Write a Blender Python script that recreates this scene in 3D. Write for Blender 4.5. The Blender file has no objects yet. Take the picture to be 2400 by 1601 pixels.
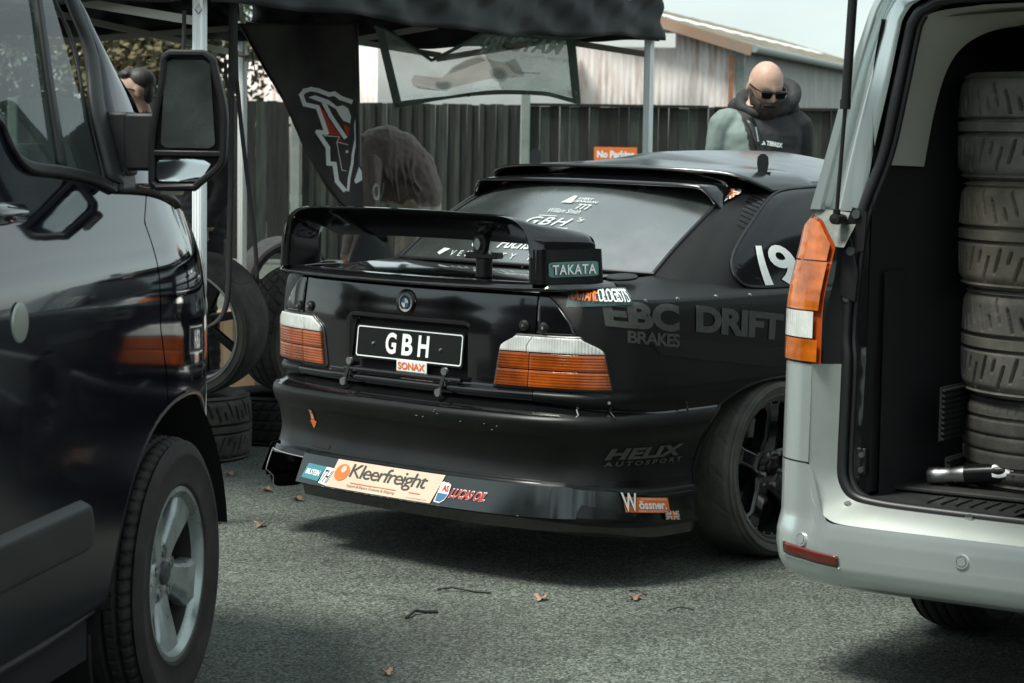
import bpy, bmesh, math, random
import numpy as np
from mathutils import Vector, Matrix, Quaternion
rad = math.radians
scene = bpy.context.scene
COL = scene.collection
random.seed(7)

# ------------------------------------------------------------------ camera, sky, sun, exposure
CAM_H = 1.48
FPX = 5400.0                     # focal length in pixels of the 2400 px wide photograph
pitch = math.atan((800.5 - 295.0) / FPX)
roll = rad(0.8)
fwd = Vector((0, math.cos(pitch), -math.sin(pitch)))
r0 = Vector((1, 0, 0)); u0 = r0.cross(fwd)
cam_r = r0 * math.cos(roll) + u0 * math.sin(roll)
cam_u = -r0 * math.sin(roll) + u0 * math.cos(roll)
cd = bpy.data.cameras.new('camera')
cam = bpy.data.objects.new('camera', cd); COL.objects.link(cam)
m3 = Matrix((cam_r, cam_u, -fwd)).transposed()
cam.matrix_world = Matrix.Translation((0, 0, CAM_H)) @ m3.to_4x4()
cd.sensor_width = 36.0
cd.lens = FPX / 2400.0 * 36.0
cd.clip_start = 0.1; cd.clip_end = 2000
cd.dof.use_dof = True; cd.dof.focus_distance = 7.4; cd.dof.aperture_fstop = 9.0
scene.camera = cam

SUN_DIR = Vector((-0.42, -0.22, 0.88)).normalized()      # towards the sun
w = bpy.data.worlds.new('World'); scene.world = w; w.use_nodes = True
nt = w.node_tree; nt.nodes.clear()
wo = nt.nodes.new('ShaderNodeOutputWorld'); bg = nt.nodes.new('ShaderNodeBackground')
sky = nt.nodes.new('ShaderNodeTexSky'); sky.sky_type = 'NISHITA'; sky.sun_disc = False
sky.sun_elevation = math.asin(SUN_DIR.z); sky.sun_rotation = math.atan2(SUN_DIR.x, SUN_DIR.y)
sky.air_density = 1.0; sky.dust_density = 1.0; sky.ozone_density = 1.0
hs = nt.nodes.new('ShaderNodeHueSaturation'); hs.inputs['Saturation'].default_value = 0.5
mul = nt.nodes.new('ShaderNodeMix'); mul.data_type = 'RGBA'; mul.blend_type = 'MULTIPLY'
mul.inputs[0].default_value = 1.0; mul.inputs[7].default_value = (0.91, 1.0, 0.97, 1)
tc = nt.nodes.new('ShaderNodeTexCoord'); nz = nt.nodes.new('ShaderNodeTexNoise')
mp = nt.nodes.new('ShaderNodeMapping'); mp.inputs['Scale'].default_value = (1, 1, 3.0)
nz.inputs['Scale'].default_value = 2.2; nz.inputs['Detail'].default_value = 6
cr = nt.nodes.new('ShaderNodeMapRange'); cr.inputs[1].default_value = 0.3; cr.inputs[2].default_value = 0.75
cr.inputs[3].default_value = 0.76; cr.inputs[4].default_value = 1.24
mul2 = nt.nodes.new('ShaderNodeMix'); mul2.data_type = 'RGBA'; mul2.blend_type = 'MULTIPLY'; mul2.inputs[0].default_value = 1.0
L = nt.links.new
ov = nt.nodes.new('ShaderNodeMix'); ov.data_type = 'RGBA'; ov.inputs[0].default_value = 0.75          # even cloud layer over the clear sky
ov.inputs[7].default_value = (3.25, 3.45, 3.55, 1)
L(sky.outputs[0], hs.inputs['Color']); L(hs.outputs[0], ov.inputs[6]); L(ov.outputs[2], mul.inputs[6])
L(tc.outputs['Generated'], mp.inputs[0]); L(mp.outputs[0], nz.inputs['Vector']); L(nz.outputs[0], cr.inputs[0])
L(mul.outputs[2], mul2.inputs[6]); L(cr.outputs[0], mul2.inputs[7])
L(mul2.outputs[2], bg.inputs[0]); bg.inputs[1].default_value = 0.08
L(bg.outputs[0], wo.inputs[0])
sd = bpy.data.lights.new('sun', 'SUN'); sd.energy = 1.5; sd.angle = rad(18); sd.color = (0.98, 0.985, 0.90)
so = bpy.data.objects.new('sun', sd); COL.objects.link(so)
so.rotation_euler = (-SUN_DIR).to_track_quat('-Z', 'Y').to_euler()
vs = scene.view_settings
vs.view_transform = 'Standard'; vs.look = 'None'; vs.exposure = 1.8; vs.gamma = 1.0; vs.use_curve_mapping = False

# ------------------------------------------------------------------ helpers
def mat(name, col, rough=0.5, metal=0.0, spec=0.5, coat=0.0, var=None, bump=None, trans=0.0, alpha=1.0, sheen=0.0, col2=None, rvar=0.0, stretch=None, wave=None, ior=None):
    """procedural principled material; var=(scale, amount), bump=(scale, strength, distance)"""
    m = bpy.data.materials.new(name); m.use_nodes = True
    n = m.node_tree.nodes; l = m.node_tree.links.new
    b = n['Principled BSDF']
    b.inputs['Base Color'].default_value = (*col, 1); b.inputs['Roughness'].default_value = rough
    b.inputs['Metallic'].default_value = metal; b.inputs['Specular IOR Level'].default_value = spec
    b.inputs['Coat Weight'].default_value = coat; b.inputs['Coat Roughness'].default_value = 0.04
    b.inputs['Transmission Weight'].default_value = trans; b.inputs['Alpha'].default_value = alpha
    b.inputs['Sheen Weight'].default_value = sheen
    if ior: b.inputs['IOR'].default_value = ior
    if var or bump or wave:
        t = n.new('ShaderNodeTexCoord'); mp = n.new('ShaderNodeMapping'); l(t.outputs['Object'], mp.inputs[0])
        if stretch: mp.inputs['Scale'].default_value = stretch
    if var:
        z = n.new('ShaderNodeTexNoise'); z.inputs['Scale'].default_value = var[0]; z.inputs['Detail'].default_value = 5; z.inputs['Roughness'].default_value = 0.62
        l(mp.outputs[0], z.inputs['Vector'])
        rp = n.new('ShaderNodeMapRange'); rp.inputs[1].default_value = 0.32; rp.inputs[2].default_value = 0.68
        l(z.outputs[0], rp.inputs[0])
        mx = n.new('ShaderNodeMix'); mx.data_type = 'RGBA'
        c2 = col2 if col2 else tuple(min(1, c * (1 + var[1])) for c in col)
        c1 = col if col2 else tuple(c * (1 - var[1]) for c in col)
        mx.inputs[6].default_value = (*c1, 1); mx.inputs[7].default_value = (*c2, 1)
        l(rp.outputs[0], mx.inputs[0]); l(mx.outputs[2], b.inputs['Base Color'])
        if rvar:
            r2 = n.new('ShaderNodeMapRange'); r2.inputs[3].default_value = max(0.02, rough - rvar); r2.inputs[4].default_value = rough + rvar
            l(rp.outputs[0], r2.inputs[0]); l(r2.outputs[0], b.inputs['Roughness'])
    if bump:
        z2 = n.new('ShaderNodeTexNoise'); z2.inputs['Scale'].default_value = bump[0]; z2.inputs['Detail'].default_value = 4
        l(mp.outputs[0], z2.inputs['Vector'])
        bp = n.new('ShaderNodeBump'); bp.inputs['Strength'].default_value = bump[1]; bp.inputs['Distance'].default_value = bump[2] if len(bump) > 2 else 0.01
        l(z2.outputs[0], bp.inputs['Height']); l(bp.outputs[0], b.inputs['Normal'])
    if wave:                                    # (scale, direction, strength) fine moulded ribs
        wv = n.new('ShaderNodeTexWave'); wv.bands_direction = wave[1]; wv.inputs['Scale'].default_value = wave[0]
        l(mp.outputs[0], wv.inputs['Vector'])
        bp = n.new('ShaderNodeBump'); bp.inputs['Strength'].default_value = wave[2]; bp.inputs['Distance'].default_value = 0.004
        l(wv.outputs[1], bp.inputs['Height']); l(bp.outputs[0], b.inputs['Normal'])
    return m

def glass_mat(name, tint, ior=1.5, rough=0.0, haze=0.0, hazecol=(0.3, 0.36, 0.34)):
    """thin window glass: fresnel reflection over a tinted see-through pane with a film of dust"""
    m = bpy.data.materials.new(name); m.use_nodes = True
    n = m.node_tree.nodes; l = m.node_tree.links.new; n.clear()
    o = n.new('ShaderNodeOutputMaterial'); mx = n.new('ShaderNodeMixShader'); tr = n.new('ShaderNodeBsdfTransparent')
    gl = n.new('ShaderNodeBsdfGlossy'); fr = n.new('ShaderNodeFresnel'); df = n.new('ShaderNodeBsdfDiffuse'); mh = n.new('ShaderNodeMixShader')
    tr.inputs[0].default_value = (*tint, 1); gl.inputs['Roughness'].default_value = rough; fr.inputs[0].default_value = ior
    df.inputs[0].default_value = (*hazecol, 1)
    z = n.new('ShaderNodeTexNoise'); z.inputs['Scale'].default_value = 5; z.inputs['Detail'].default_value = 6
    rp = n.new('ShaderNodeMapRange'); rp.inputs[3].default_value = haze * 0.4; rp.inputs[4].default_value = haze * 1.6
    t = n.new('ShaderNodeTexCoord'); l(t.outputs['Object'], z.inputs['Vector']); l(z.outputs[0], rp.inputs[0]); l(rp.outputs[0], mh.inputs[0])
    l(tr.outputs[0], mh.inputs[1]); l(df.outputs[0], mh.inputs[2])
    l(fr.outputs[0], mx.inputs[0]); l(mh.outputs[0], mx.inputs[1]); l(gl.outputs[0], mx.inputs[2]); l(mx.outputs[0], o.inputs[0])
    return m

def tag(o, label=None, cat=None, group=None, kind=None):
    if label: o['label'] = label
    if cat: o['category'] = cat
    if group: o['group'] = group
    if kind: o['kind'] = kind
    return o

def empty(name, loc=(0, 0, 0), rz=0.0, label=None, cat=None, group=None):
    o = bpy.data.objects.new(name, None); COL.objects.link(o); o.empty_display_size = 0.2
    o.location = loc; o.rotation_euler = (0, 0, rz)
    return tag(o, label, cat, group)

def copy_tree(o, parent=None):
    c = o.copy(); COL.objects.link(c); c.parent = parent
    for ch in list(o.children): copy_tree(ch, c)
    return c

def crom(pts, n, closed=False):
    """Catmull-Rom through pts, n samples per span"""
    P = [np.array(p, float) for p in pts]; out = []
    m = len(P)
    rng = m if closed else m - 1
    for i in range(rng):
        if closed: a, b, c, d = P[(i - 1) % m], P[i], P[(i + 1) % m], P[(i + 2) % m]
        else:
            b, c = P[i], P[i + 1]
            a = P[i - 1] if i else 2 * b - c
            d = P[i + 2] if i + 2 < m else 2 * c - b
        for k in range(n):
            t = k / n
            out.append(0.5 * ((2 * b) + (c - a) * t + (2 * a - 5 * b + 4 * c - d) * t * t + (3 * b - a - 3 * c + d) * t ** 3))
    if not closed: out.append(P[-1])
    return out

class MB:
    def __init__(s): s.v = []; s.f = []; s.m = []
    def add(s, vs, fs, m=0):
        o = len(s.v); s.v.extend([tuple(map(float, p)) for p in vs]); s.f.extend([tuple(i + o for i in f) for f in fs]); s.m.extend([m] * len(fs)); return s
    def box(s, c, d, rot=None, m=0):
        hx, hy, hz = d[0] / 2, d[1] / 2, d[2] / 2
        vs = [Vector((x, y, z)) for x in (-hx, hx) for y in (-hy, hy) for z in (-hz, hz)]
        if rot is not None: vs = [rot @ v for v in vs]
        c = Vector(c)
        return s.add([v + c for v in vs], [(0, 1, 3, 2), (4, 6, 7, 5), (0, 4, 5, 1), (2, 3, 7, 6), (0, 2, 6, 4), (1, 5, 7, 3)], m)
    def bar(s, a, b, wd, ht, up=(0, 0, 1), m=0):
        a = Vector(a); b = Vector(b); y = (b - a); ln = y.length; y.normalize()
        x = y.cross(Vector(up))
        if x.length < 1e-5: x = y.cross(Vector((1, 0, 0)))
        x.normalize(); z = x.cross(y)
        return s.box((a + b) / 2, (wd, ln, ht), Matrix((x, y, z)).transposed(), m)
    def tube(s, path, r, n=10, closed=False, caps=True, m=0):
        P = [Vector(p) for p in path]; N = len(P)
        rs = r if isinstance(r, (list, tuple)) else [r] * N
        T = []
        for i in range(N):
            if closed: t = P[(i + 1) % N] - P[i - 1]
            else: t = P[min(i + 1, N - 1)] - P[max(i - 1, 0)]
            T.append(t.normalized() if t.length > 1e-9 else Vector((0, 0, 1)))
        a = T[0].orthogonal().normalized(); vs = []
        for i in range(N):
            a = (a - T[i] * a.dot(T[i]))
            a = a.normalized() if a.length > 1e-6 else T[i].orthogonal().normalized()
            b = T[i].cross(a)
            for k in range(n):
                th = 2 * math.pi * k / n
                vs.append(P[i] + (a * math.cos(th) + b * math.sin(th)) * rs[i])
        fs = []
        for i in range(N if closed else N - 1):
            j = (i + 1) % N
            for k in range(n):
                fs.append((i * n + k, i * n + (k + 1) % n, j * n + (k + 1) % n, j * n + k))
        if caps and not closed:
            fs.append(tuple(range(n - 1, -1, -1))); fs.append(tuple((N - 1) * n + k for k in range(n)))
        return s.add(vs, fs, m)
    def grid(s, fn, nu, nv, skip=None, m=0, flip=False, closeu=False):
        vs = [fn(i / nu, j / nv) for j in range(nv + 1) for i in range(nu + 1)]; fs = []
        for j in range(nv):
            for i in range(nu):
                if skip and skip((i + .5) / nu, (j + .5) / nv): continue
                q = (j * (nu + 1) + i, j * (nu + 1) + i + 1, (j + 1) * (nu + 1) + i + 1, (j + 1) * (nu + 1) + i)
                fs.append(q[::-1] if flip else q)
        return s.add(vs, fs, m)
    def lathe(s, prof, n=48, axis='X', c=(0, 0, 0), m=0, closed=False, a0=0.0, a1=2 * math.pi):
        """prof [(r, h)], revolved about axis through c"""
        full = abs(a1 - a0 - 2 * math.pi) < 1e-6; k = n if full else n + 1; vs = []
        for i in range(k):
            th = a0 + (a1 - a0) * i / n; cs, sn = math.cos(th), math.sin(th)
            for r, h in prof:
                if axis == 'X': p = (c[0] + h, c[1] + r * cs, c[2] + r * sn)
                elif axis == 'Y': p = (c[0] + r * cs, c[1] + h, c[2] + r * sn)
                else: p = (c[0] + r * cs, c[1] + r * sn, c[2] + h)
                vs.append(p)
        q = len(prof); fs = []
        for i in range(n):
            j = (i + 1) % k
            for a in range(q if closed else q - 1):
                b = (a + 1) % q
                fs.append((i * q + a, i * q + b, j * q + b, j * q + a))
        return s.add(vs, fs, m)
    def prism(s, poly, o, ex, ey, depth, m=0):
        """polygon (2-D) in frame o, ex, ey, extruded by depth along ex x ey"""
        o = Vector(o); ex = Vector(ex); ey = Vector(ey); nn = ex.cross(ey).normalized() * depth; k = len(poly)
        a = [o + ex * x + ey * y for x, y in poly]
        vs = a + [p + nn for p in a]
        fs = [tuple(range(k - 1, -1, -1)), tuple(range(k, 2 * k))] + [(i, (i + 1) % k, k + (i + 1) % k, k + i) for i in range(k)]
        return s.add(vs, fs, m)
    def build(s, name, mats, parent=None, smooth=True, angle=38, bevel=None, solid=None, sub=0, recalc=False, weld=False):
        me = bpy.data.meshes.new(name)
        me.from_pydata(s.v, [], s.f)
        if not isinstance(mats, (list, tuple)): mats = [mats]
        for mm in mats: me.materials.append(mm)
        if len(mats) > 1: me.polygons.foreach_set('material_index', s.m)
        if recalc or weld:
            bm = bmesh.new(); bm.from_mesh(me)
            if weld: bmesh.ops.remove_doubles(bm, verts=bm.verts, dist=1e-4)
            bmesh.ops.recalc_face_normals(bm, faces=bm.faces); bm.to_mesh(me); bm.free()
        me.polygons.foreach_set('use_smooth', [smooth] * len(me.polygons))
        if smooth: me.set_sharp_from_angle(angle=rad(angle))
        me.update()
        o = bpy.data.objects.new(name, me); COL.objects.link(o); o.parent = parent
        if solid:
            md = o.modifiers.new('solid', 'SOLIDIFY'); md.thickness = solid[0] if isinstance(solid, tuple) else solid; md.offset = solid[1] if isinstance(solid, tuple) else -1
        if bevel:
            md = o.modifiers.new('bevel', 'BEVEL'); md.width = bevel; md.segments = 2; md.limit_method = 'ANGLE'; md.angle_limit = rad(35); md.harden_normals = False
        if sub:
            md = o.modifiers.new('sub', 'SUBSURF'); md.levels = sub; md.render_levels = sub
        return o

def text2d(s, bold=0.0, shear=0.0, spacing=1.0, sub=0.0):
    """string -> (verts in a 0..1 box, faces, aspect)"""
    c = bpy.data.curves.new('t', 'FONT'); c.body = s; c.offset = bold; c.shear = shear; c.space_character = spacing; c.resolution_u = 4; c.fill_mode = 'FRONT'
    o = bpy.data.objects.new('t', c); COL.objects.link(o)
    bpy.context.view_layer.update()
    me = bpy.data.meshes.new_from_object(o.evaluated_get(bpy.context.evaluated_depsgraph_get()))
    bpy.data.objects.remove(o); bpy.data.curves.remove(c)
    bm = bmesh.new(); bm.from_mesh(me); bpy.data.meshes.remove(me)
    bmesh.ops.remove_doubles(bm, verts=bm.verts, dist=1e-5)
    bmesh.ops.triangulate(bm, faces=bm.faces)
    if sub:
        for _ in range(3):
            es = [e for e in bm.edges if e.calc_length() > sub]
            if not es: break
            bmesh.ops.subdivide_edges(bm, edges=es, cuts=1)
            bmesh.ops.triangulate(bm, faces=bm.faces)
    xs = [v.co.x for v in bm.verts]; ys = [v.co.y for v in bm.verts]
    x0, x1, y0, y1 = min(xs), max(xs), min(ys), max(ys)
    bm.verts.index_update()
    vs = [((v.co.x - x0) / (x1 - x0), (v.co.y - y0) / (y1 - y0)) for v in bm.verts]
    fs = [tuple(v.index for v in f.verts) for f in bm.faces]
    bm.free()
    return vs, fs, (x1 - x0) / (y1 - y0)

def quadmap(bl, br, tr, tl, off=0.0):
    """bilinear map of the unit square onto a quad, lifted by off along its normal"""
    bl, br, tr, tl = [Vector(p) for p in (bl, br, tr, tl)]
    n = (br - bl).cross(tl - bl).normalized() * off
    return lambda a, b: (bl * (1 - a) + br * a) * (1 - b) + (tl * (1 - a) + tr * a) * b + n

def lettering(name, string, fn, material, parent, box=(0, 0, 1, 1), bold=0.0, shear=0.0, spacing=1.0, sub=0.0):
    vs, fs, asp = text2d(string, bold, shear, spacing, sub)
    x0, y0, x1, y1 = box
    b = MB().add([fn(x0 + (x1 - x0) * x, y0 + (y1 - y0) * y) for x, y in vs], fs)
    return b.build(name, material, parent, smooth=False)

def polyprint(name, polys, fn, material, parent, n=1):
    """flat printed shapes: list of polygons in the unit square"""
    bm = bmesh.new()
    for p in polys:
        try: bm.faces.new([bm.verts.new((x, y, 0)) for x, y in p])
        except ValueError: pass
    bmesh.ops.triangulate(bm, faces=bm.faces)
    for _ in range(n):
        bmesh.ops.subdivide_edges(bm, edges=[e for e in bm.edges if e.calc_length() > 0.12], cuts=1); bmesh.ops.triangulate(bm, faces=bm.faces)
    for v in bm.verts: v.co = fn(v.co.x, v.co.y)
    me = bpy.data.meshes.new(name); bm.to_mesh(me); bm.free(); me.materials.append(material)
    o = bpy.data.objects.new(name, me); COL.objects.link(o); o.parent = parent
    return o

def rrect(w_, h_, r, n=5, cx=0.0, cy=0.0):
    out = []
    for sx, sy, a in ((1, 1, 0), (-1, 1, 90), (-1, -1, 180), (1, -1, 270)):
        for k in range(n + 1):
            t = rad(a + 90 * k / n)
            out.append((cx + sx * (w_ / 2 - r) + r * math.cos(t), cy + sy * (h_ / 2 - r) + r * math.sin(t)))
    return out

def circ(r, n=24, cx=0.0, cy=0.0, a0=0, a1=360):
    return [(cx + r * math.cos(rad(a0 + (a1 - a0) * k / n)), cy + r * math.sin(rad(a0 + (a1 - a0) * k / n))) for k in range(n)]

def frame(o, yaw):
    """vehicle frame in the world: origin, rotation (x right, y forward)"""
    return Matrix.Translation(o) @ Matrix.Rotation(-yaw, 4, 'Z')

# shared materials
M_rubber = mat('tyre_rubber', (0.018, 0.0175, 0.017), 0.72, var=(18, 0.45), bump=(160, 0.25, 0.004))
M_rubber_dusty = mat('dusty_tyre_rubber', (0.026, 0.025, 0.023), 0.8, var=(9, 0.5), col2=(0.085, 0.078, 0.066), bump=(140, 0.3, 0.004))
M_black_plastic = mat('black_plastic', (0.010, 0.010, 0.0105), 0.5, spec=0.35, var=(30, 0.25), bump=(300, 0.15, 0.002))
M_trim = mat('grey_black_trim', (0.020, 0.021, 0.021), 0.5, spec=0.4, var=(12, 0.2), bump=(400, 0.2, 0.002))
M_alu = mat('aluminium', (0.84, 0.87, 0.86), 0.36, metal=0.1, var=(14, 0.12), stretch=(1, 1, 0.1))
M_steel = mat('steel', (0.42, 0.43, 0.42), 0.35, metal=1.0, var=(20, 0.2))
M_white = mat('white_print', (0.8, 0.82, 0.8), 0.45)
M_orange = mat('orange_print', (0.75, 0.17, 0.03), 0.45)
M_red = mat('red_print', (0.55, 0.03, 0.02), 0.45)
M_black = mat('black_print', (0.012, 0.012, 0.013), 0.4)
M_chrome = mat('chrome', (0.7, 0.71, 0.7), 0.08, metal=1.0)
M_dark = mat('dark_cavity', (0.006, 0.006, 0.0065), 0.9)
# ------------------------------------------------------------------ coupe body surface: plan curve swept with a blended rear / side profile
_PLAN = [(0, -1.04), (.25, -1.034), (.48, -1.008), (.64, -.962), (.755, -.88), (.815, -.76), (.838, -.6), (.846, -.4), (.85, 0), (.85, .6), (.848, 1.3), (.845, 2.2), (.84, 2.7), (.815, 3.05), (.74, 3.27), (.55, 3.40), (.25, 3.455), (0, 3.46)]
#         rear d, rear z, side d, side z
_PROF = [(-.10, .186, -.06, .152), (-.006, .186, -.006, .152), (.004, .230, .0, .190), (.034, .235, .018, .196), (-.002, .334, .002, .300), (-.022, .339, -.012, .306), (-.042, .40, -.020, .38), (-.030, .465, -.014, .455), (-.010, .497, -.005, .488), (.0, .528, .0, .520), (-.010, .553, -.006, .548), (-.072, .588, -.016, .560),
         (-.064, .594, -.014, .570), (-.050, .606, -.010, .586), (-.050, .622, -.006, .606), (-.068, .634, -.003, .628), (-.070, .66, .0, .66), (-.070, .80, .0, .80), (-.078, .88, -.003, .88), (-.084, .925, -.010, .912), (-.088, .945, -.020, .926)]
V_BUMP = 11; V_TOP = 20
def _cr(P, t):
    P = np.asarray(P, float); n = len(P); i = min(max(int(math.floor(t)), 0), n - 2); f = t - i
    b, c = P[i], P[i + 1]; a = P[i - 1] if i else 2 * b - c; d = P[i + 2] if i + 2 < n else 2 * c - b
    return 0.5 * (2 * b + (c - a) * f + (2 * a - 5 * b + 4 * c - d) * f * f + (3 * b - a - 3 * c + d) * f ** 3)
_pl = np.array([_cr(_PLAN, k / 24) for k in range(24 * (len(_PLAN) - 1) + 1)])
_sl = np.concatenate([[0], np.cumsum(np.linalg.norm(np.diff(_pl, axis=0), axis=1))])
U_MAX = _sl[-1]
def plan(u):
    s = 1 if u >= 0 else -1; a = min(abs(u), U_MAX)
    x = np.interp(a, _sl, _pl[:, 0]); y = np.interp(a, _sl, _pl[:, 1])
    e = 0.012; x1 = np.interp(min(a + e, U_MAX), _sl, _pl[:, 0]); y1 = np.interp(min(a + e, U_MAX), _sl, _pl[:, 1]); x0 = np.interp(max(a - e, 0), _sl, _pl[:, 0]); y0 = np.interp(max(a - e, 0), _sl, _pl[:, 1])
    t = np.array([x1 - x0, y1 - y0]); t /= np.linalg.norm(t)
    n = np.array([t[1], -t[0]])
    if a < 1e-4: n = np.array([0., -1.])
    return np.array([s * x, y]), np.array([s * n[0], n[1]])
_pf = np.array([_cr(_PROF, k / 8) for k in range(8 * V_TOP + 1)])
def prof(u, v):
    a = abs(u)
    t = min(max((a - .52) / (1.10 - .52), 0), 1); t = t * t * (3 - 2 * t)
    if a > U_MAX - 1.1:                         # the nose takes the rear-like profile again
        q = min((a - (U_MAX - 1.1)) / .6, 1); t = 1 - q * .5
    k = min(max(v, 0), V_TOP) * 8; i = min(int(k), 8 * V_TOP - 1); f = k - i
    p = _pf[i] * (1 - f) + _pf[i + 1] * f
    return p[0] * (1 - t) + p[2] * t, p[1] * (1 - t) + p[3] * t
def S(u, v, off=0.0):
    p, n = plan(u); d, z = prof(u, v)
    q = p + n * (d + off)
    return np.array([q[0], q[1], z])
def v_of_z(u, z, lo=0.0, hi=float(V_TOP)):
    for _ in range(26):
        m = (lo + hi) / 2
        if prof(u, m)[1] < z: lo = m
        else: hi = m
    return (lo + hi) / 2
def SZ(u, z, off=0.0, lo=0.0): return S(u, v_of_z(u, z, lo), off)
def u_at_y(y):
    """arc length on the right side where the plan curve reaches y"""
    return float(np.interp(y, _pl[:, 1], _sl))
def arch(y, z, yc, zc=.305, a=.47, b=.326, e=2.3):
    return (abs((y - yc) / a) ** e + max(0, (z - zc) / b) ** e) if z > zc else abs((y - yc) / a) ** e
# ------------------------------------------------------------------ tyres and wheels (axis = local x, outer face +x)
def sstep(a, b, x):
    t = min(max((x - a) / (b - a), 0.0), 1.0); return t * t * (3 - 2 * t)

def groove_semi(th, x, n=54):
    """semi-slick: two grooves beside a centre rib and swept comma cuts on both shoulders"""
    ax = abs(x); d = 1 - sstep(.026, .044, abs(ax - .15))
    if ax > .19:
        ph = th * n / (2 * math.pi) + (0.5 if x > 0 else 0.0)
        c = ph - 1.15 * ax ** 1.4; k = round(c); f = abs(c - k)
        lo, hi = ((.24, .80), (.40, .97), (.30, .62))[k % 3]
        wd = .15 * (1 - .45 * abs((ax - lo) / (hi - lo) - .45))
        if lo < ax < hi: d = max(d, (1 - sstep(wd * .75, wd * 1.25, f)) * sstep(lo, lo + .05, ax) * (1 - sstep(hi - .08, hi, ax)))
    return d

def groove_slick(th, x):
    """worn drift tyre: shallow straight grooves and a few short cuts"""
    ax = abs(x); d = 0.35 * (1 - sstep(.02, .045, abs(ax - .2)))
    ph = th * 16 / (2 * math.pi) + (0.5 if x > 0 else 0); c = ph - ax * .7; f = abs(c - round(c))
    if .35 < ax < .95: d = max(d, .5 * (1 - sstep(.03, .06, f)))
    return d

def groove_road(th, x, n=64):
    ax = abs(x); d = 0.0
    for g in (.22, .62): d = max(d, 1 - sstep(.045, .075, abs(ax - g)))
    ph = th * n / (2 * math.pi) + .4 * x; f = abs(ph - round(ph))
    if ax > .68: d = max(d, .9 * (1 - sstep(.10, .18, f)))
    if .27 < ax < .57: d = max(d, .6 * (1 - sstep(.06, .12, f)))
    return d

def groove_rain(th, x, n=40):
    """asymmetric street tyre with long slanted cuts"""
    d = 0.0
    for g in (-.55, -.05, .42): d = max(d, 1 - sstep(.035, .06, abs(x - g)))
    ph = th * n / (2 * math.pi) - 1.1 * x; f = abs(ph - round(ph))
    if abs(x) > .1: d = max(d, .85 * (1 - sstep(.06, .12, f)))
    return d

def groove_rib(th, x):
    ax = abs(x); d = 0
    for g in (.2, .62): d = max(d, 1 - sstep(.03, .055, abs(ax - g)))
    ph = th * 70 / (2 * math.pi); f = abs(ph - round(ph))
    if ax > .7: d = max(d, .5 * (1 - sstep(.05, .1, f)))
    return d

_tyre_cache = {}
def tyre_mesh(key, Rt, W, rb, gfn, depth=.007, nth=420, nw=46, shoulder=.035, inner=True):
    if key in _tyre_cache: return _tyre_cache[key]
    hw = W / 2; tw = hw - shoulder * .55
    cross = []                                              # (r, x, tread coordinate or None)
    side = [(rb, -hw * .80), (rb + .010, -hw * .885), (rb + .014, -hw * .918), (rb + .019, -hw * .922), (rb + .022, -hw * .905), (rb + (Rt - rb) * .42, -hw * .975), (rb + (Rt - rb) * .60, -hw * .985), (rb + (Rt - rb) * .63, -hw * 1.002), (rb + (Rt - rb) * .67, -hw * 1.002), (rb + (Rt - rb) * .70, -hw * .985), (Rt - shoulder * .75, -hw * .965), (Rt - shoulder * .30, -tw - shoulder * .2)]
    for r, x in side: cross.append((r, x, None))
    for k in range(nw + 1):
        q = -1 + 2 * k / nw; crown = .006 * q * q + (.012 * max(0, abs(q) - .82) / .18 * max(0, abs(q) - .82) / .18)
        cross.append((Rt - crown, q * tw, q))
    for r, x in side[::-1]: cross.append((r, -x, None))
    if inner: cross += [(r, x, None) for r, x in ((rb + .004, hw * .70), (Rt - .03, hw * .72), (Rt - .022, 0.0), (Rt - .03, -hw * .72), (rb + .004, -hw * .70))]
    q = len(cross); vs = []; fs = []
    for i in range(nth):
        th = 2 * math.pi * i / nth; cs, sn = math.cos(th), math.sin(th)
        for r, x, t in cross:
            rr = r - (depth * gfn(th, t) if t is not None and gfn else 0.0)
            vs.append((x, rr * cs, rr * sn))
    for i in range(nth):
        j = (i + 1) % nth
        for a in range(q if inner else q - 1):
            b = (a + 1) % q
            fs.append((i * q + a, j * q + a, j * q + b, i * q + b))
    me = bpy.data.meshes.new('tyre'); me.from_pydata(vs, [], fs)
    me.polygons.foreach_set('use_smooth', [True] * len(fs)); me.set_sharp_from_angle(angle=rad(48)); me.update()
    _tyre_cache[key] = me
    return me

def tyre_obj(name, me, material, parent=None, loc=(0, 0, 0), rot=(0, 0, 0)):
    m2 = me
    if not me.materials: me.materials.append(material)
    elif me.materials[0] != material:
        m2 = me.copy(); m2.materials.clear(); m2.materials.append(material)
    o = bpy.data.objects.new(name, m2); COL.objects.link(o); o.parent = parent; o.location = loc; o.rotation_euler = rot
    return o

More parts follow.
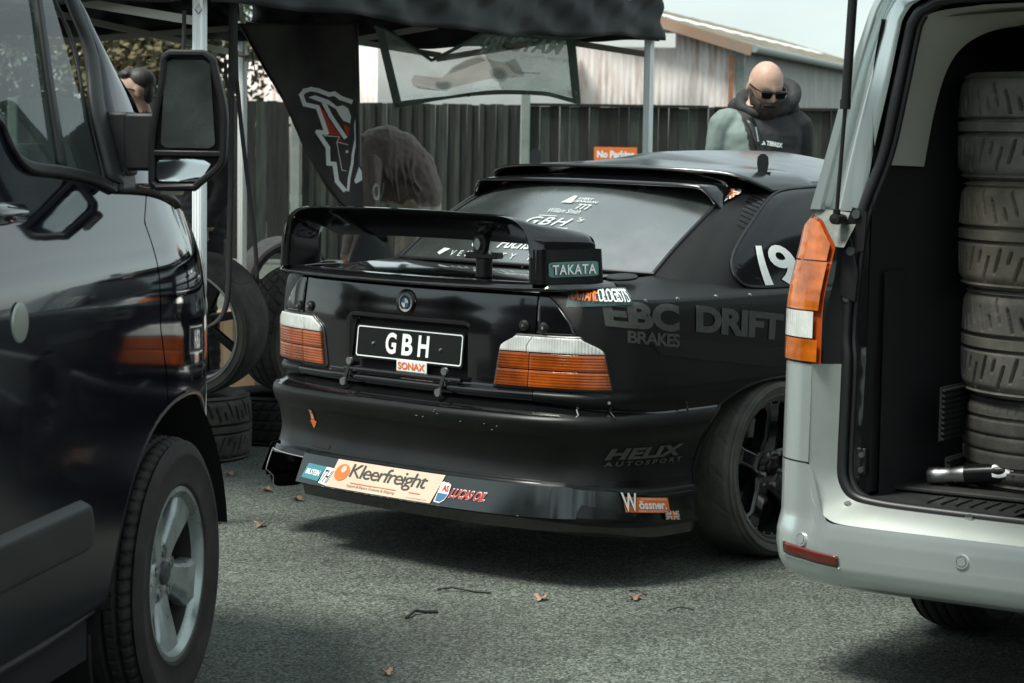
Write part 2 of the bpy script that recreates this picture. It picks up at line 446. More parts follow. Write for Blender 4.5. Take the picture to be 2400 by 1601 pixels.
def rim_five(parent, rim_r, W, material, lip_mat, hub_mat, face_x, spoke_w=.075, bolts=True, lip_rivets=True, twin=False, nbolt=5, back=.06):
    """five-spoke alloy: barrel, lip, spokes, hub cap, nuts"""
    hw = W / 2
    b = MB().lathe([(rim_r, hw * .86), (rim_r + .012, hw * .90), (rim_r + .012, hw * .80), (rim_r - .006, hw * .72), (rim_r - .018, hw * .3), (rim_r - .018, -hw * .5), (rim_r - .004, -hw * .8), (rim_r + .012, -hw * .9)], 72)
    barrel = b.build('rim_barrel', lip_mat, parent)
    b = MB()
    for k in range(5):
        a = 2 * math.pi * k / 5 + math.pi / 2
        cr_, sr_ = math.cos(a), math.sin(a); tr_ = (-sr_, cr_)
        def P(r, t, x): return (x, r * cr_ + t * tr_[0], r * sr_ + t * tr_[1])
        prof_ = [(.045, spoke_w * .62, face_x - .028), (rim_r * .45, spoke_w * .46, face_x - .012), (rim_r * .8, spoke_w * .42, face_x), (rim_r - .012, spoke_w * .62, face_x - .004)]
        rows = []
        for r, hwid, x in prof_:
            rows.append([P(r, -hwid, x - back), P(r, -hwid, x - .012), P(r, -hwid * .72, x), P(r, hwid * .72, x), P(r, hwid, x - .012), P(r, hwid, x - back)])
        vs = [p for rw in rows for p in rw]; fs = []
        for i in range(len(rows) - 1):
            for j in range(6):
                fs.append((i * 6 + j, i * 6 + (j + 1) % 6, (i + 1) * 6 + (j + 1) % 6, (i + 1) * 6 + j))
        fs.append(tuple(range((len(rows) - 1) * 6, len(rows) * 6))); fs.append(tuple(range(5, -1, -1)))
        s_ = MB().add(vs, fs).build('spoke', material, parent, bevel=.004, recalc=True)
    b = MB().lathe([(0, face_x - .018), (.05, face_x - .02), (.075, face_x - .03), (.085, face_x - .05), (.085, face_x - .10), (0, face_x - .10)], 40)
    b.build('hub', material, parent)
    MB().lathe([(0, face_x - .006), (.026, face_x - .008), (.031, face_x - .014), (.032, face_x - .03)], 28).build('hub_cap', hub_mat, parent)
    for k in range(nbolt):
        a = 2 * math.pi * (k + .5) / nbolt + math.pi / 2; y, z = .058 * math.cos(a), .058 * math.sin(a)
        MB().lathe([(0, face_x - .004), (.009, face_x - .005), (.0105, face_x - .009), (.0105, face_x - .04)], 6, c=(0, y, z)).build('wheel_nut', M_steel if bolts else hub_mat, parent)
    MB().lathe([(.10, -.02), (.165, -.02), (.165, -.045), (.10, -.045)], 48, closed=True).build('brake_disc', M_steel, parent)
    if lip_rivets:
        for k in range(30):
            a = 2 * math.pi * k / 30
            MB().lathe([(0, hw * .74), (.004, hw * .735), (.005, hw * .70)], 6, c=(0, (rim_r - .010) * math.cos(a), (rim_r - .010) * math.sin(a))).build('rim_bolt', M_steel, parent)

def wheel_disc_dark(parent, rim_r):
    MB().lathe([(0, -.03), (rim_r - .02, -.03)], 40).build('brake_backplate', M_dark, parent)
# ------------------------------------------------------------------ the black coupe
CAR_YAW = rad(42)
CAR = empty('coupe', (0.28693, 8.45192, 0), -CAR_YAW, 'black two-door drift coupe with boot wing, amber tail lamps and sponsor stickers', 'car')
C_matte = mat('satin_black_wrap', (0.0075, 0.0080, 0.0076), 0.36, spec=0.27, var=(3.5, 0.25), rvar=0.05, bump=(500, 0.03, 0.001))
C_gloss = mat('gloss_black_paint', (0.005, 0.005, 0.0055), 0.10, spec=0.5, coat=0.5, var=(5, 0.3), bump=(9, 0.02, 0.003))
C_satin = mat('semi_gloss_black', (0.005, 0.0055, 0.0055), 0.2, spec=0.3, var=(6, 0.4), rvar=0.06)
C_window = mat('satin_rear_screen', (0.030, 0.037, 0.035), 0.25, spec=0.5, ior=3.6, var=(4, 0.3), rvar=0.04)
C_roof = mat('gloss_roof_skin', (0.008, 0.009, 0.009), 0.2, spec=0.5, ior=1.8, var=(4, 0.3), rvar=0.05)
C_glass = mat('black_side_glass', (0.004, 0.004, 0.0045), 0.12, spec=0.5)
C_ghost = mat('grey_ghost_decal', (0.055, 0.058, 0.053), 0.42, var=(30, 0.2))
C_ghostgloss = mat('gloss_black_decal', (0.004, 0.004, 0.0045), 0.16)
C_amber = mat('amber_lens', (0.27, 0.052, 0.005), 0.16, coat=0.6, var=(5.5, 0.6), wave=(34, 'Z', 0.22))
C_clear = mat('clear_lens', (0.62, 0.63, 0.60), 0.16, coat=0.7, var=(14, 0.25), wave=(34, 'X', 0.3))
C_lampframe = mat('lamp_frame', (0.03, 0.03, 0.03), 0.25)
C_teal = mat('teal_sticker', (0.10, 0.22, 0.20), 0.35)
C_cream = mat('cream_sticker', (0.68, 0.50, 0.38), 0.45, var=(3, 0.1))
C_carbon = mat('scuffed_edge', (0.26, 0.26, 0.24), 0.6)

def edges_u(u0, u1, step):
    n = max(1, int(round(abs(u1 - u0) / step))); return [u0 + (u1 - u0) * i / n for i in range(n + 1)]

def shell(name, us, vs_, material, parent, off=0.0, hole=None, arches=(0.02, 2.70), disp=None, flip=False):
    P = np.array([[S(u, v, off + (disp(u, prof(u, v)[1]) if disp else 0.0)) for u in us] for v in vs_])
    nv, nu = len(vs_), len(us); ins = np.zeros((nv, nu), bool)
    for j in range(nv):
        for i in range(nu):
            x, y, z = P[j, i]
            if abs(x) > .6:
                for yc in arches:
                    if arch(y, z, yc) < 1: ins[j, i] = True
    b = MB(); fs = []
    used_in = set()
    for j in range(nv - 1):
        for i in range(nu - 1):
            c4_ = [(j, i), (j, i + 1), (j + 1, i + 1), (j + 1, i)]
            if all(ins[a] for a in c4_): continue
            if hole and hole((us[i] + us[i + 1]) / 2, (P[j, i, 2] + P[j + 1, i, 2]) / 2): continue
            fs.append(tuple(a * nu + c for a, c in c4_))
            for a in c4_:
                if ins[a]: used_in.add(a)
    for (j, i) in used_in:                                   # pull the cut edge onto the arch line
        x, y, z = P[j, i]
        for yc in arches:
            if arch(y, z, yc) < 1:
                if z <= .305: P[j, i, 1] = yc + math.copysign(.47, y - yc)
                else:
                    k = arch(y, z, yc) ** (-1 / 2.3); P[j, i, 1] = yc + (y - yc) * k; P[j, i, 2] = .305 + (z - .305) * k
    if flip: fs = [f[::-1] for f in fs]
    b.add(P.reshape(-1, 3), fs)
    return b.build(name, material, parent, angle=42)

VB = [k / 4 for k in range(0, 4 * V_BUMP + 1)]
VQ = [V_BUMP + .03] + [V_BUMP + k / 4 for k in range(1, 4 * (V_TOP - V_BUMP) + 1)]
UQ0 = 0.572; U_DOOR = u_at_y(.56); U_FEN = u_at_y(1.92); U_ARCHF = u_at_y(2.26)
# rear bumper with the exhaust cut-out on the left
def bump_hole(u, z): return -.70 < u < -.43 and z < .315
bumper = shell('rear_bumper', edges_u(-1.42, 1.42, .0142), VB, C_satin, CAR, hole=bump_hole)
bumper.data.materials.append(C_gloss); bumper.data.materials.append(C_matte)
for p in bumper.data.polygons:
    z = p.center[2]
    p.material_index = 1 if z > .556 else (2 if .345 < z < .556 else 0)
tag(bumper, 'scuffed black rear bumper with flared lower skirt')
shell('rear_panel', edges_u(-.57, .57, .02), [k / 4 for k in range(4 * 11 + 1, 4 * 15 + 3)], C_gloss, CAR)
# inner dark liner that closes the panel gaps
shell('inner_liner', edges_u(-1.2, 1.2, .04), [k / 2 for k in range(8, 2 * V_TOP)], M_dark, CAR, off=-.035)
for s in (1, -1):
    us = [s * a for a in edges_u(UQ0, U_DOOR, .0165)]; 
    q = shell('quarter_panel', us, VQ, C_matte, CAR, flip=(s < 0))
    us = [s * a for a in edges_u(u_at_y(.40), U_ARCHF, .06)]
    shell('side_skirt', us, [k / 2 for k in range(0, 2 * V_BUMP + 1)], C_satin, CAR, flip=(s < 0))
    us = [s * a for a in edges_u(U_DOOR + .005, U_FEN, .06)]
    d_ = shell('door', us, VQ, C_matte, CAR, flip=(s < 0))
    us = [s * a for a in edges_u(U_FEN + .005, U_MAX - .62, .03)]
    shell('front_wing', us, VQ, C_matte, CAR, flip=(s < 0))
us = edges_u(U_MAX - .72, U_MAX, .03)
for s in (1, -1):
    shell('front_bumper', [s * a for a in us], [k / 2 for k in range(0, 2 * V_TOP - 1)], C_matte, CAR, flip=(s < 0))
# arch liners
for yc in (.02, 2.70):
    for s in (1, -1):
        b = MB()
        def al(a, t):
            th = math.pi * a; y = yc - .475 * math.cos(th); z = .25 + .40 * math.sin(th)
            return (s * (.835 - .36 * t), y, z)
        b.grid(al, 24, 3).build('arch_liner', M_dark, CAR)
        b = MB(); pts = []
        for k in range(41):
            th = math.pi * k / 40; c, sn = math.cos(th), math.sin(th)
            e = 2 / 2.3; y = yc - .47 * math.copysign(abs(c) ** e, c); z = .305 + .326 * abs(sn) ** e
            if -.46 < y - yc < .46: pts.append((s * (SZ(u_at_y(y), z)[0] - .004), y, z))
        b.tube(pts, .007, 8).build('arch_lip', C_matte, CAR)
# boot lid rear face with the number-plate recess
def rec(u, z):
    k = (sstep(-.285, -.262, u) * (1 - sstep(.268, .292, u))) * sstep(.626, .645, z) * (1 - sstep(.806, .828, z))
    return -.042 * k
lid = shell('boot_lid', edges_u(-.566, .566, .0102), [15.3 + (V_TOP - 15.3) * k / 46 for k in range(47)], C_gloss, CAR, disp=rec)
# deck of the boot lid
LIPTOP = [S(u, V_TOP) for u in edges_u(-.566, .566, .05)]
def deck(a, b_):
    u = -.566 + 1.132 * a; p = S(u, V_TOP); x = p[0]
    q = x / .60; ye = -.39 - .115 * (1 - q * q)
    y = p[1] + (ye - p[1]) * b_; z0 = p[2]; z1 = .985 + .004 * (1 - q * q)
    z = z0 + (z1 - z0) * (1 - (1 - b_) ** 1.7) + .006 * math.sin(math.pi * b_)
    return (x * (1 + .04 * b_), y, z)
MB().grid(deck, 36, 18).build('boot_deck', C_gloss, CAR)
# ---- greenhouse: side surface stations (right side), six levels each
GH = [[(.605, -.39, .985), (.598, -.26, 1.072), (.585, -.12, 1.150), (.568, .0, 1.208), (.552, .12, 1.252), (.53, .26, 1.290)],
      [(.715, -.335, .960), (.675, -.20, 1.066), (.640, -.07, 1.150), (.612, .05, 1.212), (.588, .165, 1.256), (.55, .30, 1.290)],
      [(.79, -.20, .940), (.757, -.10, 1.052), (.720, .02, 1.145), (.680, .13, 1.217), (.636, .24, 1.262), (.575, .36, 1.290)],
      [(.815, .10, .934), (.785, .15, 1.050), (.745, .21, 1.148), (.698, .28, 1.225), (.655, .36, 1.268), (.60, .46, 1.292)],
      [(.82, .6, .930), (.79, .6, 1.045), (.75, .6, 1.148), (.705, .62, 1.23), (.665, .65, 1.275), (.61, .70, 1.296)],
      [(.82, 1.3, .926), (.79, 1.25, 1.04), (.75, 1.2, 1.14), (.70, 1.15, 1.225), (.66, 1.1, 1.27), (.60, 1.1, 1.294)],
      [(.81, 1.75, .922), (.77, 1.62, 1.03), (.73, 1.50, 1.13), (.68, 1.38, 1.21), (.64, 1.28, 1.255), (.58, 1.22, 1.285)]]
def gh(s, t, sx=1, off=0.0):
    """s 0..1 along, t 0..1 up the greenhouse side"""
    k = s * 6; col = [_cr([r[j] for r in GH], k) for j in range(6)]
    p = _cr(col, t * 5)
    if off:
        e = .01
        a = _cr([_cr([r[j] for r in GH], min(k + e, 6)) for j in range(6)], t * 5) - _cr([_cr([r[j] for r in GH], max(k - e, 0)) for j in range(6)], t * 5)
        c = _cr(col, min(t * 5 + e, 5)) - _cr(col, max(t * 5 - e, 0))
        n = np.cross(a, c); n /= np.linalg.norm(n); p = p + n * off
    return np.array([p[0] * sx, p[1], p[2]])
for s in (1, -1):
    MB().grid(lambda a, t: gh(a, t, s), 72, 22, flip=(s < 0)).build('side_pillar', C_matte, CAR)
# shoulders between the flank top and the greenhouse foot
for s in (1, -1):
    n = 90; u0_, u1_ = UQ0, u_at_y(1.75)
    def shoulder(a, t, s=s, u0_=u0_, u1_=u1_):
        u = u0_ + (u1_ - u0_) * a; o = S(u, V_TOP)
        # inner curve: along the boot gap, then the greenhouse foot
        yb = o[1]
        if yb < -.42 or u < 1.0:
            q = min(max((u - u0_) / (u_at_y(-.46) - u0_), 0), 1)
            i_ = np.array([.575 + .035 * q, -.92 + (.53) * q, .955 + .030 * q])
        else:
            q = (u - u_at_y(-.46)) / (u1_ - u_at_y(-.46)); i_ = gh(q, 0.0)
        p = o * (1 - t) + i_ * t; p[2] += .012 * math.sin(math.pi * t) * (1 if u > .8 else .3)
        return (s * p[0], p[1], p[2])
    MB().grid(shoulder, n, 8, flip=(s < 0)).build('shoulder', C_matte, CAR)
# rear screen
def edge_rs(t): return _cr(GH[0], t * 5)
def screen(a, t, off=0.0):
    e = edge_rs(t); q = 2 * a - 1
    y = e[1] - (.115 * (1 - t) + .06 * t) * (1 - q * q); z = e[2] + (.004 + .042 * math.sin(math.pi * min(t * .75 + .05, 1)) + .02 * t) * (1 - abs(q) ** 2.2)
    return np.array([e[0] * q, y, z + off])
MB().grid(lambda a, t: screen(.012 + .976 * a, .012 + .95 * t), 44, 30).build('rear_screen', C_window, CAR)
b = MB(); pth = [screen(0, t, .004) for t in np.linspace(0, .95, 20)]
b.tube([(p[0] + .004, p[1], p[2]) for p in pth], .006, 6); b.tube([(-p[0] - .004, p[1], p[2]) for p in pth], .006, 6)
b.tube([screen(a, .0, .004) for a in np.linspace(0, 1, 30)], .006, 6)
b.build('screen_seal', M_black, CAR)
# roof
def roof(a, t):
    k = t * 6; e = _cr([r[5] for r in GH], k); q = 2 * a - 1
    return (e[0] * q, e[1] - .05 * (1 - q * q) * (1 - t), e[2] + (.060 + .040 * sstep(0, .5, t)) * (1 - abs(q) ** 1.3))
MB().grid(roof, 30, 40).build('roof', C_roof, CAR)
# windscreen, bonnet
def wscreen(a, t):
    e0 = np.array(GH[6][5]); e1 = np.array([.78, 1.83, .93]); q = 2 * a - 1; e = e0 * (1 - t) + e1 * t
    return (e[0] * q, e[1] + .10 * (1 - q * q) * (.4 + t), e[2] + .02 * (1 - q * q) * (1 - t))
MB().grid(wscreen, 20, 12).build('windscreen', C_glass, CAR)
def bonnet(a, t):
    q = 2 * a - 1; y0 = 1.82 + .14 * (1 - q * q); y1 = 3.40 - .25 * q ** 4; y = y0 + (y1 - y0) * t
    return (q * (.80 - .12 * t ** 3), y, .935 - .03 * t - .22 * t ** 3 + .03 * (1 - q * q) * (1 - t * .4))
MB().grid(bonnet, 20, 20).build('bonnet', C_matte, CAR)
# upper roof visor
TV = [(-.655, .205, 1.262), (-.635, .16, 1.285), (-.59, .115, 1.312), (-.50, .085, 1.330), (-.3, .03, 1.339), (0, 0, 1.342), (.3, .03, 1.339), (.50, .085, 1.330), (.59, .115, 1.312), (.635, .16, 1.285), (.655, .205, 1.262)]
RV = [(-.672, .46, 1.262), (-.64, .47, 1.290), (-.58, .47, 1.318), (-.50, .47, 1.333), (-.3, .47, 1.348), (0, .47, 1.376), (.3, .47, 1.348), (.50, .47, 1.333), (.58, .47, 1.318), (.64, .47, 1.290), (.672, .46, 1.262)]
def visor(a, t):
    k = a * 10; p = _cr(TV, k) * (1 - t) + _cr(RV, k) * t
    p[2] += .004 * math.sin(math.pi * t)
    return p
vz = MB().grid(visor, 60, 12).build('roof_visor', C_roof, CAR, solid=(.010, -1))
# lower lip over the rear screen
TL = [(-.590, .005, 1.192), (-.575, -.02, 1.225), (-.545, -.035, 1.262), (-.50, -.05, 1.279), (-.3, -.085, 1.286), (0, -.10, 1.288), (.3, -.085, 1.286), (.50, -.05, 1.281), (.545, -.035, 1.264), (.575, -.02, 1.225), (.590, .005, 1.192)]
RL = [(-.582, .03, 1.203), (-.572, .05, 1.235), (-.555, .10, 1.262), (-.50, .12, 1.285), (-.3, .10, 1.302), (0, .08, 1.310), (.3, .10, 1.302), (.50, .12, 1.285), (.555, .10, 1.262), (.572, .05, 1.235), (.582, .03, 1.203)]
def rlip(a, t):
    k = a * 10; return _cr(TL, k) * (1 - t) + _cr(RL, k) * t + np.array([0, 0, .006 * math.sin(math.pi * t)])
MB().grid(rlip, 60, 8).build('screen_lip', C_gloss, CAR, solid=(.009, -1))
for s in (1, -1):
    b = MB().prism([(-.016, 0), (.016, 0), (.021, .03), (.019, .055), (.008, .066), (-.008, .066), (-.019, .055), (-.021, .03)], (s * .545, .30, 1.326), (.75, .66, 0), (0, 0, 1), .006)
    b.build('fin', M_black, CAR, smooth=False)
    MB().box((s * .545, .30, 1.326), (.06, .05, .004), Matrix.Rotation(rad(-40), 3, 'Z')).build('fin_foot', M_black, CAR, smooth=False)
# side glass
QW = [(.40, .012), (.345, .05), (.305, .14), (.298, .25), (.31, .42), (.332, .62), (.36, .73), (.42, .78), (.52, .80), (.60, .80), (.645, .78), (.65, .5), (.65, .10), (.63, .015), (.52, .01)]
DW = [(.69, .02), (.675, .1), (.675, .5), (.675, .76), (.69, .80), (.78, .81), (.86, .80), (.90, .74), (.93, .5), (.96, .15), (.955, .03), (.85, .012)]
def sideglass(sx, pts, name, off=.004, material=C_glass, inset=0.0):
    """fan of the outline, sub-divided, laid on the greenhouse side"""
    bm = bmesh.new(); pts_ = crom(pts, 6, closed=True)
    f = bm.faces.new([bm.verts.new((p[0], p[1], 0)) for p in pts_])
    bmesh.ops.triangulate(bm, faces=bm.faces)
    for _ in range(3):
        bmesh.ops.subdivide_edges(bm, edges=[e for e in bm.edges if e.calc_length() > .05], cuts=1); bmesh.ops.triangulate(bm, faces=bm.faces)
    for v in bm.verts: v.co = gh(v.co.x, max(0, min(1, v.co.y)), sx, off)
    me = bpy.data.meshes.new(name); bmesh.ops.recalc_face_normals(bm, faces=bm.faces); bm.to_mesh(me); bm.free(); me.materials.append(material)
    me.polygons.foreach_set('use_smooth', [True] * len(me.polygons))
    o = bpy.data.objects.new(name, me); COL.objects.link(o); o.parent = CAR
    return o
for s in (1, -1):
    sideglass(s, QW, 'quarter_window'); sideglass(s, DW, 'door_window')
    pts = [gh(p[0], max(0, min(1, p[1])), s, .004) for p in crom(QW, 8, closed=True)]
    MB().tube(pts, .006, 6, closed=True).build('window_rubber', M_black, CAR)
def ghmap(s0, t0, s1, t1, off=.008, ds=0.0):
    return lambda a, b: gh(s0 + (s1 - s0) * a + ds * b, t0 + (t1 - t0) * b, 1, off)
# gloss bars down the rear pillar
for k in range(9):
    q_ = k / 8; L0 = (.25 - .060 * q_, .405 + .38 * q_); R0 = (.313 + .020 * q_, .365 + .307 * q_); hh_ = .026 - .006 * q_
    def bar(a, b_, L0=L0, R0=R0, hh_=hh_): return gh(L0[0] + (R0[0] - L0[0]) * a, L0[1] + (R0[1] - L0[1]) * a + hh_ * b_, 1, .002)
    MB().grid(bar, 6, 2).build('pillar_stripe', C_ghostgloss, CAR)
# race number on the quarter window
def nummap(a, b): return gh(.368 + .112 * a + .066 * (1 - b), .012 + .243 * b, 1, .008)
lettering('race_number', '19', nummap, M_white, CAR, bold=.028, spacing=.86, sub=.2)
# ---- tail lamps
def lamp_in(z): 
    q = (z - .640) / .168; return .412 + .030 * q + .055 * sstep(.72, 1.0, q) ** 1.5
def lamp_out(z):
    q = (z - .640) / .168; return .862 - .040 * q - .075 * sstep(.68, 1.0, q) ** 1.5
def lampfn(sx, z0, z1, off, ua=0.0, ub=1.0):
    def f(a, b):
        z = z0 + (z1 - z0) * b; i, o = lamp_in(z), lamp_out(z); u = i + (o - i) * (ua + (ub - ua) * a)
        return S(sx * u, v_of_z(u, z), off)
    return f
for s in (1, -1):
    side = 'right' if s > 0 else 'left'
    lf = MB().grid(lambda a, b: lampfn(s, .632, .812, .004, -.02, 1.02)(a, b), 40, 14, flip=(s < 0)).build('tail_lamp', C_lampframe, CAR, solid=(.012, -1))
    for (z0, z1, mt, nm) in ((.755, .805, C_clear, 'clear_lens'), (.699, .7515, C_amber, 'amber_lens'), (.642, .6955, C_amber, 'amber_lens')):
        cuts = (0.0, .30, 1.0) if nm == 'amber_lens' else (0.0, .27, 1.0)
        for ua, ub in zip(cuts[:-1], cuts[1:]):
            MB().grid(lampfn(s, z0, z1, .015, ua + .003, ub - .003), 22, 6, flip=(s < 0)).build(nm, mt, lf, solid=(.010, -1), bevel=.0015)
    # glossy corner pod above the lamp
    def pod(a, b, s=s):
        z = .814 + (.944 - .814) * b
        uo = float(np.interp(z, [.814, .84, .87, .914, .944], [.735, .722, .700, .655, .60])); u = .575 + (uo - .575) * a
        return S(s * u, v_of_z(u, z), .003)
    MB().grid(pod, 10, 14, flip=(s < 0)).build('corner_pod', C_gloss, CAR, solid=(.004, -1))
    for u, z in ((.523, .838), (.603, .834)):
        p = S(s * u, v_of_z(u, z), .004); _, n2 = plan(s * u); n3 = Vector((n2[0], n2[1], .05)).normalized()
        q = n3.to_track_quat('X', 'Z').to_matrix()
        b = MB().lathe([(0, .010), (.010, .009), (.013, .005), (.018, .003), (.018, -.004)], 20)
        b.v = [tuple(q @ Vector(v) + Vector(p)) for v in b.v]; bo = b.build('pod_bolt', M_black_plastic, CAR)
        b = MB().lathe([(0, .013), (.0045, .013), (.0055, .009)], 6); b.v = [tuple(q @ Vector(v) + Vector(p)) for v in b.v]; b.build('bolt_head', M_steel, bo)
# ---- number plate
def PL(a, b): return Vector((-.253 + .506 * a, -.952 + .012 * b, .680 + .113 * b))
nrm = Vector((0, -1, .1)).normalized()
b = MB().prism([(x * 1.0, y) for x, y in rrect(1, 1, .0)] , (0, 0, 0), (1, 0, 0), (0, 0, 1), .004) if False else MB()
b.prism(rrect(.510, .117, .008, cx=0, cy=0), (0, -.9455, .7365), (1, 0, 0), (0, .105, .994), .005)
M_plate = mat('black_plate', (0.008, 0.009, 0.0085), 0.22)
plate = b.build('number_plate', M_plate, CAR, smooth=False)
def PM(a, b): return PL(a, b) + nrm * .0055
outer = rrect(.498, .104, .010); inner = rrect(.490, .096, .007)
b = MB(); vs_ = [PM(.5 + x / .506, .5 + y / .113) for x, y in outer] + [PM(.5 + x / .506, .5 + y / .113) for x, y in inner]; k = len(outer)
b.add(vs_, [(i, (i + 1) % k, k + (i + 1) % k, k + i) for i in range(k)]).build('plate_border', M_white, plate, smooth=False)
lettering('plate_letters', 'G', PM, M_white, plate, box=(.285, .19, .385, .83), bold=.03)
lettering('plate_letters', 'B', PM, M_white, plate, box=(.440, .19, .540, .83), bold=.03)
lettering('plate_letters', 'H', PM, M_white, plate, box=(.590, .19, .690, .83), bold=.03)
for a in (.17, .80):
    c = PM(a, .46); MB().lathe([(0, -.006), (.004, -.005), (.0058, -.001), (.0058, .004)], 12, axis='Y', c=c).build('plate_screw', M_steel, plate)
MB().box((.022, -.957, .667), (.142, .002, .036)).build('sticker', M_white, CAR, smooth=False)
lettering('sticker_lettering', 'SONAX', quadmap((-.049, -.9585, .649), (.093, -.9585, .649), (.093, -.9585, .685), (-.049, -.9585, .685), .001), M_orange, CAR, box=(.05, .17, .95, .85), bold=.03)
# ledge bar below the plate
MB().tube([(-.27, -.985, .642), (.28, -.985, .642)], .009, 10).build('lid_edge_bar', C_gloss, CAR)
# emblem
def disc(c, n, r, h, name, material, parent, n_=40, r2=None):
    q = Vector(n).normalized().to_track_quat('X', 'Z').to_matrix()
    b = MB().lathe([(0, h), (r * .96, h), (r, h * .6), (r, -.004)] if r2 is None else [(r2, h), (r, h), (r, -.004)], n_)
    b.v = [tuple(q @ Vector(v) + Vector(c)) for v in b.v]
    return b.build(name, material, parent)
ec = Vector(S(-.004, v_of_z(0, .882), 0)); en = (0, -1, .08)
em = disc(ec, en, .046, .003, 'emblem', C_satin, CAR)
M_blue = mat('blue_print', (0.06, 0.16, 0.30), 0.35)
disc(ec, en, .0315, .0045, 'emblem_ring', mat('emblem_tricolour', (0.5, 0.5, 0.48), 0.3), em)
def eq(x, y, h): return ec + Vector((x, -h, y))
for a0, a1, r1, r2, mt in ((200, 330, .031, .026, M_red), (30, 120, .031, .026, C_teal), (0, 360, .0255, .0165, M_black)):
    b = MB(); n = 28; vs_ = []
    for i in range(n + 1):
        t = rad(a0 + (a1 - a0) * i / n); vs_ += [eq(r1 * math.cos(t), r1 * math.sin(t), .0056 + (0 if mt != M_black else .0006)), eq(r2 * math.cos(t), r2 * math.sin(t), .0056 + (0 if mt != M_black else .0006))]
    b.add(vs_, [(2 * i, 2 * i + 1, 2 * i + 3, 2 * i + 2) for i in range(n)]).build('emblem_band', mt, em, smooth=False)
for k in range(4):
    b = MB(); vs_ = [eq(0, 0, .0068)] + [eq(.0160 * math.cos(rad(90 * k + 90 * i / 8)), .0160 * math.sin(rad(90 * k + 90 * i / 8)), .0068) for i in range(9)]
    b.add(vs_, [(0, i, i + 1) for i in range(1, 9)]).build('emblem_quarter', M_blue if k in (1, 3) else M_white, em, smooth=False)
# ---- rubber toggles between lid and bumper
for x in (-.245, .207):
    a = Vector((x, -.985, .668)); c = Vector((x - .012, -1.003, .598))
    t = MB().bar(a, c, .016, .008, up=(0, 1, 0)).build('toggle_strap', M_black_plastic, CAR, bevel=.003)
    for p in (a, c): disc(p + Vector((0, -.004, 0)), (0, -1, 0), .0135, .006, 'toggle_pin', M_steel, t, 16)
    MB().box(((a + c) / 2 + Vector((0, .016, .0))), (.018, .03, .03)).build('toggle_bracket', M_steel, t, bevel=.003)
# ---- boot wing: plinth, arch-shaped blade, centre bracket
PO = [(-.695, -.70), (-.70, -.80), (-.685, -.88), (-.64, -.945), (-.56, -.972), (-.3, -1.0), (0, -1.010), (.3, -1.0), (.56, -.972), (.64, -.945), (.685, -.88), (.70, -.80), (.695, -.70)]
def plinth(a, t):
    k = a * 12; o = _cr(PO, k); sx = o[0] / .7
    inn = np.array([o[0] * .86, o[1] + .12 * (1 - abs(sx) ** 3) + .0])
    sec = [(0, .949), (-.10, .957), (-.02, .966), (.12, .974), (.6, .977), (1.0, .971)]
    q = _cr(sec, t * 5); p = o * (1 - q[0]) + inn * q[0]
    return (p[0], p[1], q[1] + .006 * abs(sx) ** 2)
wing = MB().grid(plinth, 96, 15).build('rear_wing', C_gloss, CAR, angle=50, solid=(.006, -1))
tag(wing, 'arched black boot wing with upright end blocks')
WP = [(-.650, 1.060), (-.645, 1.085), (-.632, 1.13), (-.603, 1.165), (-.55, 1.184), (-.45, 1.191), (-.2, 1.195), (0, 1.196), (.2, 1.195), (.45, 1.191), (.55, 1.184), (.603, 1.165), (.632, 1.13), (.645, 1.085), (.650, 1.060)]
WT = crom(WP, 6); NW_ = len(WT)
SEC = [(-1.0, .002), (-.985, .010), (-.93, .017), (-.86, .021), (-.79, .018), (-.755, .008), (-.75, 0.0), (-.755, -.008), (-.80, -.012), (-.88, -.012), (-.95, -.009), (-.992, -.004)]
def toe(y): return .880 + .49 * (y + 1.0)                    # the end blocks toe in towards the tail
def wingpt(i, j):
    p = WT[i]; a_ = WT[max(i - 1, 0)]; c_ = WT[min(i + 1, NW_ - 1)]; t = np.array(c_) - np.array(a_); t = t / np.linalg.norm(t); n = np.array([-t[1], t[0]])
    y, h = SEC[j]
    flat = max(0.0, n[1]); k = (y + 1.0) / .25
    leg_h = .0085 + math.copysign(.0315 * (1 - abs(2 * k - 1) ** 6) ** .5 if abs(2 * k - 1) < 1 else 0.0, h)
    h2 = h * flat + leg_h * (1 - flat) - .098 * k * flat ** 2
    yy = -1.0 + (y + 1.0) * (1.0 - .08 * (1 - flat)) + .012 * (1 - flat)
    if p[1] < 1.09: yy = yy - .02 * (1.09 - p[1]) / .11 * k
    return ((p[0] + n[0] * h2) * toe(yy), yy, p[1] + n[1] * h2)
b = MB(); q = len(SEC)
b.add([wingpt(i, j) for i in range(NW_) for j in range(q)], [(i * q + j, (i + 1) * q + j, (i + 1) * q + (j + 1) % q, i * q + (j + 1) % q) for i in range(NW_ - 1) for j in range(q)])
b.build('wing_blade', C_gloss, wing, recalc=True, angle=60)
for s in (1, -1):      # satin end blocks
    pl_ = []
    b = MB()
    def blk(a, t, s=s):
        z = .978 + (1.088 - .978) * t; ang = 2 * math.pi * a
        cx = s * (.6625 - .006 * t); hy = .118 + .004 * (1 - t); hx = .0325
        c_, s_ = math.cos(ang), math.sin(ang); e = .5
        yb = -.868 + hy * math.copysign(abs(s_) ** e, s_); return ((cx + hx * math.copysign(abs(c_) ** e, c_)) * toe(yb), yb, z)
    b.grid(blk, 40, 6).build('end_block', C_satin, wing, angle=60)
p0 = (.204, -.80)
MB().box((p0[0], p0[1], 1.108), (.03, .03, .05)).build('bracket_stem', M_black_plastic, wing, bevel=.004)
disc((p0[0] - .0, p0[1] - .012, 1.085), (-.3, -1, 0), .042, .012, 'bracket_disc', M_black_plastic, wing)
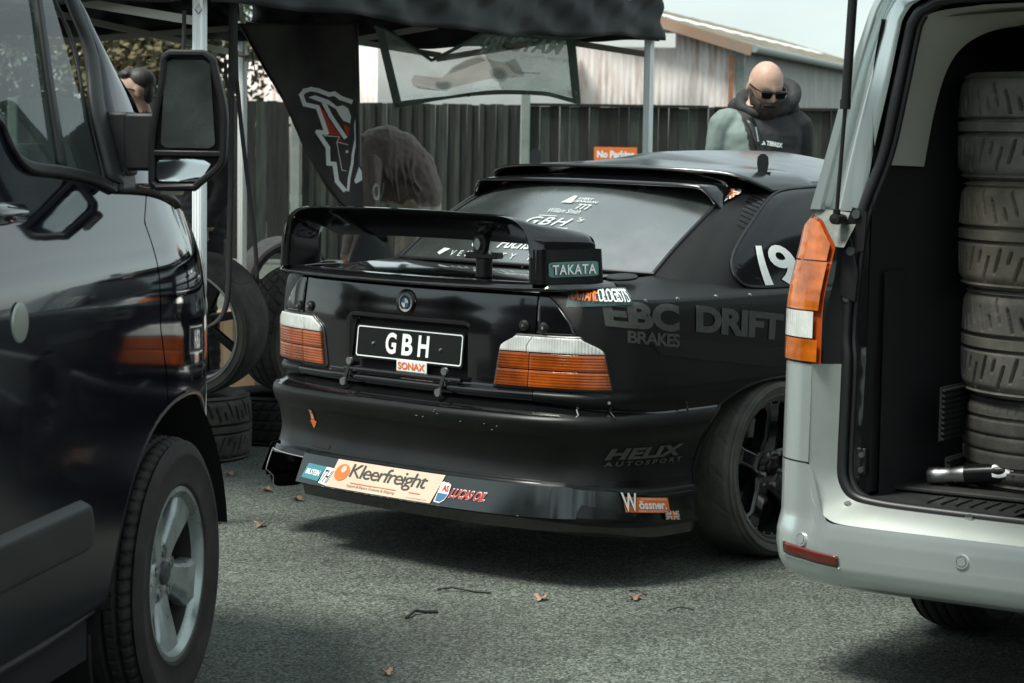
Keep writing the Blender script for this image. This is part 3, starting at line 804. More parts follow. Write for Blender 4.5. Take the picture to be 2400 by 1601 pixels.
disc((p0[0] - .0, p0[1] - .016, 1.085), (-.3, -1, 0), .020, .017, 'bracket_boss', M_steel, wing)
MB().box((p0[0], p0[1], 1.046), (.115, .06, .020), Matrix.Rotation(rad(18), 3, 'Z')).build('bracket_plate', M_black_plastic, wing, bevel=.003)
for dx in (-.042, .042): disc((p0[0] + dx, p0[1] - .016, 1.056), (0, 0, 1), .006, .006, 'bracket_bolt', M_steel, wing, 12)
MB().tube([(p0[0], p0[1], 1.04), (p0[0], p0[1], .975)], [.028, .028], 14).build('bracket_post', M_black_plastic, wing)
# maker's sticker on the right end block
ex_ = lambda a, b: Vector(((.6965 - .003 * b) * toe(-.955 + .175 * a), -.955 + .175 * a, 1.000 + .048 * b + .003 * a))
st = polyprint('sticker', [[(.5 + x, .5 + y) for x, y in rrect(1, 1, .12)]], lambda a, b: ex_(a, b), C_teal, wing, 2)
lettering('sticker_lettering', 'TAKATA', lambda a, b: ex_(a, b) + Vector((.0015, 0, 0)), M_black, wing, box=(.05, .12, .95, .86), bold=.05, spacing=1.12)
lettering('sticker_lettering', 'TAKATA', lambda a, b: ex_(a, b) + Vector((.003, 0, 0)), M_white, wing, box=(.065, .16, .94, .83), bold=.022, spacing=1.12)
# ---- stickers on the flank
def uz(u00, z00, u10, z10, u11, z11, u01, z01, off=.003):
    """bl, br, tr, tl in (u, z)"""
    def f(a, b):
        u = (u00 * (1 - a) + u10 * a) * (1 - b) + (u01 * (1 - a) + u11 * a) * b
        z = (z00 * (1 - a) + z10 * a) * (1 - b) + (z01 * (1 - a) + z11 * a) * b
        return Vector(S(u, v_of_z(u, z), off))
    return f
def gridprint(name, fn, material, parent, nx=10, ny=4):
    return MB().grid(fn, nx, ny).build(name, material, parent)
lettering('flank_lettering', 'EBC', uz(.84, .847, 1.136, .818, 1.139, .909, .826, .934), C_ghost, CAR, bold=.05, spacing=1.0, sub=.1)
lettering('flank_lettering', 'BRAKES', uz(.918, .793, 1.139, .767, 1.139, .812, .918, .833), C_ghost, CAR, bold=.03, spacing=.9, sub=.15)
lettering('flank_lettering', 'DRIFT', uz(1.221, .815, 1.700, .758, 1.709, .848, 1.224, .903), C_ghost, CAR, bold=.05, spacing=.95, sub=.15)
sw = lambda a, b: Vector(S(a, v_of_z(a, b), .0025))
polyprint('flank_stripe', [[(1.10, .800), (1.62, .742), (1.80, .735), (1.80, .66), (1.68, .672), (1.604, .675), (1.10, .742), (1.05, .750), (.985, .795), (1.0, .805)]], sw, C_ghostgloss, CAR, 4)
lettering('bumper_lettering', 'HELIX', uz(.843, .415, 1.189, .409, 1.192, .447, .846, .452, .0035), C_ghost, CAR, bold=.05, shear=.25, spacing=1.05, sub=.15)
lettering('bumper_lettering', 'AUTOSPORT', uz(.84, .394, 1.186, .388, 1.186, .404, .84, .409, .0035), C_ghost, CAR, bold=.03, shear=.2, spacing=1.5, sub=.2)
# long sticker on the shoulder
oc = lambda a, b: Vector((.668 + .105 * a - .012 * b + .010 * a * (1 - a), -.885 + .245 * a + .045 * b, 0)) 
def ocm(a, b, off=.0):
    u = .690 + .245 * a + .02 * b; b0 = .40
    if b < b0:
        lo = v_of_z(u, .905 + .010 * a); p = S(u, lo + (V_TOP - lo) * b / b0, .007 + off)
    else:
        p = np.array(shoulder((u - UQ0) / (u_at_y(1.75) - UQ0), (b - b0) * .62, 1)) + np.array([.004, -.004, .007 + off])
    return Vector(p)
gridprint('sticker', ocm, mat('dark_teal_sticker', (.035, .075, .07), .35), CAR, 14, 10)
lettering('sticker_lettering', 'OCTANE', lambda a, b: ocm(a, b, .005), M_orange, CAR, box=(.05, .2, .48, .82), bold=.03, spacing=.92, sub=.2)
lettering('sticker_lettering', 'OLOGISTS', lambda a, b: ocm(a, b, .005), M_white, CAR, box=(.485, .2, .96, .82), bold=.03, spacing=.92, sub=.2)
# piston sticker low on the corner
def wsm(a, b):
    u = .902 + .188 * a - .008 * b; zb = .250 - .020 * a; z = zb + .050 * b; p, n = plan(u); q = p + n * (.024 - .012 * (z - .2) / .1 + .001); return Vector((q[0], q[1], z))
gridprint('sticker', wsm, M_orange, CAR, 8, 3)
def lift(f, d):
    def g(a, b):
        p = f(a, b); q = Vector((p.x, p.y + .15, 0)).normalized(); return p + Vector((q.x, min(q.y, .0) , 0)).normalized() * d
    return g
lettering('sticker_lettering', 'W', lift(wsm, .003), M_black, CAR, box=(-.045, .02, .29, 1.32), bold=.06, sub=.3)
lettering('sticker_lettering', 'W', lift(wsm, .0045), M_white, CAR, box=(-.03, .05, .27, 1.28), bold=.02, sub=.3)
lettering('sticker_lettering', '\u00f6ssner.', lift(wsm, .003), M_white, CAR, box=(.29, .24, .93, .78), bold=.03, sub=.3)
lettering('sticker_lettering', 'HIGH PERFORMANCE PISTONS', lift(wsm, .002), M_white, CAR, box=(.36, .83, .95, .94))
lettering('sticker_lettering', 'RESEARCH & DEVELOPMENT', lift(wsm, .002), M_white, CAR, box=(.27, .06, .9, .17))
def union_flag(fn, parent, h0=.001):
    polyprint('flag_print', [[(0, 0), (1, 0), (1, 1), (0, 1)]], lift(fn, h0), M_navy, parent, 2)
    d = .13
    polyprint('flag_print', [[(0, 0), (d, 0), (1, 1 - d), (1, 1), (1 - d, 1), (0, d)], [(1, 0), (1, d), (d, 1), (0, 1), (0, 1 - d), (1 - d, 0)]], lift(fn, h0 + .0008), M_white, parent, 1)
    d = .05
    polyprint('flag_print', [[(0, 0), (d, 0), (1, 1 - d), (1, 1), (1 - d, 1), (0, d)], [(1, 0), (1, d), (d, 1), (0, 1), (0, 1 - d), (1 - d, 0)]], lift(fn, h0 + .0014), M_orange, parent, 1)
    polyprint('flag_print', [[(.36, 0), (.64, 0), (.64, 1), (.36, 1)], [(0, .32), (1, .32), (1, .68), (0, .68)]], lift(fn, h0 + .002), M_white, parent, 1)
    polyprint('flag_print', [[(.42, 0), (.58, 0), (.58, 1), (.42, 1)], [(0, .41), (1, .41), (1, .59), (0, .59)]], lift(fn, h0 + .0026), M_orange, parent, 1)
M_navy = mat('navy_print', (0.02, 0.03, 0.08), 0.4)
def ufm(a, b):
    u = 1.064 + .066 * a - .008 * b; z = .212 - .007 * a + .030 * b; p, n = plan(u); q = p + n * .027; return Vector((q[0], q[1], z))
union_flag(ufm, CAR)
# faceted skirt below the bumper: flat panel, hard lower edge, recessed corner, side blade
def skirt_piece(us, rows, name, material):
    vs_ = []
    for r in rows:
        for u in us:
            a_ = abs(u); k = sstep(.702, .765, a_); d, z = r[0] * (1 - k) + r[2] * k, r[1] * (1 - k) + r[3] * k
            z -= .034 * sstep(.76, 1.08, a_); p, n = plan(u); q = p + n * d; vs_.append((q[0], q[1], z))
    n = len(us); return MB().add(vs_, [(j * n + i, j * n + i + 1, (j + 1) * n + i + 1, (j + 1) * n + i) for j in range(len(rows) - 1) for i in range(n - 1)]).build(name, material, CAR, angle=17)
C_skirt = mat('gloss_black_skirt', (.007, .009, .0085), .12, ior=1.7, var=(5, .5), rvar=.05)
rows_ = [(-.03, .188, -.03, .187), (.006, .188, .004, .187), (.016, .231, .008, .229), (.046, .236, .020, .233), (.0075, .3335, .008, .324), (-.012, .3385, -.012, .329), (-.03, .345, -.03, .335)]
skirt_piece(edges_u(-.432, .700, .0125) + edges_u(.7015, .712, .005) + edges_u(.722, 1.215, .0125), rows_, 'rear_skirt', C_skirt)
skirt_piece(edges_u(-1.215, -.71, .0125), rows_, 'rear_skirt', C_skirt)
# stickers on the rear skirt
def skm(u00, z00, u10, z10, u11, z11, u01, z01, off=.003):
    def f(a, b):
        u = (u00 * (1 - a) + u10 * a) * (1 - b) + (u01 * (1 - a) + u11 * a) * b; z = (z00 * (1 - a) + z10 * a) * (1 - b) + (z01 * (1 - a) + z11 * a) * b
        p, n = plan(u); q = p + n * (float(np.interp(z, [.231, .236, .3335], [.016, .046, .0075])) + off); return Vector((q[0], q[1], z + off * .3))
    return f
klm = skm(-.262, .240, .232, .240, .268, .333, -.236, .333, .003)
ks = gridprint('sticker', klm, C_cream, CAR, 24, 4)
def kl(d): return lambda a, b: klm(a, b) + Vector((0, -d, d * .3))
M_grey = mat('grey_green_print', (0.05, 0.06, 0.05), 0.5)
polyprint('sticker_print', [circ(.5, 28, .5, .5)], lambda a, b: kl(.0015)(.095 + .135 * (a - .5), .56 + .60 * (b - .5)), M_orange, CAR, 1)
polyprint('sticker_print', [circ(.5, 20, .5, .5)], lambda a, b: kl(.0025)(.103 + .05 * (a - .5), .68 + .26 * (b - .5)), C_cream, CAR, 1)
lettering('sticker_lettering', 'Kleerfreight', kl(.002), M_grey, CAR, box=(.175, .30, .89, .93), spacing=.86, sub=.3)
lettering('sticker_lettering', 'Import & Export Customs & Shipping', kl(.002), M_grey, CAR, box=(.20, .08, .66, .20), shear=.15)
lettering('sticker_lettering', 'www.kleerfreight.com', kl(.002), M_grey, CAR, box=(.78, .05, .96, .10), shear=.15)
polyprint('sticker_print', [[(.22, .24), (.66, .24), (.66, .265), (.22, .265)], [(.78, .24), (.88, .24), (.88, .265), (.78, .265)]], kl(.002), M_orange, CAR, 1)
blm = skm(-.405, .254, -.312, .250, -.288, .301, -.386, .303, .003)
gridprint('sticker', blm, mat('turquoise_sticker', (0.05, 0.22, 0.26), 0.4), CAR, 6, 2)
lettering('sticker_lettering', 'BILSTEIN', lambda a, b: blm(a, b) + Vector((0, -.0015, 0)), M_white, CAR, box=(.12, .3, .9, .68), bold=.04)
thm = skm(-.306, .246, -.250, .240, -.235, .300, -.286, .301, .0025)
gridprint('sticker', thm, M_white, CAR, 4, 2)
lettering('sticker_lettering', 'THI', lambda a, b: thm(a, b) + Vector((0, -.001, 0)), M_black, CAR, box=(.05, .1, .9, .85), shear=.5)
lum = skm(.300, .262, .440, .262, .455, .305, .312, .305, .003)
lettering('sticker_lettering', 'LUCAS OIL', lambda a, b: lum(a, b) + Vector((0, .0005, 0)), M_white, CAR, box=(-.012, .08, 1.012, .80), bold=.06, shear=.25)
lettering('sticker_lettering', 'LUCAS OIL', lambda a, b: lum(a, b) + Vector((0, -.0012, 0)), M_red, CAR, box=(0, .12, 1, .76), bold=.02, shear=.25)
shm = skm(.243, .244, .300, .246, .300, .312, .256, .318, .0025)
polyprint('sticker_print', [[(0.1, .9), (.3, .96), (.5, .93), (.7, .97), (1, .9), (.95, .45), (.75, .15), (.45, 0), (0, .05)]], shm, M_white, CAR, 2)
polyprint('sticker_print', [[(.1, .45), (.9, .45), (.72, .2), (.45, .06), (.1, .1)]], lambda a, b: shm(a, b) + Vector((0, -.001, 0)), M_blue, CAR, 1)
lettering('sticker_lettering', 'AS', lambda a, b: shm(a, b) + Vector((0, -.001, 0)), M_red, CAR, box=(.35, .55, .9, .85), bold=.05)
# tow arrow and slot
twm = uz(-.463, .414, -.413, .414, -.411, .481, -.462, .481, .003)
polyprint('tow_arrow', [[(.22, 1), (.62, 1), (.62, .42), (.85, .42), (.42, 0), (.02, .42), (.22, .42)]], twm, M_orange, CAR, 1)
for k, ch in enumerate('TOW'): lettering('tow_lettering', ch, lambda a, b: twm(a, b) + Vector((0, -.0015, 0)), M_white, CAR, box=(.31, .84 - .16 * k, .53, .96 - .16 * k), bold=.04)
slm = uz(-.437, .352, -.338, .352, -.335, .366, -.434, .366, .002)
gridprint('tow_slot', slm, M_dark, CAR, 6, 1)
# exhaust cut-out: inner walls and tail pipe
b = MB()
for u in (-.702, -.432):
    b.grid(lambda a, t, u=u: tuple(np.array(S(u, 0.4 + 3.9 * t)) + np.array([0, .20 * a, 0])), 3, 8)
b.grid(lambda a, t: tuple(np.array(S(-.702 + .27 * a, v_of_z(-.5, .316))) + np.array([0, .20 * t, 0])), 6, 3)
b.grid(lambda a, t: tuple(np.array(S(-.702 + .27 * a, .4 + 3.9 * t)) + np.array([0, .20, 0])), 6, 6)
b.build('exhaust_recess', C_gloss, CAR)
b = MB(); b.lathe([(.036, -.93), (.036, -.70), (.032, -.70), (.032, -.93)], 24, axis='Y', c=(-.505, 0, .262), closed=True).build('tail_pipe', mat('heat_stained_steel', (0.30, 0.22, 0.15), 0.4, metal=1), CAR)
b = MB(); e_ = [S(-.434, v_of_z(-.434, z), .001) for z in np.linspace(.24, .313, 6)]
b.tube(e_, .0022, 5); b.tube([S(u, v_of_z(u, .316), .001) for u in np.linspace(-.70, -.434, 10)], .002, 5)
b.tube([S(-.702, v_of_z(-.702, z), .001) for z in np.linspace(.19, .313, 6)], .0025, 5)
b.build('scuffed_edge', C_carbon, CAR)
# chips and scuffs in the skirt edge and bumper corner
rr = random.Random(3)
b = MB()
for k in range(26):
    u = rr.choice([rr.uniform(-.42, .72), rr.uniform(-.3, .2)]); p_, n_ = plan(u); q_ = p_ + n_ * .0455; p = (q_[0], q_[1], .2365); ln = rr.uniform(.003, .014)
    b.box(p, (ln, .0016, rr.uniform(.0008, .0016)))
for k in range(9):
    b.box(S(rr.uniform(-.1, .6), rr.uniform(8, 10), .001), (rr.uniform(.003, .009), .002, .0015))
pth = [Vector(S(.742 + .004 * ((k * 7) % 3 - 1), 11.6 - 1.5 * k / 6, .002)) for k in range(7)]
b.tube(pth, .0022, 5)
b.build('paint_chip', C_carbon, CAR, smooth=False)
# rivets and hooks along the flank
for u, z in ((.698, .915), (1.149, .930), (1.534, .922), (.855, .60), (1.0, .925), (1.35, .925)):
    p = S(u, v_of_z(u, z), .001); _, n2 = plan(u); disc(p, (n2[0], n2[1], .1), .0055, .004, 'rivet', M_steel, CAR, 10)
for u in (.862, 1.186):
    MB().tube([S(u, v_of_z(u, .588), .006), S(u, v_of_z(u, .570), .012), S(u + .006, v_of_z(u, .553), .010)], .003, 6).build('bumper_clip', M_black, CAR)
disc((.655, -.62, .990), (.05, -.12, 1), .052, .004, 'filler_disc', C_matte, CAR)
# ---- writing on the rear screen
def scm(a0, t0, a1, t1, off=.004, sk=0.0): return lambda a, b: screen(a0 + (a1 - a0) * a + sk * b, t0 + (t1 - t0) * b, off)
M_faded = mat('faded_white_print', (0.50, 0.55, 0.53), 0.5)
lettering('screen_lettering', 'AVERY', scm(.565, .448, .628, .468), M_faded, CAR, bold=.02, shear=.3)
lettering('screen_lettering', 'DENNISON', scm(.562, .425, .652, .443), M_faded, CAR, bold=.02, shear=.3)
polyprint('screen_print', [[(0, 0), (1, 0), (.85, 1), (.5, 1)]], scm(.520, .415, .562, .480), M_faded, CAR, 1)
lettering('screen_lettering', 'William Smith', scm(.505, .335, .628, .366), M_faded, CAR, shear=.2)
polyprint('screen_print', [[(0, 0), (.15, 0), (.30, 1), (0, 1), (0, .8), (.2, .8)], [(.35, 0), (.5, 0), (.65, 1), (.35, 1), (.35, .8), (.55, .8)], [(.7, 0), (.85, 0), (1, 1), (.7, 1), (.7, .8), (.9, .8)]], scm(.595, .372, .642, .412), M_faded, CAR, 1)
lettering('screen_lettering', 'GBH', scm(.462, .247, .630, .300), M_faded, CAR, bold=.01, shear=.35, spacing=1.2)
lettering('screen_lettering', "'s", scm(.645, .285, .668, .312), M_faded, CAR, shear=.3)
polyprint('screen_print', [[(0, 0), (1, 0), (1, 1), (0, 1)]], scm(.49, .308, .56, .312), M_faded, CAR, 1)
polyprint('screen_print', [[(0, 0), (1, 0), (1, 1), (0, 1)]], scm(.56, .232, .64, .236), M_faded, CAR, 1)
lettering('screen_lettering', 'VELOCITY TUNING', scm(.262, .028, .80, .062), M_faded, CAR, spacing=1.9)
polyprint('screen_print', [[(0, .3), (.3, 1), (1, .9), (.7, .5), (.4, 0)]], scm(.195, .030, .245, .075), M_faded, CAR, 1)
polyprint('screen_print', [[(.5 + .5 * math.cos(t), .5 + .5 * math.sin(t)) for t in np.linspace(0, 6.28, 20, endpoint=False)]], scm(.325, .085, .385, .140), M_faded, CAR, 1)
lettering('screen_lettering', 'Fuchs', scm(.44, .09, .57, .150), M_faded, CAR, bold=.02, shear=.3)
# letters between the two roof lips and the flag at the corner
def visorprint(a, b):
    k = a * 10; lo = np.array(_cr(RL, k)); hi = np.array(screen(a, .97)); p = lo * (1 - b) + hi * b; p[2] += .012; return p
lettering('screen_lettering', 'AVERY', lambda a, b: visorprint(.735 + .10 * a, .35 + .18 * b), M_faded, CAR, bold=.02, shear=.3)
lettering('screen_lettering', 'DENNISON', lambda a, b: visorprint(.725 + .13 * a, .10 + .18 * b), M_faded, CAR, bold=.02, shear=.3)
polyprint('screen_print', [[(0, 0), (1, 0), (.8, 1), (.55, 1)]], lambda a, b: visorprint(.66 + .07 * a, .08 + .55 * b), M_faded, CAR, 1)
FQ = quadmap(gh(.027, .635, 1, .004), gh(.100, .76, 1, .004), gh(.052, .835, 1, .004), np.array(screen(.955, .80)) + np.array([0, 0, .006]), .004)
union_flag(lambda a, b: FQ(a, b), CAR, .001)
# ---- wheels
M_drift = mat('scrubbed_drift_rubber', (0.040, 0.040, 0.036), 0.78, var=(9, 0.5), col2=(0.095, 0.092, 0.080), bump=(110, .4, .004))
for (y, nm) in ((.02, 'rear'), (2.70, 'front')):
    for s in (1, -1):
        wr = empty('wheel', (s * .748, y, .309), 0 if s > 0 else math.pi); wr.parent = CAR
        wr.rotation_euler = (0, rad(-2.2) * 1, 0) if s > 0 else (0, rad(-2.2), math.pi)
        tyre_obj('tyre', tyre_mesh('drift', .311, .245, .240, groove_slick, .004, nth=300, nw=36), M_drift, wr)
        rim_five(wr, .238, .235, C_gloss, mat('black_rim_lip', (0.012, 0.012, 0.012), 0.2) if (y < 1 and s > 0) else C_satin, C_satin, .085, lip_rivets=(y < 1 and s > 0), bolts=True)
        MB().lathe([(.2495, .102), (.2515, .1035), (.2515, .106), (.2485, .1055)], 72, closed=True).build('polished_rim_edge', M_steel, wr)
        wheel_disc_dark(wr, .238)
# ------------------------------------------------------------------ ground
M_asphalt = bpy.data.materials.new('asphalt'); M_asphalt.use_nodes = True
def _asphalt(m):
    n = m.node_tree.nodes; l = m.node_tree.links.new; b = n['Principled BSDF']
    t = n.new('ShaderNodeTexCoord')
    vo = n.new('ShaderNodeTexVoronoi'); vo.inputs['Scale'].default_value = 150; l(t.outputs['Object'], vo.inputs['Vector'])
    no = n.new('ShaderNodeTexNoise'); no.inputs['Scale'].default_value = 330; no.inputs['Detail'].default_value = 3; l(t.outputs['Object'], no.inputs['Vector'])
    nb = n.new('ShaderNodeTexNoise'); nb.inputs['Scale'].default_value = 1.3; nb.inputs['Detail'].default_value = 6; l(t.outputs['Object'], nb.inputs['Vector'])
    r1 = n.new('ShaderNodeValToRGB'); e = r1.color_ramp.elements
    e[0].position = 0.30; e[0].color = (0.016, 0.018, 0.0155, 1); e[1].position = 0.72; e[1].color = (0.205, 0.225, 0.195, 1)
    el = r1.color_ramp.elements.new(.5); el.color = (0.070, 0.079, 0.067, 1)
    mx0 = n.new('ShaderNodeMix'); mx0.data_type = 'RGBA'; mx0.inputs[0].default_value = .5; l(vo.outputs['Color'], mx0.inputs[6]); l(no.outputs[0], mx0.inputs[7])
    l(mx0.outputs[2], r1.inputs[0])
    mr = n.new('ShaderNodeMapRange'); mr.inputs[1].default_value = .3; mr.inputs[2].default_value = .7; mr.inputs[3].default_value = .66; mr.inputs[4].default_value = 1.3; l(nb.outputs[0], mr.inputs[0])
    mm = n.new('ShaderNodeMix'); mm.data_type = 'RGBA'; mm.blend_type = 'MULTIPLY'; mm.inputs[0].default_value = 1; l(r1.outputs[0], mm.inputs[6]); l(mr.outputs[0], mm.inputs[7])
    ns = n.new('ShaderNodeTexNoise'); ns.inputs['Scale'].default_value = 2.6; ns.inputs['Detail'].default_value = 4; ns.inputs['Distortion'].default_value = .8; l(t.outputs['Object'], ns.inputs['Vector'])
    rs = n.new('ShaderNodeMapRange'); rs.inputs[1].default_value = .58; rs.inputs[2].default_value = .70; rs.inputs[3].default_value = 1.0; rs.inputs[4].default_value = .62; l(ns.outputs[0], rs.inputs[0])
    wv = n.new('ShaderNodeTexVoronoi'); wv.inputs['Scale'].default_value = 26; l(t.outputs['Object'], wv.inputs['Vector'])
    rw = n.new('ShaderNodeMapRange'); rw.inputs[1].default_value = .03; rw.inputs[2].default_value = .06; rw.inputs[3].default_value = 2.2; rw.inputs[4].default_value = 1.0; l(wv.outputs['Distance'], rw.inputs[0])
    m3_ = n.new('ShaderNodeMath'); m3_.operation = 'MULTIPLY'; l(rs.outputs[0], m3_.inputs[0]); l(rw.outputs[0], m3_.inputs[1])
    mm2 = n.new('ShaderNodeMix'); mm2.data_type = 'RGBA'; mm2.blend_type = 'MULTIPLY'; mm2.inputs[0].default_value = 1; l(mm.outputs[2], mm2.inputs[6]); l(m3_.outputs[0], mm2.inputs[7])
    l(mm2.outputs[2], b.inputs['Base Color']); b.inputs['Roughness'].default_value = .78; b.inputs['Specular IOR Level'].default_value = .35
    bp = n.new('ShaderNodeBump'); bp.inputs['Strength'].default_value = 1.0; bp.inputs['Distance'].default_value = .004
    l(mx0.outputs[2], bp.inputs['Height']); l(bp.outputs[0], b.inputs['Normal'])
_asphalt(M_asphalt)
b = MB().add([(-400, -400, 0), (400, -400, 0), (400, 600, 0), (-400, 600, 0)], [(0, 1, 2, 3)])
tag(b.build('ground', M_asphalt, smooth=False), kind='structure')

# added unseen backdrop behind and beside the camera, giving the paintwork dark reflections
M_backdrop = mat('backdrop_green', (.020, .026, .014), .95, var=(1.1, .5), bump=(2.5, 1.0, .4))
def dark_backdrop(a, t):
    th = rad(-205 + 230 * a); r = 26 + 3.0 * math.sin(a * 37) + 1.5 * math.sin(a * 91 + t * 7); h = 3.9 + .8 * math.sin(a * 29) + .5 * math.sin(a * 67 + 1) + .35 * math.sin(a * 151)
    r += 1.6 * math.sin(t * 5 + a * 50) * t + 2.5 * t * t
    return (r * math.cos(th), 2 + r * math.sin(th) * .9, h * t)
tag(MB().grid(dark_backdrop, 260, 14).build('dark_backdrop', M_backdrop, angle=180), kind='stuff')
# ------------------------------------------------------------------ the dark blue-black panel van on the left (local x = right, y = forward, origin under the front right wheel face)
DV = empty('panel_van', (-0.83828, 5.66977, 0), -rad(10), 'glossy dark navy panel van with silver alloy wheel, cropped at the left edge', 'van')
D_paint = mat('navy_paint', (0.0040, 0.0045, 0.010), 0.07, spec=0.25, coat=0.8, var=(7, 0.4), bump=(3.2, 0.018, 0.01))
def _film(m):                                              # road film: duller towards the sill
    n = m.node_tree.nodes; l = m.node_tree.links.new; b_ = n['Principled BSDF']; t = n.new('ShaderNodeTexCoord'); sx = n.new('ShaderNodeSeparateXYZ'); l(t.outputs['Object'], sx.inputs[0])
    z = n.new('ShaderNodeTexNoise'); z.inputs['Scale'].default_value = 6; z.inputs['Detail'].default_value = 6; l(t.outputs['Object'], z.inputs['Vector'])
    ad = n.new('ShaderNodeMath'); ad.operation = 'MULTIPLY_ADD'; ad.inputs[1].default_value = .25; l(z.outputs[0], ad.inputs[0]); l(sx.outputs[2], ad.inputs[2])
    mr = n.new('ShaderNodeMapRange'); mr.inputs[1].default_value = .70; mr.inputs[2].default_value = 1.12; mr.inputs[3].default_value = .17; mr.inputs[4].default_value = .06; l(ad.outputs[0], mr.inputs[0]); l(mr.outputs[0], b_.inputs['Roughness'])
    mc = n.new('ShaderNodeMapRange'); mc.inputs[1].default_value = .70; mc.inputs[2].default_value = 1.12; mc.inputs[3].default_value = .0; mc.inputs[4].default_value = .8; l(ad.outputs[0], mc.inputs[0]); l(mc.outputs[0], b_.inputs['Coat Weight'])
_film(D_paint)
D_lower = mat('dusty_navy_paint', (0.006, 0.0065, 0.011), 0.30, spec=0.4, var=(6, 0.6), rvar=0.12)
D_alloy = mat('silver_alloy', (0.38, 0.42, 0.41), 0.33, metal=0.6, var=(12, 0.25), rvar=0.1)
D_mirror = mat('dusty_mirror', (0.10, 0.11, 0.105), 0.22, metal=0.8, var=(5, 0.4), rvar=0.08)
D_glass = glass_mat('cab_glass', (0.62, 0.70, 0.67), 1.5, 0.0, haze=0.10)
WZ = [(.30, -.060), (.36, -.020), (.42, .000), (.55, .016), (.75, .027), (.92, .033), (1.04, .034), (1.12, .029), (1.18, .014), (1.25, -.012), (1.33, -.042), (1.40, -.066), (1.48, -.090), (1.60, -.126), (1.75, -.171), (1.90, -.225), (1.97, -.275)]
_wz = np.array(crom(WZ, 6))
def dvx(y, z):
    x = float(np.interp(z, _wz[:, 0], _wz[:, 1]))
    t = max(0.0, y + .12)
    k = .30 + .10 * sstep(.85, 1.25, z)
    x -= k * t ** 2.25
    # swage running up from the wheel arch
    return x
def DVP(y, z, off=0.0): return (dvx(y, z) + off, y, z)
def dv_arch(y, z): 
    if z < .36: return abs((y - .035) / .485) ** 2.2
    return abs((y - .035) / .485) ** 2.2 + ((z - .36) / .445) ** 2.2
def gapline(z): return float(np.interp(z, [.30, .78, .88, .99, 1.14, 1.24, 1.31], [-.10, -.118, -.147, -.195, -.192, -.188, -.095]))
def belt(y): return float(np.interp(y, [-4, -1.35, -.95, -.87, -.84, -.79, -.60, -.32, -.05, .2, .5, .75, .95], [1.53, 1.53, 1.50, 1.488, 1.43, 1.388, 1.372, 1.318, 1.300, 1.255, 1.17, 1.06, .96]))
def dv_panel(name, yf0, yf1, zf0, zf1, nu, nv, material, mirror=False, off=0.0):
    P = np.zeros((nv + 1, nu + 1, 3)); ins = np.zeros((nv + 1, nu + 1), bool)
    for j in range(nv + 1):
        for i in range(nu + 1):
            a, t = i / nu, j / nv
            z = .5; y = 0
            for _ in range(3):
                y = yf0(z) + (yf1(z) - yf0(z)) * a; z = zf0(y) + (zf1(y) - zf0(y)) * t
            P[j, i] = DVP(y, z, off); ins[j, i] = dv_arch(y, z) < 1
    fs = []; mv = set()
    for j in range(nv):
        for i in range(nu):
            c = [(j, i), (j, i + 1), (j + 1, i + 1), (j + 1, i)]
            if all(ins[q] for q in c): continue
            fs.append(tuple(q[0] * (nu + 1) + q[1] for q in c)); mv |= {q for q in c if ins[q]}
    for q in mv:
        x, y, z = P[q]; k = dv_arch(y, z) ** (-1 / 2.2)
        if z < .36: P[q][1] = .035 + math.copysign(.485, y - .035)
        else: P[q][1] = .035 + (y - .035) * k; P[q][2] = .36 + (z - .36) * k
    V = P.reshape(-1, 3).copy()
    if mirror: V[:, 0] = -1.98 - V[:, 0]; fs = [f[::-1] for f in fs]
    return MB().add(V, fs).build(name, material, DV, angle=50)
for mir in (False, True):
    nm = 'door'
    dv_panel('front_door', lambda z: -1.42, lambda z: gapline(z) - .004, lambda y: .352 if y < -.5 else .352, lambda y: min(belt(y), 1.53), 90, 80, D_paint, mir)
    dv_panel('front_wing', lambda z: gapline(z) + .004, lambda z: .62, lambda y: .42, lambda y: belt(y), 40, 70, D_paint, mir)
    dv_panel('side_panel', lambda z: -3.65, lambda z: -1.428, lambda y: .352, lambda y: 1.97, 30, 40, D_paint, mir)
# nose: loft from the wing edge round to the middle
def nose(a, t, mir=1):
    zt = .96 + .21 * (1 - sstep(0, .6, a)) * 1.0
    z = .42 + (1.17 - .42) * t
    z = min(z, 1.17)
    x0 = dvx(.62, z); th = a * math.pi / 2
    xc = -.99; yn = .93 + .06 * math.sin(t * math.pi) - .12 * t ** 3
    x = x0 + (xc - x0) * math.sin(th) ** 1.1; y = .62 + (yn - .62) * (1 - (1 - math.sin(th)) ** 2.2)
    if mir < 0: x = -1.98 - x
    return (x, y, z)
for s in (1, -1):
    MB().grid(lambda a, t: nose(a, t, s), 26, 18, flip=(s < 0)).build('front_bumper', D_paint, DV)
# bonnet, windscreen and roof
def dvbonnet(a, t):
    q = 2 * a - 1; y = -.05 + 1.0 * t; y2 = min(y, .93 - .18 * q * q); e = -.99 + (.99 + dvx(min(y2, .75), belt(y2))) * q
    return (e, y2, belt(y2) + .07 * (1 - q * q) * (1 - .4 * t))
MB().grid(dvbonnet, 24, 16).build('bonnet', D_paint, DV)
def dvscreen(a, t):
    q = 2 * a - 1; y = -.02 - .78 * t; z = 1.32 + .62 * t; x = -.99 + (.99 + dvx(-.2, z) - .02) * q
    return (x, y + .16 * (1 - q * q), z)
MB().grid(dvscreen, 20, 12).build('windscreen', D_glass, DV)
def dvroof(a, t):
    q = 2 * a - 1; y = -.78 - 2.87 * t; return (-.99 + .715 * q, y + .1 * (1 - q * q) * (1 - t), 1.97 + .05 * (1 - q * q))
MB().grid(dvroof, 16, 12).build('roof', D_paint, DV)
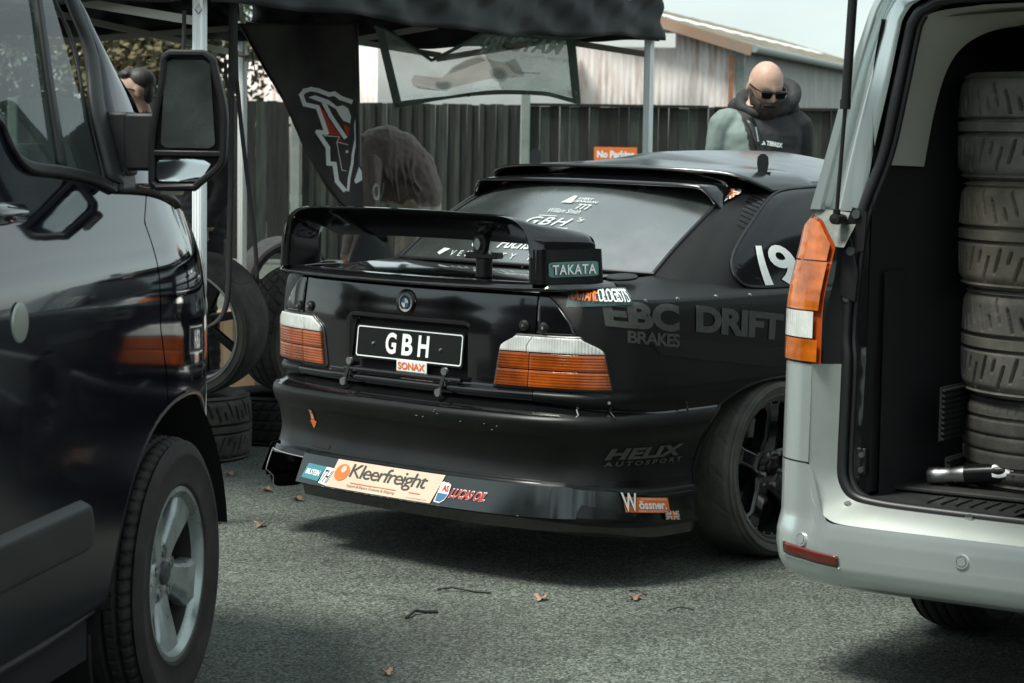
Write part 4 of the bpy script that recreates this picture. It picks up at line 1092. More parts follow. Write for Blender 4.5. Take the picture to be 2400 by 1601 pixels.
MB().add([(-1.95, -3.65, .35), (-.03, -3.65, .35), (-.27, -3.65, 1.97), (-1.71, -3.65, 1.97)], [(0, 1, 2, 3)]).build('rear_doors', D_paint, DV, smooth=False)
# A-pillar and black window cladding
def strip_pts(name, A, B, material, parent, solid=.012, n=10, bow=0.0, off=.0):
    A = crom(A, n); B = crom(B, n); m = len(A); vs = []; k = 4
    for i in range(m):
        for j in range(k + 1):
            t = j / k; p = A[i] * (1 - t) + B[i] * t; p = p + np.array([bow * math.sin(math.pi * t) + off, 0, 0]); vs.append(p)
    return MB().add(vs, [(i * (k + 1) + j, i * (k + 1) + j + 1, (i + 1) * (k + 1) + j + 1, (i + 1) * (k + 1) + j) for i in range(m - 1) for j in range(k)]).build(name, material, parent, solid=(solid, 0), recalc=True)
G = lambda y, z, o=0.0: np.array([dvx(min(y, -.12), z) + o, y, z])
strip_pts('window_pillar', [G(-.262, 1.325), G(-.235, 1.50), G(-.185, 1.62), G(-.20, 1.70), G(-.255, 1.80), G(-.40, 1.95)], [G(-.345, 1.345), G(-.315, 1.50), G(-.245, 1.64), G(-.262, 1.72), G(-.305, 1.80), G(-.46, 1.95)], M_trim, DV, bow=.01, off=.004)
strip_pts('a_pillar', [G(.02, 1.31), G(.005, 1.497), G(-.069, 1.587), G(-.143, 1.678), G(-.203, 1.762), G(-.36, 1.95)], [G(-.275, 1.322), G(-.24, 1.50), G(-.19, 1.62), G(-.205, 1.70), G(-.26, 1.80), G(-.41, 1.95)], D_paint, DV, bow=.008, off=.002)
# glass: main pane, fixed front pane, divider, sill trim
BOT = [(-1.34, 1.535), (-1.0, 1.512), (-.885, 1.492), (-.855, 1.435), (-.795, 1.392), (-.615, 1.377)]
def pane(name, bot, top, parent):
    bo = crom(bot, 8); n = len(bo)
    def f(a, t):
        i = a * (n - 1); k = min(int(i), n - 2); q = i - k; p = bo[k] * (1 - q) + bo[k + 1] * q
        e = np.array(top(a)); r = p * (1 - t) + e * t
        return (dvx(-.2, r[1]) - .004, r[0], r[1])
    return MB().grid(f, 40, 14).build(name, D_glass, parent)
pane('window_pane', BOT, lambda a: (-1.34 + .92 * a, 1.87 ), DV)
pane('window_pane', [(-.585, 1.374), (-.46, 1.360), (-.348, 1.345)], lambda a: (-.40 + .06 * a, 1.87), DV)
strip_pts('window_divider', [G(-.612, 1.372), G(-.54, 1.56), G(-.462, 1.75), G(-.415, 1.87)], [G(-.580, 1.372), G(-.512, 1.56), G(-.436, 1.75), G(-.39, 1.87)], M_black_plastic, DV, solid=.016)
strip_pts('window_sill', [np.array(DVP(y, z, .004)) for y, z in BOT + [(-.45, 1.36), (-.33, 1.335)]], [np.array(DVP(y, z - .022, .007)) for y, z in BOT + [(-.45, 1.36), (-.33, 1.335)]], M_black_plastic, DV, solid=.012)
# black cladding panel in the front corner of the side window
strip_pts('window_corner_panel', [G(-.345, 1.352, -.008), G(-.33, 1.42, -.008), G(-.30, 1.56, -.008), G(-.27, 1.66, -.008), G(-.33, 1.80, -.008)], [G(-.475, 1.362, -.008), G(-.470, 1.45, -.008), G(-.34, 1.50, -.008), G(-.288, 1.66, -.008), G(-.345, 1.80, -.008)], M_black_plastic, DV, solid=.006)
# cab interior: bulkhead, seats, dash, steering wheel, bottle
I_dark = mat('cab_plastic', (0.03, 0.032, 0.032), 0.6); I_seat = mat('seat_fabric', (0.035, 0.035, 0.038), 0.85, bump=(200, .3, .003))
MB().box((-.99, -1.5, 1.2), (1.8, .03, 1.6)).build('bulkhead', I_dark, DV, smooth=False)
MB().box((-.99, -.7, .62), (1.8, 1.6, .05)).build('cab_floor', I_dark, DV, smooth=False)
def dash(a, t):
    q = 2 * a - 1; sec = [(-.55, 1.05), (-.52, 1.22), (-.42, 1.30), (-.25, 1.325), (-.02, 1.32)]; p = _cr(sec, t * 4)
    return (-.99 + .88 * q, p[0] + .05 * math.cos(q * 5), p[1] - .03 * abs(q) ** 3 + .02 * math.cos(q * 4))
MB().grid(dash, 24, 14).build('dashboard', I_dark, DV)
for x in (-.45, -1.15, -1.55):
    st_ = MB().box((x, -1.1, .95), (.46, .5, .14)).build('seat', I_seat, DV, bevel=.05)
    MB().box((x, -1.36, 1.30), (.46, .14, .66), Matrix.Rotation(rad(-12), 3, 'X')).build('seat_back', I_seat, st_, bevel=.05)
    MB().box((x, -1.44, 1.70), (.26, .10, .17)).build('headrest', I_seat, st_, bevel=.04)
pts = [(-.45 + .185 * math.cos(t), -.68 + .09 * math.sin(t), 1.26 + .16 * math.sin(t)) for t in np.linspace(0, 2 * math.pi, 40, endpoint=False)]
MB().tube(pts, .017, 8, closed=True).tube([(-.62, -.68, 1.26), (-.28, -.68, 1.26)], .018, 8).build('steering_wheel', I_dark, DV)
for yy, zz in ((-.50, 1.40), (-.60, 1.385)):
    bt = MB().lathe([(0, 0), (.028, 0), (.030, .05), (.028, .10), (.031, .105), (.031, .125), (0, .125)], 24, axis='Z', c=(-.17, yy, zz - .10)).build('drink_cup', mat('teal_cup', (0.10, 0.18, 0.17), 0.4), DV)
# far side mirror seen through the glass
MB().box((-2.10, -.22, 1.47), (.14, .06, .28)).build('far_mirror', M_black_plastic, DV, bevel=.03)
# ---- door mirror
mr = empty('door_mirror', (0, 0, 0)); mr.parent = DV
def sup(a, e=.38): 
    c, s = math.cos(a), math.sin(a); return math.copysign(abs(c) ** e, c), math.copysign(abs(s) ** e, s)
def mirror_outline(z):
    """left and right edge of the housing at height z"""
    q = (z - 1.322) / (1.640 - 1.322)
    lx = .030 + .030 * sstep(.28, .95, q) + .022 * max(0, (q - .94) / .06) ** 2.2 + .014 * (1 - sstep(0, .05, q))
    rx = .145 + .062 * sstep(0, .22, q) ** .8 + .010 * math.sin(math.pi * q) - .020 * sstep(.5, 1, q) - .026 * max(0, (q - .92) / .08) ** 2.2
    return lx, rx
def mhouse(a, t):
    z = 1.322 + .318 * t; lx, rx = mirror_outline(z); cx, hw = (lx + rx) / 2, (rx - lx) / 2
    dep = .075 * (1 - .5 * abs(2 * t - 1) ** 3); ang = math.pi * a
    return (cx - hw * math.cos(ang), -.262 + dep * math.sin(ang) ** .7 , z)
MB().grid(mhouse, 24, 30).build('mirror_shell', M_black_plastic, mr)
# face of the housing: rim frame as tube, panes inside
def ring(pts, r, name, material, parent): return MB().tube(pts, r, 8, closed=True).build(name, material, parent)
zz_ = np.concatenate([np.linspace(1.326, 1.345, 8)[:-1], np.linspace(1.345, 1.61, 22)[:-1], np.linspace(1.61, 1.637, 10)]); outl = [(mirror_outline(z)[0] + .006, -.262, z) for z in zz_] + [(mirror_outline(z)[1] - .006, -.262, z) for z in zz_[::-1]]
ring(outl, .009, 'mirror_rim', M_black_plastic, mr)
b = MB(); b.grid(lambda a, t: ((lambda lr: (lr[0] + (lr[1] - lr[0]) * a, -.250, 1.326 + .311 * t))(mirror_outline(1.326 + .311 * t))), 6, 24); b.build('mirror_back', M_black_plastic, mr)
D_mirror2 = mat('clean_mirror', (.62, .66, .65), .06, metal=1.0)
def mg(z0, z1, l0, r0_, l1, r1_, name, tilt=0.0, vt=0.0, mt=None):
    def f(a, t):
        q = t; l = l0 + (l1 - l0) * q; r = r0_ + (r1_ - r0_) * q
        rr_ = .016; e = min(t, 1 - t) * (z1 - z0); ins_ = rr_ - math.sqrt(max(0, rr_ ** 2 - max(0, rr_ - e) ** 2)) if e < rr_ else 0
        return (l + ins_ + (r - l - 2 * ins_) * a, -.2655 + tilt * a + vt * t, z0 + (z1 - z0) * t)
    return MB().grid(f, 8, 30).build(name, mt or D_mirror, mr)
mg(1.418, 1.622, .058, .190, .070, .176, 'mirror_glass', .004)
mg(1.340, 1.392, .046, .150, .048, .182, 'wide_mirror_glass', .010, .007, D_mirror2)
MB().bar((.030, -.262, 1.405), (.205, -.262, 1.405), .012, .014).build('mirror_bridge', M_black_plastic, mr, bevel=.003)
MB().box((.0, -.225, 1.43), (.09, .05, .135)).box((-.055, -.215, 1.425), (.06, .07, .15)).build('mirror_arm', M_trim, mr, bevel=.008)
MB().box((.075, -.235, 1.318), (.055, .03, .022)).build('mirror_indicator', mat('clear_indicator', (.55, .5, .4), .15, coat=.5), mr, bevel=.006)
# cladding under the mirror
strip_pts('mirror_base', [np.array(DVP(-.30, 1.315, .006)), np.array(DVP(-.10, 1.305, .006)), np.array(DVP(.10, 1.278, .006)), np.array(DVP(.16, 1.262, .006))], [np.array(DVP(-.29, 1.345, .012)), np.array(DVP(-.16, 1.385, .01)), np.array(DVP(-.02, 1.330, .01)), np.array(DVP(.14, 1.280, .006))], M_trim, DV, solid=.012)
# handle, round lock cover, moulding, sill, flap
hd = MB().tube([DVP(-1.36, 1.295, .02), DVP(-1.30, 1.295, .055), DVP(-1.16, 1.293, .06), DVP(-1.05, 1.291, .052), DVP(-1.03, 1.290, .03)], [.02, .024, .024, .023, .018], 14).build('door_handle', D_paint, DV)
MB().lathe([(0, .0), (.05, .004), (.062, .010), (.066, .004)], 28, c=DVP(-1.16, 1.272, -.004)).build('handle_cup', M_dark, hd)
bd = MB().lathe([(0, .006), (.03, .0058), (.039, .004), (.042, .0)], 36, c=DVP(-1.066, 1.072, .0)).build('round_badge', mat('dull_silver_badge', (.36, .38, .35), .38, metal=.5), DV)
def mould(a, t):
    y = -2.6 + (2.6 - .622) * a; q = sstep(.955, 1.0, a); hh = .058 * (1 - .45 * q ** 2); zc = .597 + .004 * q
    sec = [(0, 1.0), (.020, .80), (.026, .55), (.026, -.6), (.02, -.95), (0, -1.0)]; p = _cr(sec, t * 5)
    return (dvx(y, zc) + p[0] * (1 - q ** 4), y - (0 if p[1] > -2 else 0) - .05 * q * max(0, p[1]), zc + hh * p[1])
MB().grid(mould, 80, 15).build('side_moulding', M_trim, DV, angle=60)
b = MB(); sl_ = [(dvx(-1, .352) - .004, y, .352 + .016 * sstep(-.75, -.5, y)) for y in np.linspace(-3.6, -.50, 20)]
b.tube(sl_, .012, 8); b.build('sill_edge', M_trim, DV)
MB().box((-.12, -2.0, .30), (.16, 3.0, .10)).build('sill_box', M_dark, DV, smooth=False)
MB().box((-.16, -.43, .255), (.21, .014, .24), Matrix.Rotation(rad(8), 3, 'X')).build('mud_flap', M_black_plastic, DV, bevel=.006)
b = MB(); b.grid(lambda a, t: (-.02 - .34 * t, .035 - .50 * math.cos(math.pi * (.0 + .94 * a)), .30 + .515 * math.sin(math.pi * (.94 * a))), 24, 3).build('arch_liner', M_dark, DV)
pts = []
for k in range(41):
    th = math.pi * k / 40; e = 2 / 2.2; c, s_ = math.cos(th), math.sin(th)
    y = .035 - .485 * math.copysign(abs(c) ** e, c); z = .36 + .445 * s_ ** e; pts.append((dvx(y, z) - .006, y, z))
MB().tube(pts, .008, 8).build('arch_lip', D_lower, DV)
MB().box((-.99, -.2, .38), (1.6, 2.2, .1)).build('underbody', M_dark, DV, smooth=False)
# head lamp sliver and side marker
MB().grid(lambda a, t: np.array(DVP(.30 + .30 * a, 1.03 + .12 * t - .10 * a, .004)), 8, 4).build('head_lamp', D_paint, DV)
MB().grid(lambda a, t: np.array(DVP(.36 + .05 * a, 1.06 + .05 * t, .008)), 3, 3).build('side_marker', C_amber, DV)
# wheel
M_vantyre = mat('grimy_van_tyre', (0.013, 0.0125, 0.012), .75, var=(14, .5), col2=(.034, .032, .028), bump=(140, .3, .004))
for (y, rz) in ((.035, 0), (-2.90, 0)):
    wr = empty('wheel', (-.098, y, .349), 0); wr.parent = DV
    tyre_obj('tyre', tyre_mesh('road', .347, .225, .212, groove_road, .009, nth=512, nw=44, shoulder=.04), M_vantyre, wr)
    rr_ = .206
    MB().lathe([(rr_ + .016, .086), (rr_ + .014, .098), (rr_ + .002, .099), (rr_ - .010, .088), (rr_ - .013, .072)], 80).build('rim_lip', D_alloy, wr)
    MB().lathe([(rr_ - .0128, .0725), (rr_ - .016, .05), (rr_ - .018, -.09), (rr_ + .012, -.1)], 80).build('rim_barrel', mat('dark_recess_barrel', (.035, .034, .032), .5, metal=.5), wr)  # dark barrel colour stands in for shade between the spokes
    for k in range(5):
        a = 2 * math.pi * k / 5 + rad(54); cr_, sr_ = math.cos(a), math.sin(a)
        def P(r, t, x): return (x, r * cr_ - t * sr_, r * sr_ + t * cr_)
        rows = []
        for r, h, x, lean in ((.04, .040, .062, 0), (.09, .040, .070, .002), (.15, .052, .082, .006), (rr_ - .010, .070, .086, .010)):
            rows.append([P(r, -h, x - .05), P(r, -h, x - .016), P(r, -h * .55, x), P(r, h * .80, x - .002), P(r, h, x - .018), P(r, h, x - .05)])
        vs = [p for rw in rows for p in rw]; fs = [(i * 6 + j, i * 6 + (j + 1) % 6, (i + 1) * 6 + (j + 1) % 6, (i + 1) * 6 + j) for i in range(3) for j in range(6)] + [tuple(range(18, 24)), (5, 4, 3, 2, 1, 0)]
        MB().add(vs, fs).build('spoke', D_alloy, wr, bevel=.006, recalc=True)
    MB().lathe([(0, .060), (.072, .062), (.085, .05), (.085, -.02), (0, -.02)], 40).build('hub', D_alloy, wr)
    MB().lathe([(0, .074), (.022, .073), (.029, .069), (.031, .060)], 30).build('hub_cap', mat('hub_cap_grey', (.05, .055, .06), .35), wr)
    for k in range(5):
        a = 2 * math.pi * k / 5 + rad(90); y2, z2 = .056 * math.cos(a), .056 * math.sin(a)
        MB().lathe([(.0, .058), (.009, .058), (.009, .066), (.016, .0665), (.017, .05)], 14, c=(0, y2, z2)).build('wheel_nut', M_steel, wr)
    wheel_disc_dark(wr, .206)
    MB().lathe([(.08, -.0), (.15, -.0), (.15, -.03), (.08, -.03)], 48, closed=True).build('brake_disc', M_steel, wr)
# ------------------------------------------------------------------ the silver van with its tailgate open (x right, y forward, origin under the rear left corner)
SVM = frame((0.78981, 6.05, 0), rad(33))
SV = empty('silver_van', (0.78981, 6.05, 0), -rad(33), 'silver van seen from behind with tailgate open and tyres stacked inside', 'van')
V_silver = mat('silver_paint', (0.60, 0.66, 0.65), 0.24, metal=0.65, coat=0.3)
V_silver_in = mat('dusty_silver_paint', (0.42, 0.46, 0.445), 0.42, metal=0.3, var=(4, 0.12), col2=(0.33, 0.34, 0.30), rvar=0.08)
V_seal = mat('door_seal', (0.014, 0.014, 0.015), 0.42)
V_carpet = mat('black_carpet', (0.010, 0.010, 0.011), 0.95, bump=(350, .5, .003))
V_light = mat('pale_headlining', (0.40, 0.40, 0.345), 0.9, bump=(300, .2, .002))
V_red = mat('red_reflector', (0.11, 0.018, 0.011), 0.2, coat=.5)
V_amber = mat('amber_van_lens', (0.45, 0.105, 0.008), 0.14, coat=0.7, var=(11, 0.45), wave=(9, 'Z', 0.15))
V_redlens = mat('red_orange_lens', (0.36, 0.060, 0.010), 0.12, coat=0.8, var=(10, 0.25))
W_ = .815                                                    # half width, centre line at x = W_
def mirx(p): return (2 * W_ - p[0], p[1], p[2])
# rear plan curve from the middle to the left flank
VPL = [(.815, -.052), (.5, -.046), (.25, -.040), (.12, -.032), (.05, -.022), (.012, -.008), (-.03, .006), (-.07, .028), (-.105, .062), (-.130, .12), (-.145, .22), (-.152, .5), (-.155, 1.2), (-.155, 2.5), (-.150, 4.2)]
_vp = np.array(crom(VPL, 8)); _vs = np.concatenate([[0], np.cumsum(np.linalg.norm(np.diff(_vp, axis=0), axis=1))])
def vplan(s):
    x = np.interp(s, _vs, _vp[:, 0]); y = np.interp(s, _vs, _vp[:, 1]); e = .01
    t = np.array([np.interp(s + e, _vs, _vp[:, 0]) - np.interp(s - e, _vs, _vp[:, 0]), np.interp(s + e, _vs, _vp[:, 1]) - np.interp(s - e, _vs, _vp[:, 1])]); t /= np.linalg.norm(t)
    return np.array([x, y]), np.array([t[1], -t[0]]) * 1.0
def s_at_x(x): return float(np.interp(-x, -_vp[:, 0], _vs))
S_C = s_at_x(0.012); S_END = _vs[-1]
def vprof(z): return float(np.interp(z, [.27, .285, .305, .335, .37, .41, .44, .455, .60, .87, 1.0, 1.27], [-.07, -.028, -.008, .006, .012, .010, .004, .0, .0, -.004, -.006, -.02]))
def vtop(x): return .452 + (.600 - .452) * (1 - sstep(.004, .085, x)) ** 1.5 if x > .004 else .600
def VS(s, z, off=0.0):
    p, n = vplan(s); n = -n if n[1] > 0 and p[1] < .05 else n
    if p[1] > .05: n = np.array([-abs(n[0]), -abs(n[1]) if n[1] < 0 else -n[1]])
    q = p + n * (vprof(z) + off); return (q[0], q[1], z)
def vp2(fn, name, material, nu, nv, parent=None, both=True, **k):
    o = MB().grid(fn, nu, nv, flip=True).build(name, material, parent or SV, recalc=False, **k)
    if both: MB().grid(lambda a, t: mirx(fn(a, t)), nu, nv).build(name, material, parent or SV, **k)
    return o
S_B = s_at_x(.10); 
def bump_(a, t):
    s = (s_at_x(-.150) + .5) * a; p, _ = vplan(s); zt = vtop(p[0]); z = .27 + (zt - .27) * (t ** .8)
    return VS(s, z)
bo = vp2(bump_, 'rear_bumper', V_silver, 110, 26, angle=55); tag(bo, 'silver rear bumper with parking sensors and red reflector')
def corner_(a, t):
    s0, s1 = s_at_x(.002), s_at_x(-.150) + .6; s = s0 + (s1 - s0) * a; z = .6045 + (.865 - .6045) * t
    return VS(s, z)
vp2(corner_, 'corner_panel', V_silver, 40, 10)
# flanks, roof and front (plain van body)
def flank(a, t):
    s0 = s_at_x(-.150) + .1; s = s0 + (S_END - s0) * a; z = .30 + (1.27 - .30) * t
    p = VS(s, z); return p
def flank_cut(a, t):
    s0 = s_at_x(-.150) + .1; s = s0 + (S_END - s0) * a; p, _ = vplan(s); z = .30 + .97 * t
    return ((p[1] - .97) / .42) ** 2 + ((z - .33) / .40) ** 2 < 1
MB().grid(flank, 120, 30, skip=flank_cut, flip=True).build('flank', V_silver, SV)
MB().grid(lambda a, t: mirx(flank(a, t)), 120, 30, skip=flank_cut).build('flank', V_silver, SV)
PO_ = [(-.037, .06, 1.272), (.006, .065, 1.43), (.048, .07, 1.593), (.083, .085, 1.72), (.114, .10, 1.82), (.16, .12, 1.875), (.30, .14, 1.905), (.815, .15, 1.915)]
PI_ = [(.102, .07, 1.268), (.125, .075, 1.43), (.158, .08, 1.593), (.178, .09, 1.72), (.190, .095, 1.775), (.225, .10, 1.812), (.33, .105, 1.835), (.815, .11, 1.845)]
def upper(a, t):                                             # upper flank leaning in to the roof
    lo = np.array([-.150 + .02 * 0, .16 + 3.6 * a, 1.27]); q = _cr([(-.075, 1.25), (-.005, 1.43), (.045, 1.60), (.085, 1.74), (.13, 1.878)], t * 4)
    y = .17 + .03 * t + 3.5 * a; return (q[0] + .004, y, q[1])
vp2(upper, 'upper_side', mat('dark_side_glass', (.01, .012, .012), .08), 20, 16)
MB().grid(lambda a, t: (W_ + (W_ - .12) * (2 * a - 1), .12 + 3.5 * t, 1.875 + .045 * (1 - (2 * a - 1) ** 2)), 16, 8).build('roof', V_silver, SV)
MB().grid(lambda a, t: (W_ + .95 * (2 * a - 1) * (1 - .1 * t), 4.3 + .5 * (1 - (2 * a - 1) ** 4) * (1 - t) - .5 * t, .3 + .95 * t), 16, 10).build('front', V_silver, SV)
MB().grid(lambda a, t: (W_ + .86 * (2 * a - 1) * (1 - .18 * t), 3.9 - .5 * t + .1 * (1 - (2 * a - 1) ** 2), 1.24 + .66 * t), 12, 8).build('windscreen', C_glass, SV)
# pillar between tail lamp and roof: flange, channel, inner face
def pillar(a, t):
    k = a * 7; o = _cr(PO_, k); i = _cr(PI_, k)
    sec = [(0, 0), (.10, .002), (.20, .006), (.30, .026), (.42, .030), (.52, .014), (.60, .010), (.80, .012), (.92, .014), (1, .020)]
    q = _cr(sec, t * 9); f = 1.0
    p = o * (1 - q[0]) + i * q[0]; dep = q[1] * (1 - sstep(.62, .75, a) * .6)
    return (p[0], p[1] + dep - .012, p[2])
vp2(pillar, 'rear_pillar', V_silver, 90, 36, angle=60)
# opening edge: ridge to seal
RI = [(.002, -.001, .866), (.002, -.001, .72), (.003, -.002, .60), (.010, -.008, .54), (.030, -.016, .492), (.070, -.026, .464), (.12, -.034, .4535), (.25, -.041, .4525), (.5, -.047, .4525), (.815, -.053, .4525)]
OP = [(.067, .045, .866), (.063, .048, .72), (.060, .05, .62), (.062, .05, .565), (.078, .05, .528), (.105, .05, .508), (.15, .05, .499), (.25, .05, .494), (.5, .05, .491), (.815, .05, .490)]
def rimf(a, t):
    k = a * 9; r = _cr(RI, k); o = _cr(OP, k); p = r * (1 - t) + o * t; p[2] += .012 * math.sin(math.pi * t) * sstep(.55, .75, a); return tuple(p)
vp2(rimf, 'opening_rim', V_silver_in, 90, 8)
# tail lamp
lampv = None
def lampf(z0f, z1f, s0, s1, off):
    def f(a, t):
        s = s0 + (s1 - s0) * a; p, _ = vplan(s)
        ztop = z1f(p[0]) if callable(z1f) else z1f; z = z0f + (ztop - z0f) * t
        q = VS(s, z, off); lean = .045 * sstep(1.0, 1.26, z)
        return (q[0] + lean * .55, q[1] + lean * .35, q[2])
    return f
def ltop(x): return float(np.interp(x, [-.13, -.10, -.07, -.03, 0.0, .03], [1.20, 1.238, 1.262, 1.250, 1.215, 1.182]))
s0, s1 = s_at_x(.026), s_at_x(-.132)
LS = MB().grid(lampf(.868, lambda x: ltop(x) - .004, s0, s1, -.006), 26, 20, flip=True).build('tail_lamp', V_redlens, SV)
tag(LS, 'amber and clear tall tail lamp')
for z0, z1, mt, nm, ua, ub in ((.872, .930, V_amber, 'amber_lens', .02, .80), (.934, 1.004, C_clear, 'clear_lens', .10, .80), (1.008, 1.135, V_amber, 'amber_lens', .02, .80), (1.139, lambda x: ltop(x) - .012, V_amber, 'amber_lens', .04, .97)):
    MB().grid(lampf(z0, z1, s0 + (s1 - s0) * ua, s0 + (s1 - s0) * ub, .006), 16, 8, flip=True).build(nm, mt, LS)
def shelf(a, t):                                             # painted ledge between lamp top and pillar foot
    s = s_at_x(.060) + (s_at_x(-.118) - s_at_x(.060)) * a; p, _ = vplan(s); lo = np.array(lampf(.868, lambda x: ltop(x) - .006, s, s + 1e-4, -.004)(0, 1))
    hi = np.array([.102, .066, 1.262]) * (1 - a) + np.array([-.040, .064, 1.276]) * a
    q = lo * (1 - t) + hi * t; return tuple(q)
vp2(shelf, 'lamp_shelf', mat('grimy_silver_ledge', (.11, .12, .10), .55, var=(30, .5)), 20, 5)
LR = MB().grid(lambda a, t: mirx(lampf(.868, lambda x: ltop(x) - .004, s0, s1, .003)(a, t)), 26, 20).build('tail_lamp', V_redlens, SV)
vp2(lambda a, t: (.030 + .036 * a + .024 * sstep(.3, .9, t) * (1 - a), .012 + .036 * a + .014 * sstep(.3, .9, t), .868 + (1.175 - .868) * t), 'lamp_shroud', M_black_plastic, 3, 8)
# seals
SEALP = [tuple(np.array(p) + np.array([.010, .012, .004])) for p in OP[::-1]] + [(.070, .06, .95), (.080, .06, 1.10), (.098, .065, 1.25)] + [tuple(np.array(p) + np.array([.023, .014, -.012])) for p in PI_[1:]]
sp = crom(SEALP, 6)
ful = sp + [np.array(mirx(p)) for p in sp[::-1][1:]]
b = MB(); b.tube(ful, .0135, 10); b.tube([np.array(p) + np.array([.016 if p[0] < W_ else -.016, .016, .0]) for p in ful], .010, 8); b.build('opening_seal', V_seal, SV)
# interior
ii = MB().box((W_, 1.75, .487), (1.50, 3.4, .03)).build('load_floor', V_carpet, SV, smooth=False)
def wallin(a, t): 
    q = _cr([(.112, .505), (.118, .72), (.126, 1.0), (.128, 1.37), (.12, 1.62), (.14, 1.77)], t * 5); return (q[0] + .045 * sstep(.0, .12, a), .075 + 3.2 * a, q[1])
vp2(wallin, 'side_lining', V_carpet, 30, 24)
# softly bulging wheel-box lining
def wbox(a, t):
    y = .12 + 1.5 * a; z = .51 + .60 * t; x = .150 + .11 * sstep(.10, .4, a) * (1 - sstep(.75, 1.0, t)); return (x, y, z)
vp2(wbox, 'wheel_box_lining', V_carpet, 30, 20)
MB().grid(lambda a, t: (W_ + .57 * (2 * a - 1), .16 + 2.9 * t, 1.775 + .02 * (1 - (2 * a - 1) ** 2)), 12, 8).build('ceiling_lining', V_light, SV)
MB().box((W_, 3.2, 1.1), (1.5, .04, 1.3)).build('cab_partition', V_carpet, SV, smooth=False)
# pale inner pillar trim
def ptrim(a, t):
    A = [(.128, .105, 1.392), (.150, .105, 1.53), (.176, .11, 1.66), (.205, .115, 1.735), (.26, .12, 1.785), (.40, .125, 1.805)]
    B = [(.175, .30, 1.386), (.195, .31, 1.53), (.222, .32, 1.64), (.262, .33, 1.705), (.33, .34, 1.745), (.43, .35, 1.765)]
    A_ = _cr(A, a * 5); B_ = _cr(B, a * 5); p = A_ * (1 - t) + B_ * t; p[0] += .012 * math.sin(math.pi * t); return tuple(p)
vp2(ptrim, 'pillar_trim', V_light, 30, 10)
vp2(lambda a, t: (.40 + .415 * a, .125 + .225 * t, 1.805 - .04 * t + .012 * a), 'header_trim', V_light, 8, 4)
vp2(lambda a, t: (.112 + .02 * t, .10 + .05 * t, .52 + .87 * a), 'lower_pillar_trim', M_trim, 8, 3)
# vents
for (y0, y1, z0, z1, n) in ((.25, .67, .655, .80, 10), (.30, .52, .525, .605, 6)):
    vp_ = MB().box((.264, (y0 + y1) / 2, (z0 + z1) / 2), (.006, y1 - y0, z1 - z0)).build('vent_panel', M_dark, SV, smooth=False)
    for k in range(n): MB().box((.270, (y0 + y1) / 2, z0 + (z1 - z0) * (k + .5) / n), (.012, y1 - y0, .005), Matrix.Rotation(rad(25), 3, 'Y')).build('vent_slat', M_trim, vp_, smooth=False)
# load sill protector with ribs
sill = MB().grid(lambda a, t: (.13 + 1.37 * a, .065 + .16 * t, .505 + .008 * sstep(0, .25, t)), 20, 6).build('sill_plate', M_trim, SV)
for k in range(26): MB().box((.30 + .04 * k, .145, .515), (.006, .11, .005)).build('sill_rib', M_trim, sill, smooth=False)
MB().grid(lambda a, t: (.55 + .5 * a, .055 + .06 * t + .0 * a, .507 + .028 * math.sin(math.pi * a) ** .5 * (1 - t * .3)), 20, 4).build('latch_cover', M_black_plastic, SV)
MB().box((.40, .60, .522), (.9, .75, .012)).build('rubber_mat', M_rubber, SV, bevel=.004)
# latch plate, gas strut and its bracket
br = MB().prism([(0, .0), (.045, .02), (.05, .12), (.01, .13), (-.02, .06)], (.075, .052, 1.15), (1, 0, 0), (0, 0, 1), .004).build('strut_bracket', M_black_plastic, SV, smooth=False)
for x, z in ((.098, 1.262), (.085, 1.165)): disc((x, .046, z), (0, -1, 0), .012, .006, 'bracket_bolt', M_steel, br, 14)
b = MB().tube([(.0925, -.0, 1.84), (.079, -.0, 1.541)], .0125, 12).tube([(.079, 0, 1.56), (.0785, 0, 1.535)], .0145, 12).tube([(.079, 0, 1.545), (.061, .002, 1.262)], .0055, 10).tube([(.0622, 0, 1.275), (.060, .004, 1.245)], .010, 10)
b.build('gas_strut', M_black_plastic, SV)
MB().lathe([(0, -.012), (.014, -.010), (.016, .012), (.010, .05)], 16, axis='Y', c=(.060, .0, 1.250)).build('strut_joint', M_black_plastic, SV)
MB().prism([(-.03, 0), (.03, -.02), (.035, .06), (.012, .155), (-.01, .16)], (.072, .055, 1.05), (1, 0, 0), (0, 0, 1), .012).build('hinge_plate', M_black_plastic, SV, bevel=.003)
for z in (1.135, 1.085, 1.04): disc((.075, .05, z), (0, -1, 0), .010, .006, 'plate_bolt', M_steel, SV, 12)
lt = MB().box((.112, .095, .605), (.03, .03, .075)).build('latch_striker', M_black_plastic, SV, bevel=.004)
for z in (.585, .625): disc((.118, .078, z), (0, -1, 0), .008, .006, 'striker_bolt', M_steel, lt, 12)
for x in (.10, .44, .80): disc((x, .035, .4965), (0, -.4, 1), .010, .005, 'rim_bolt', M_steel, SV, 12)
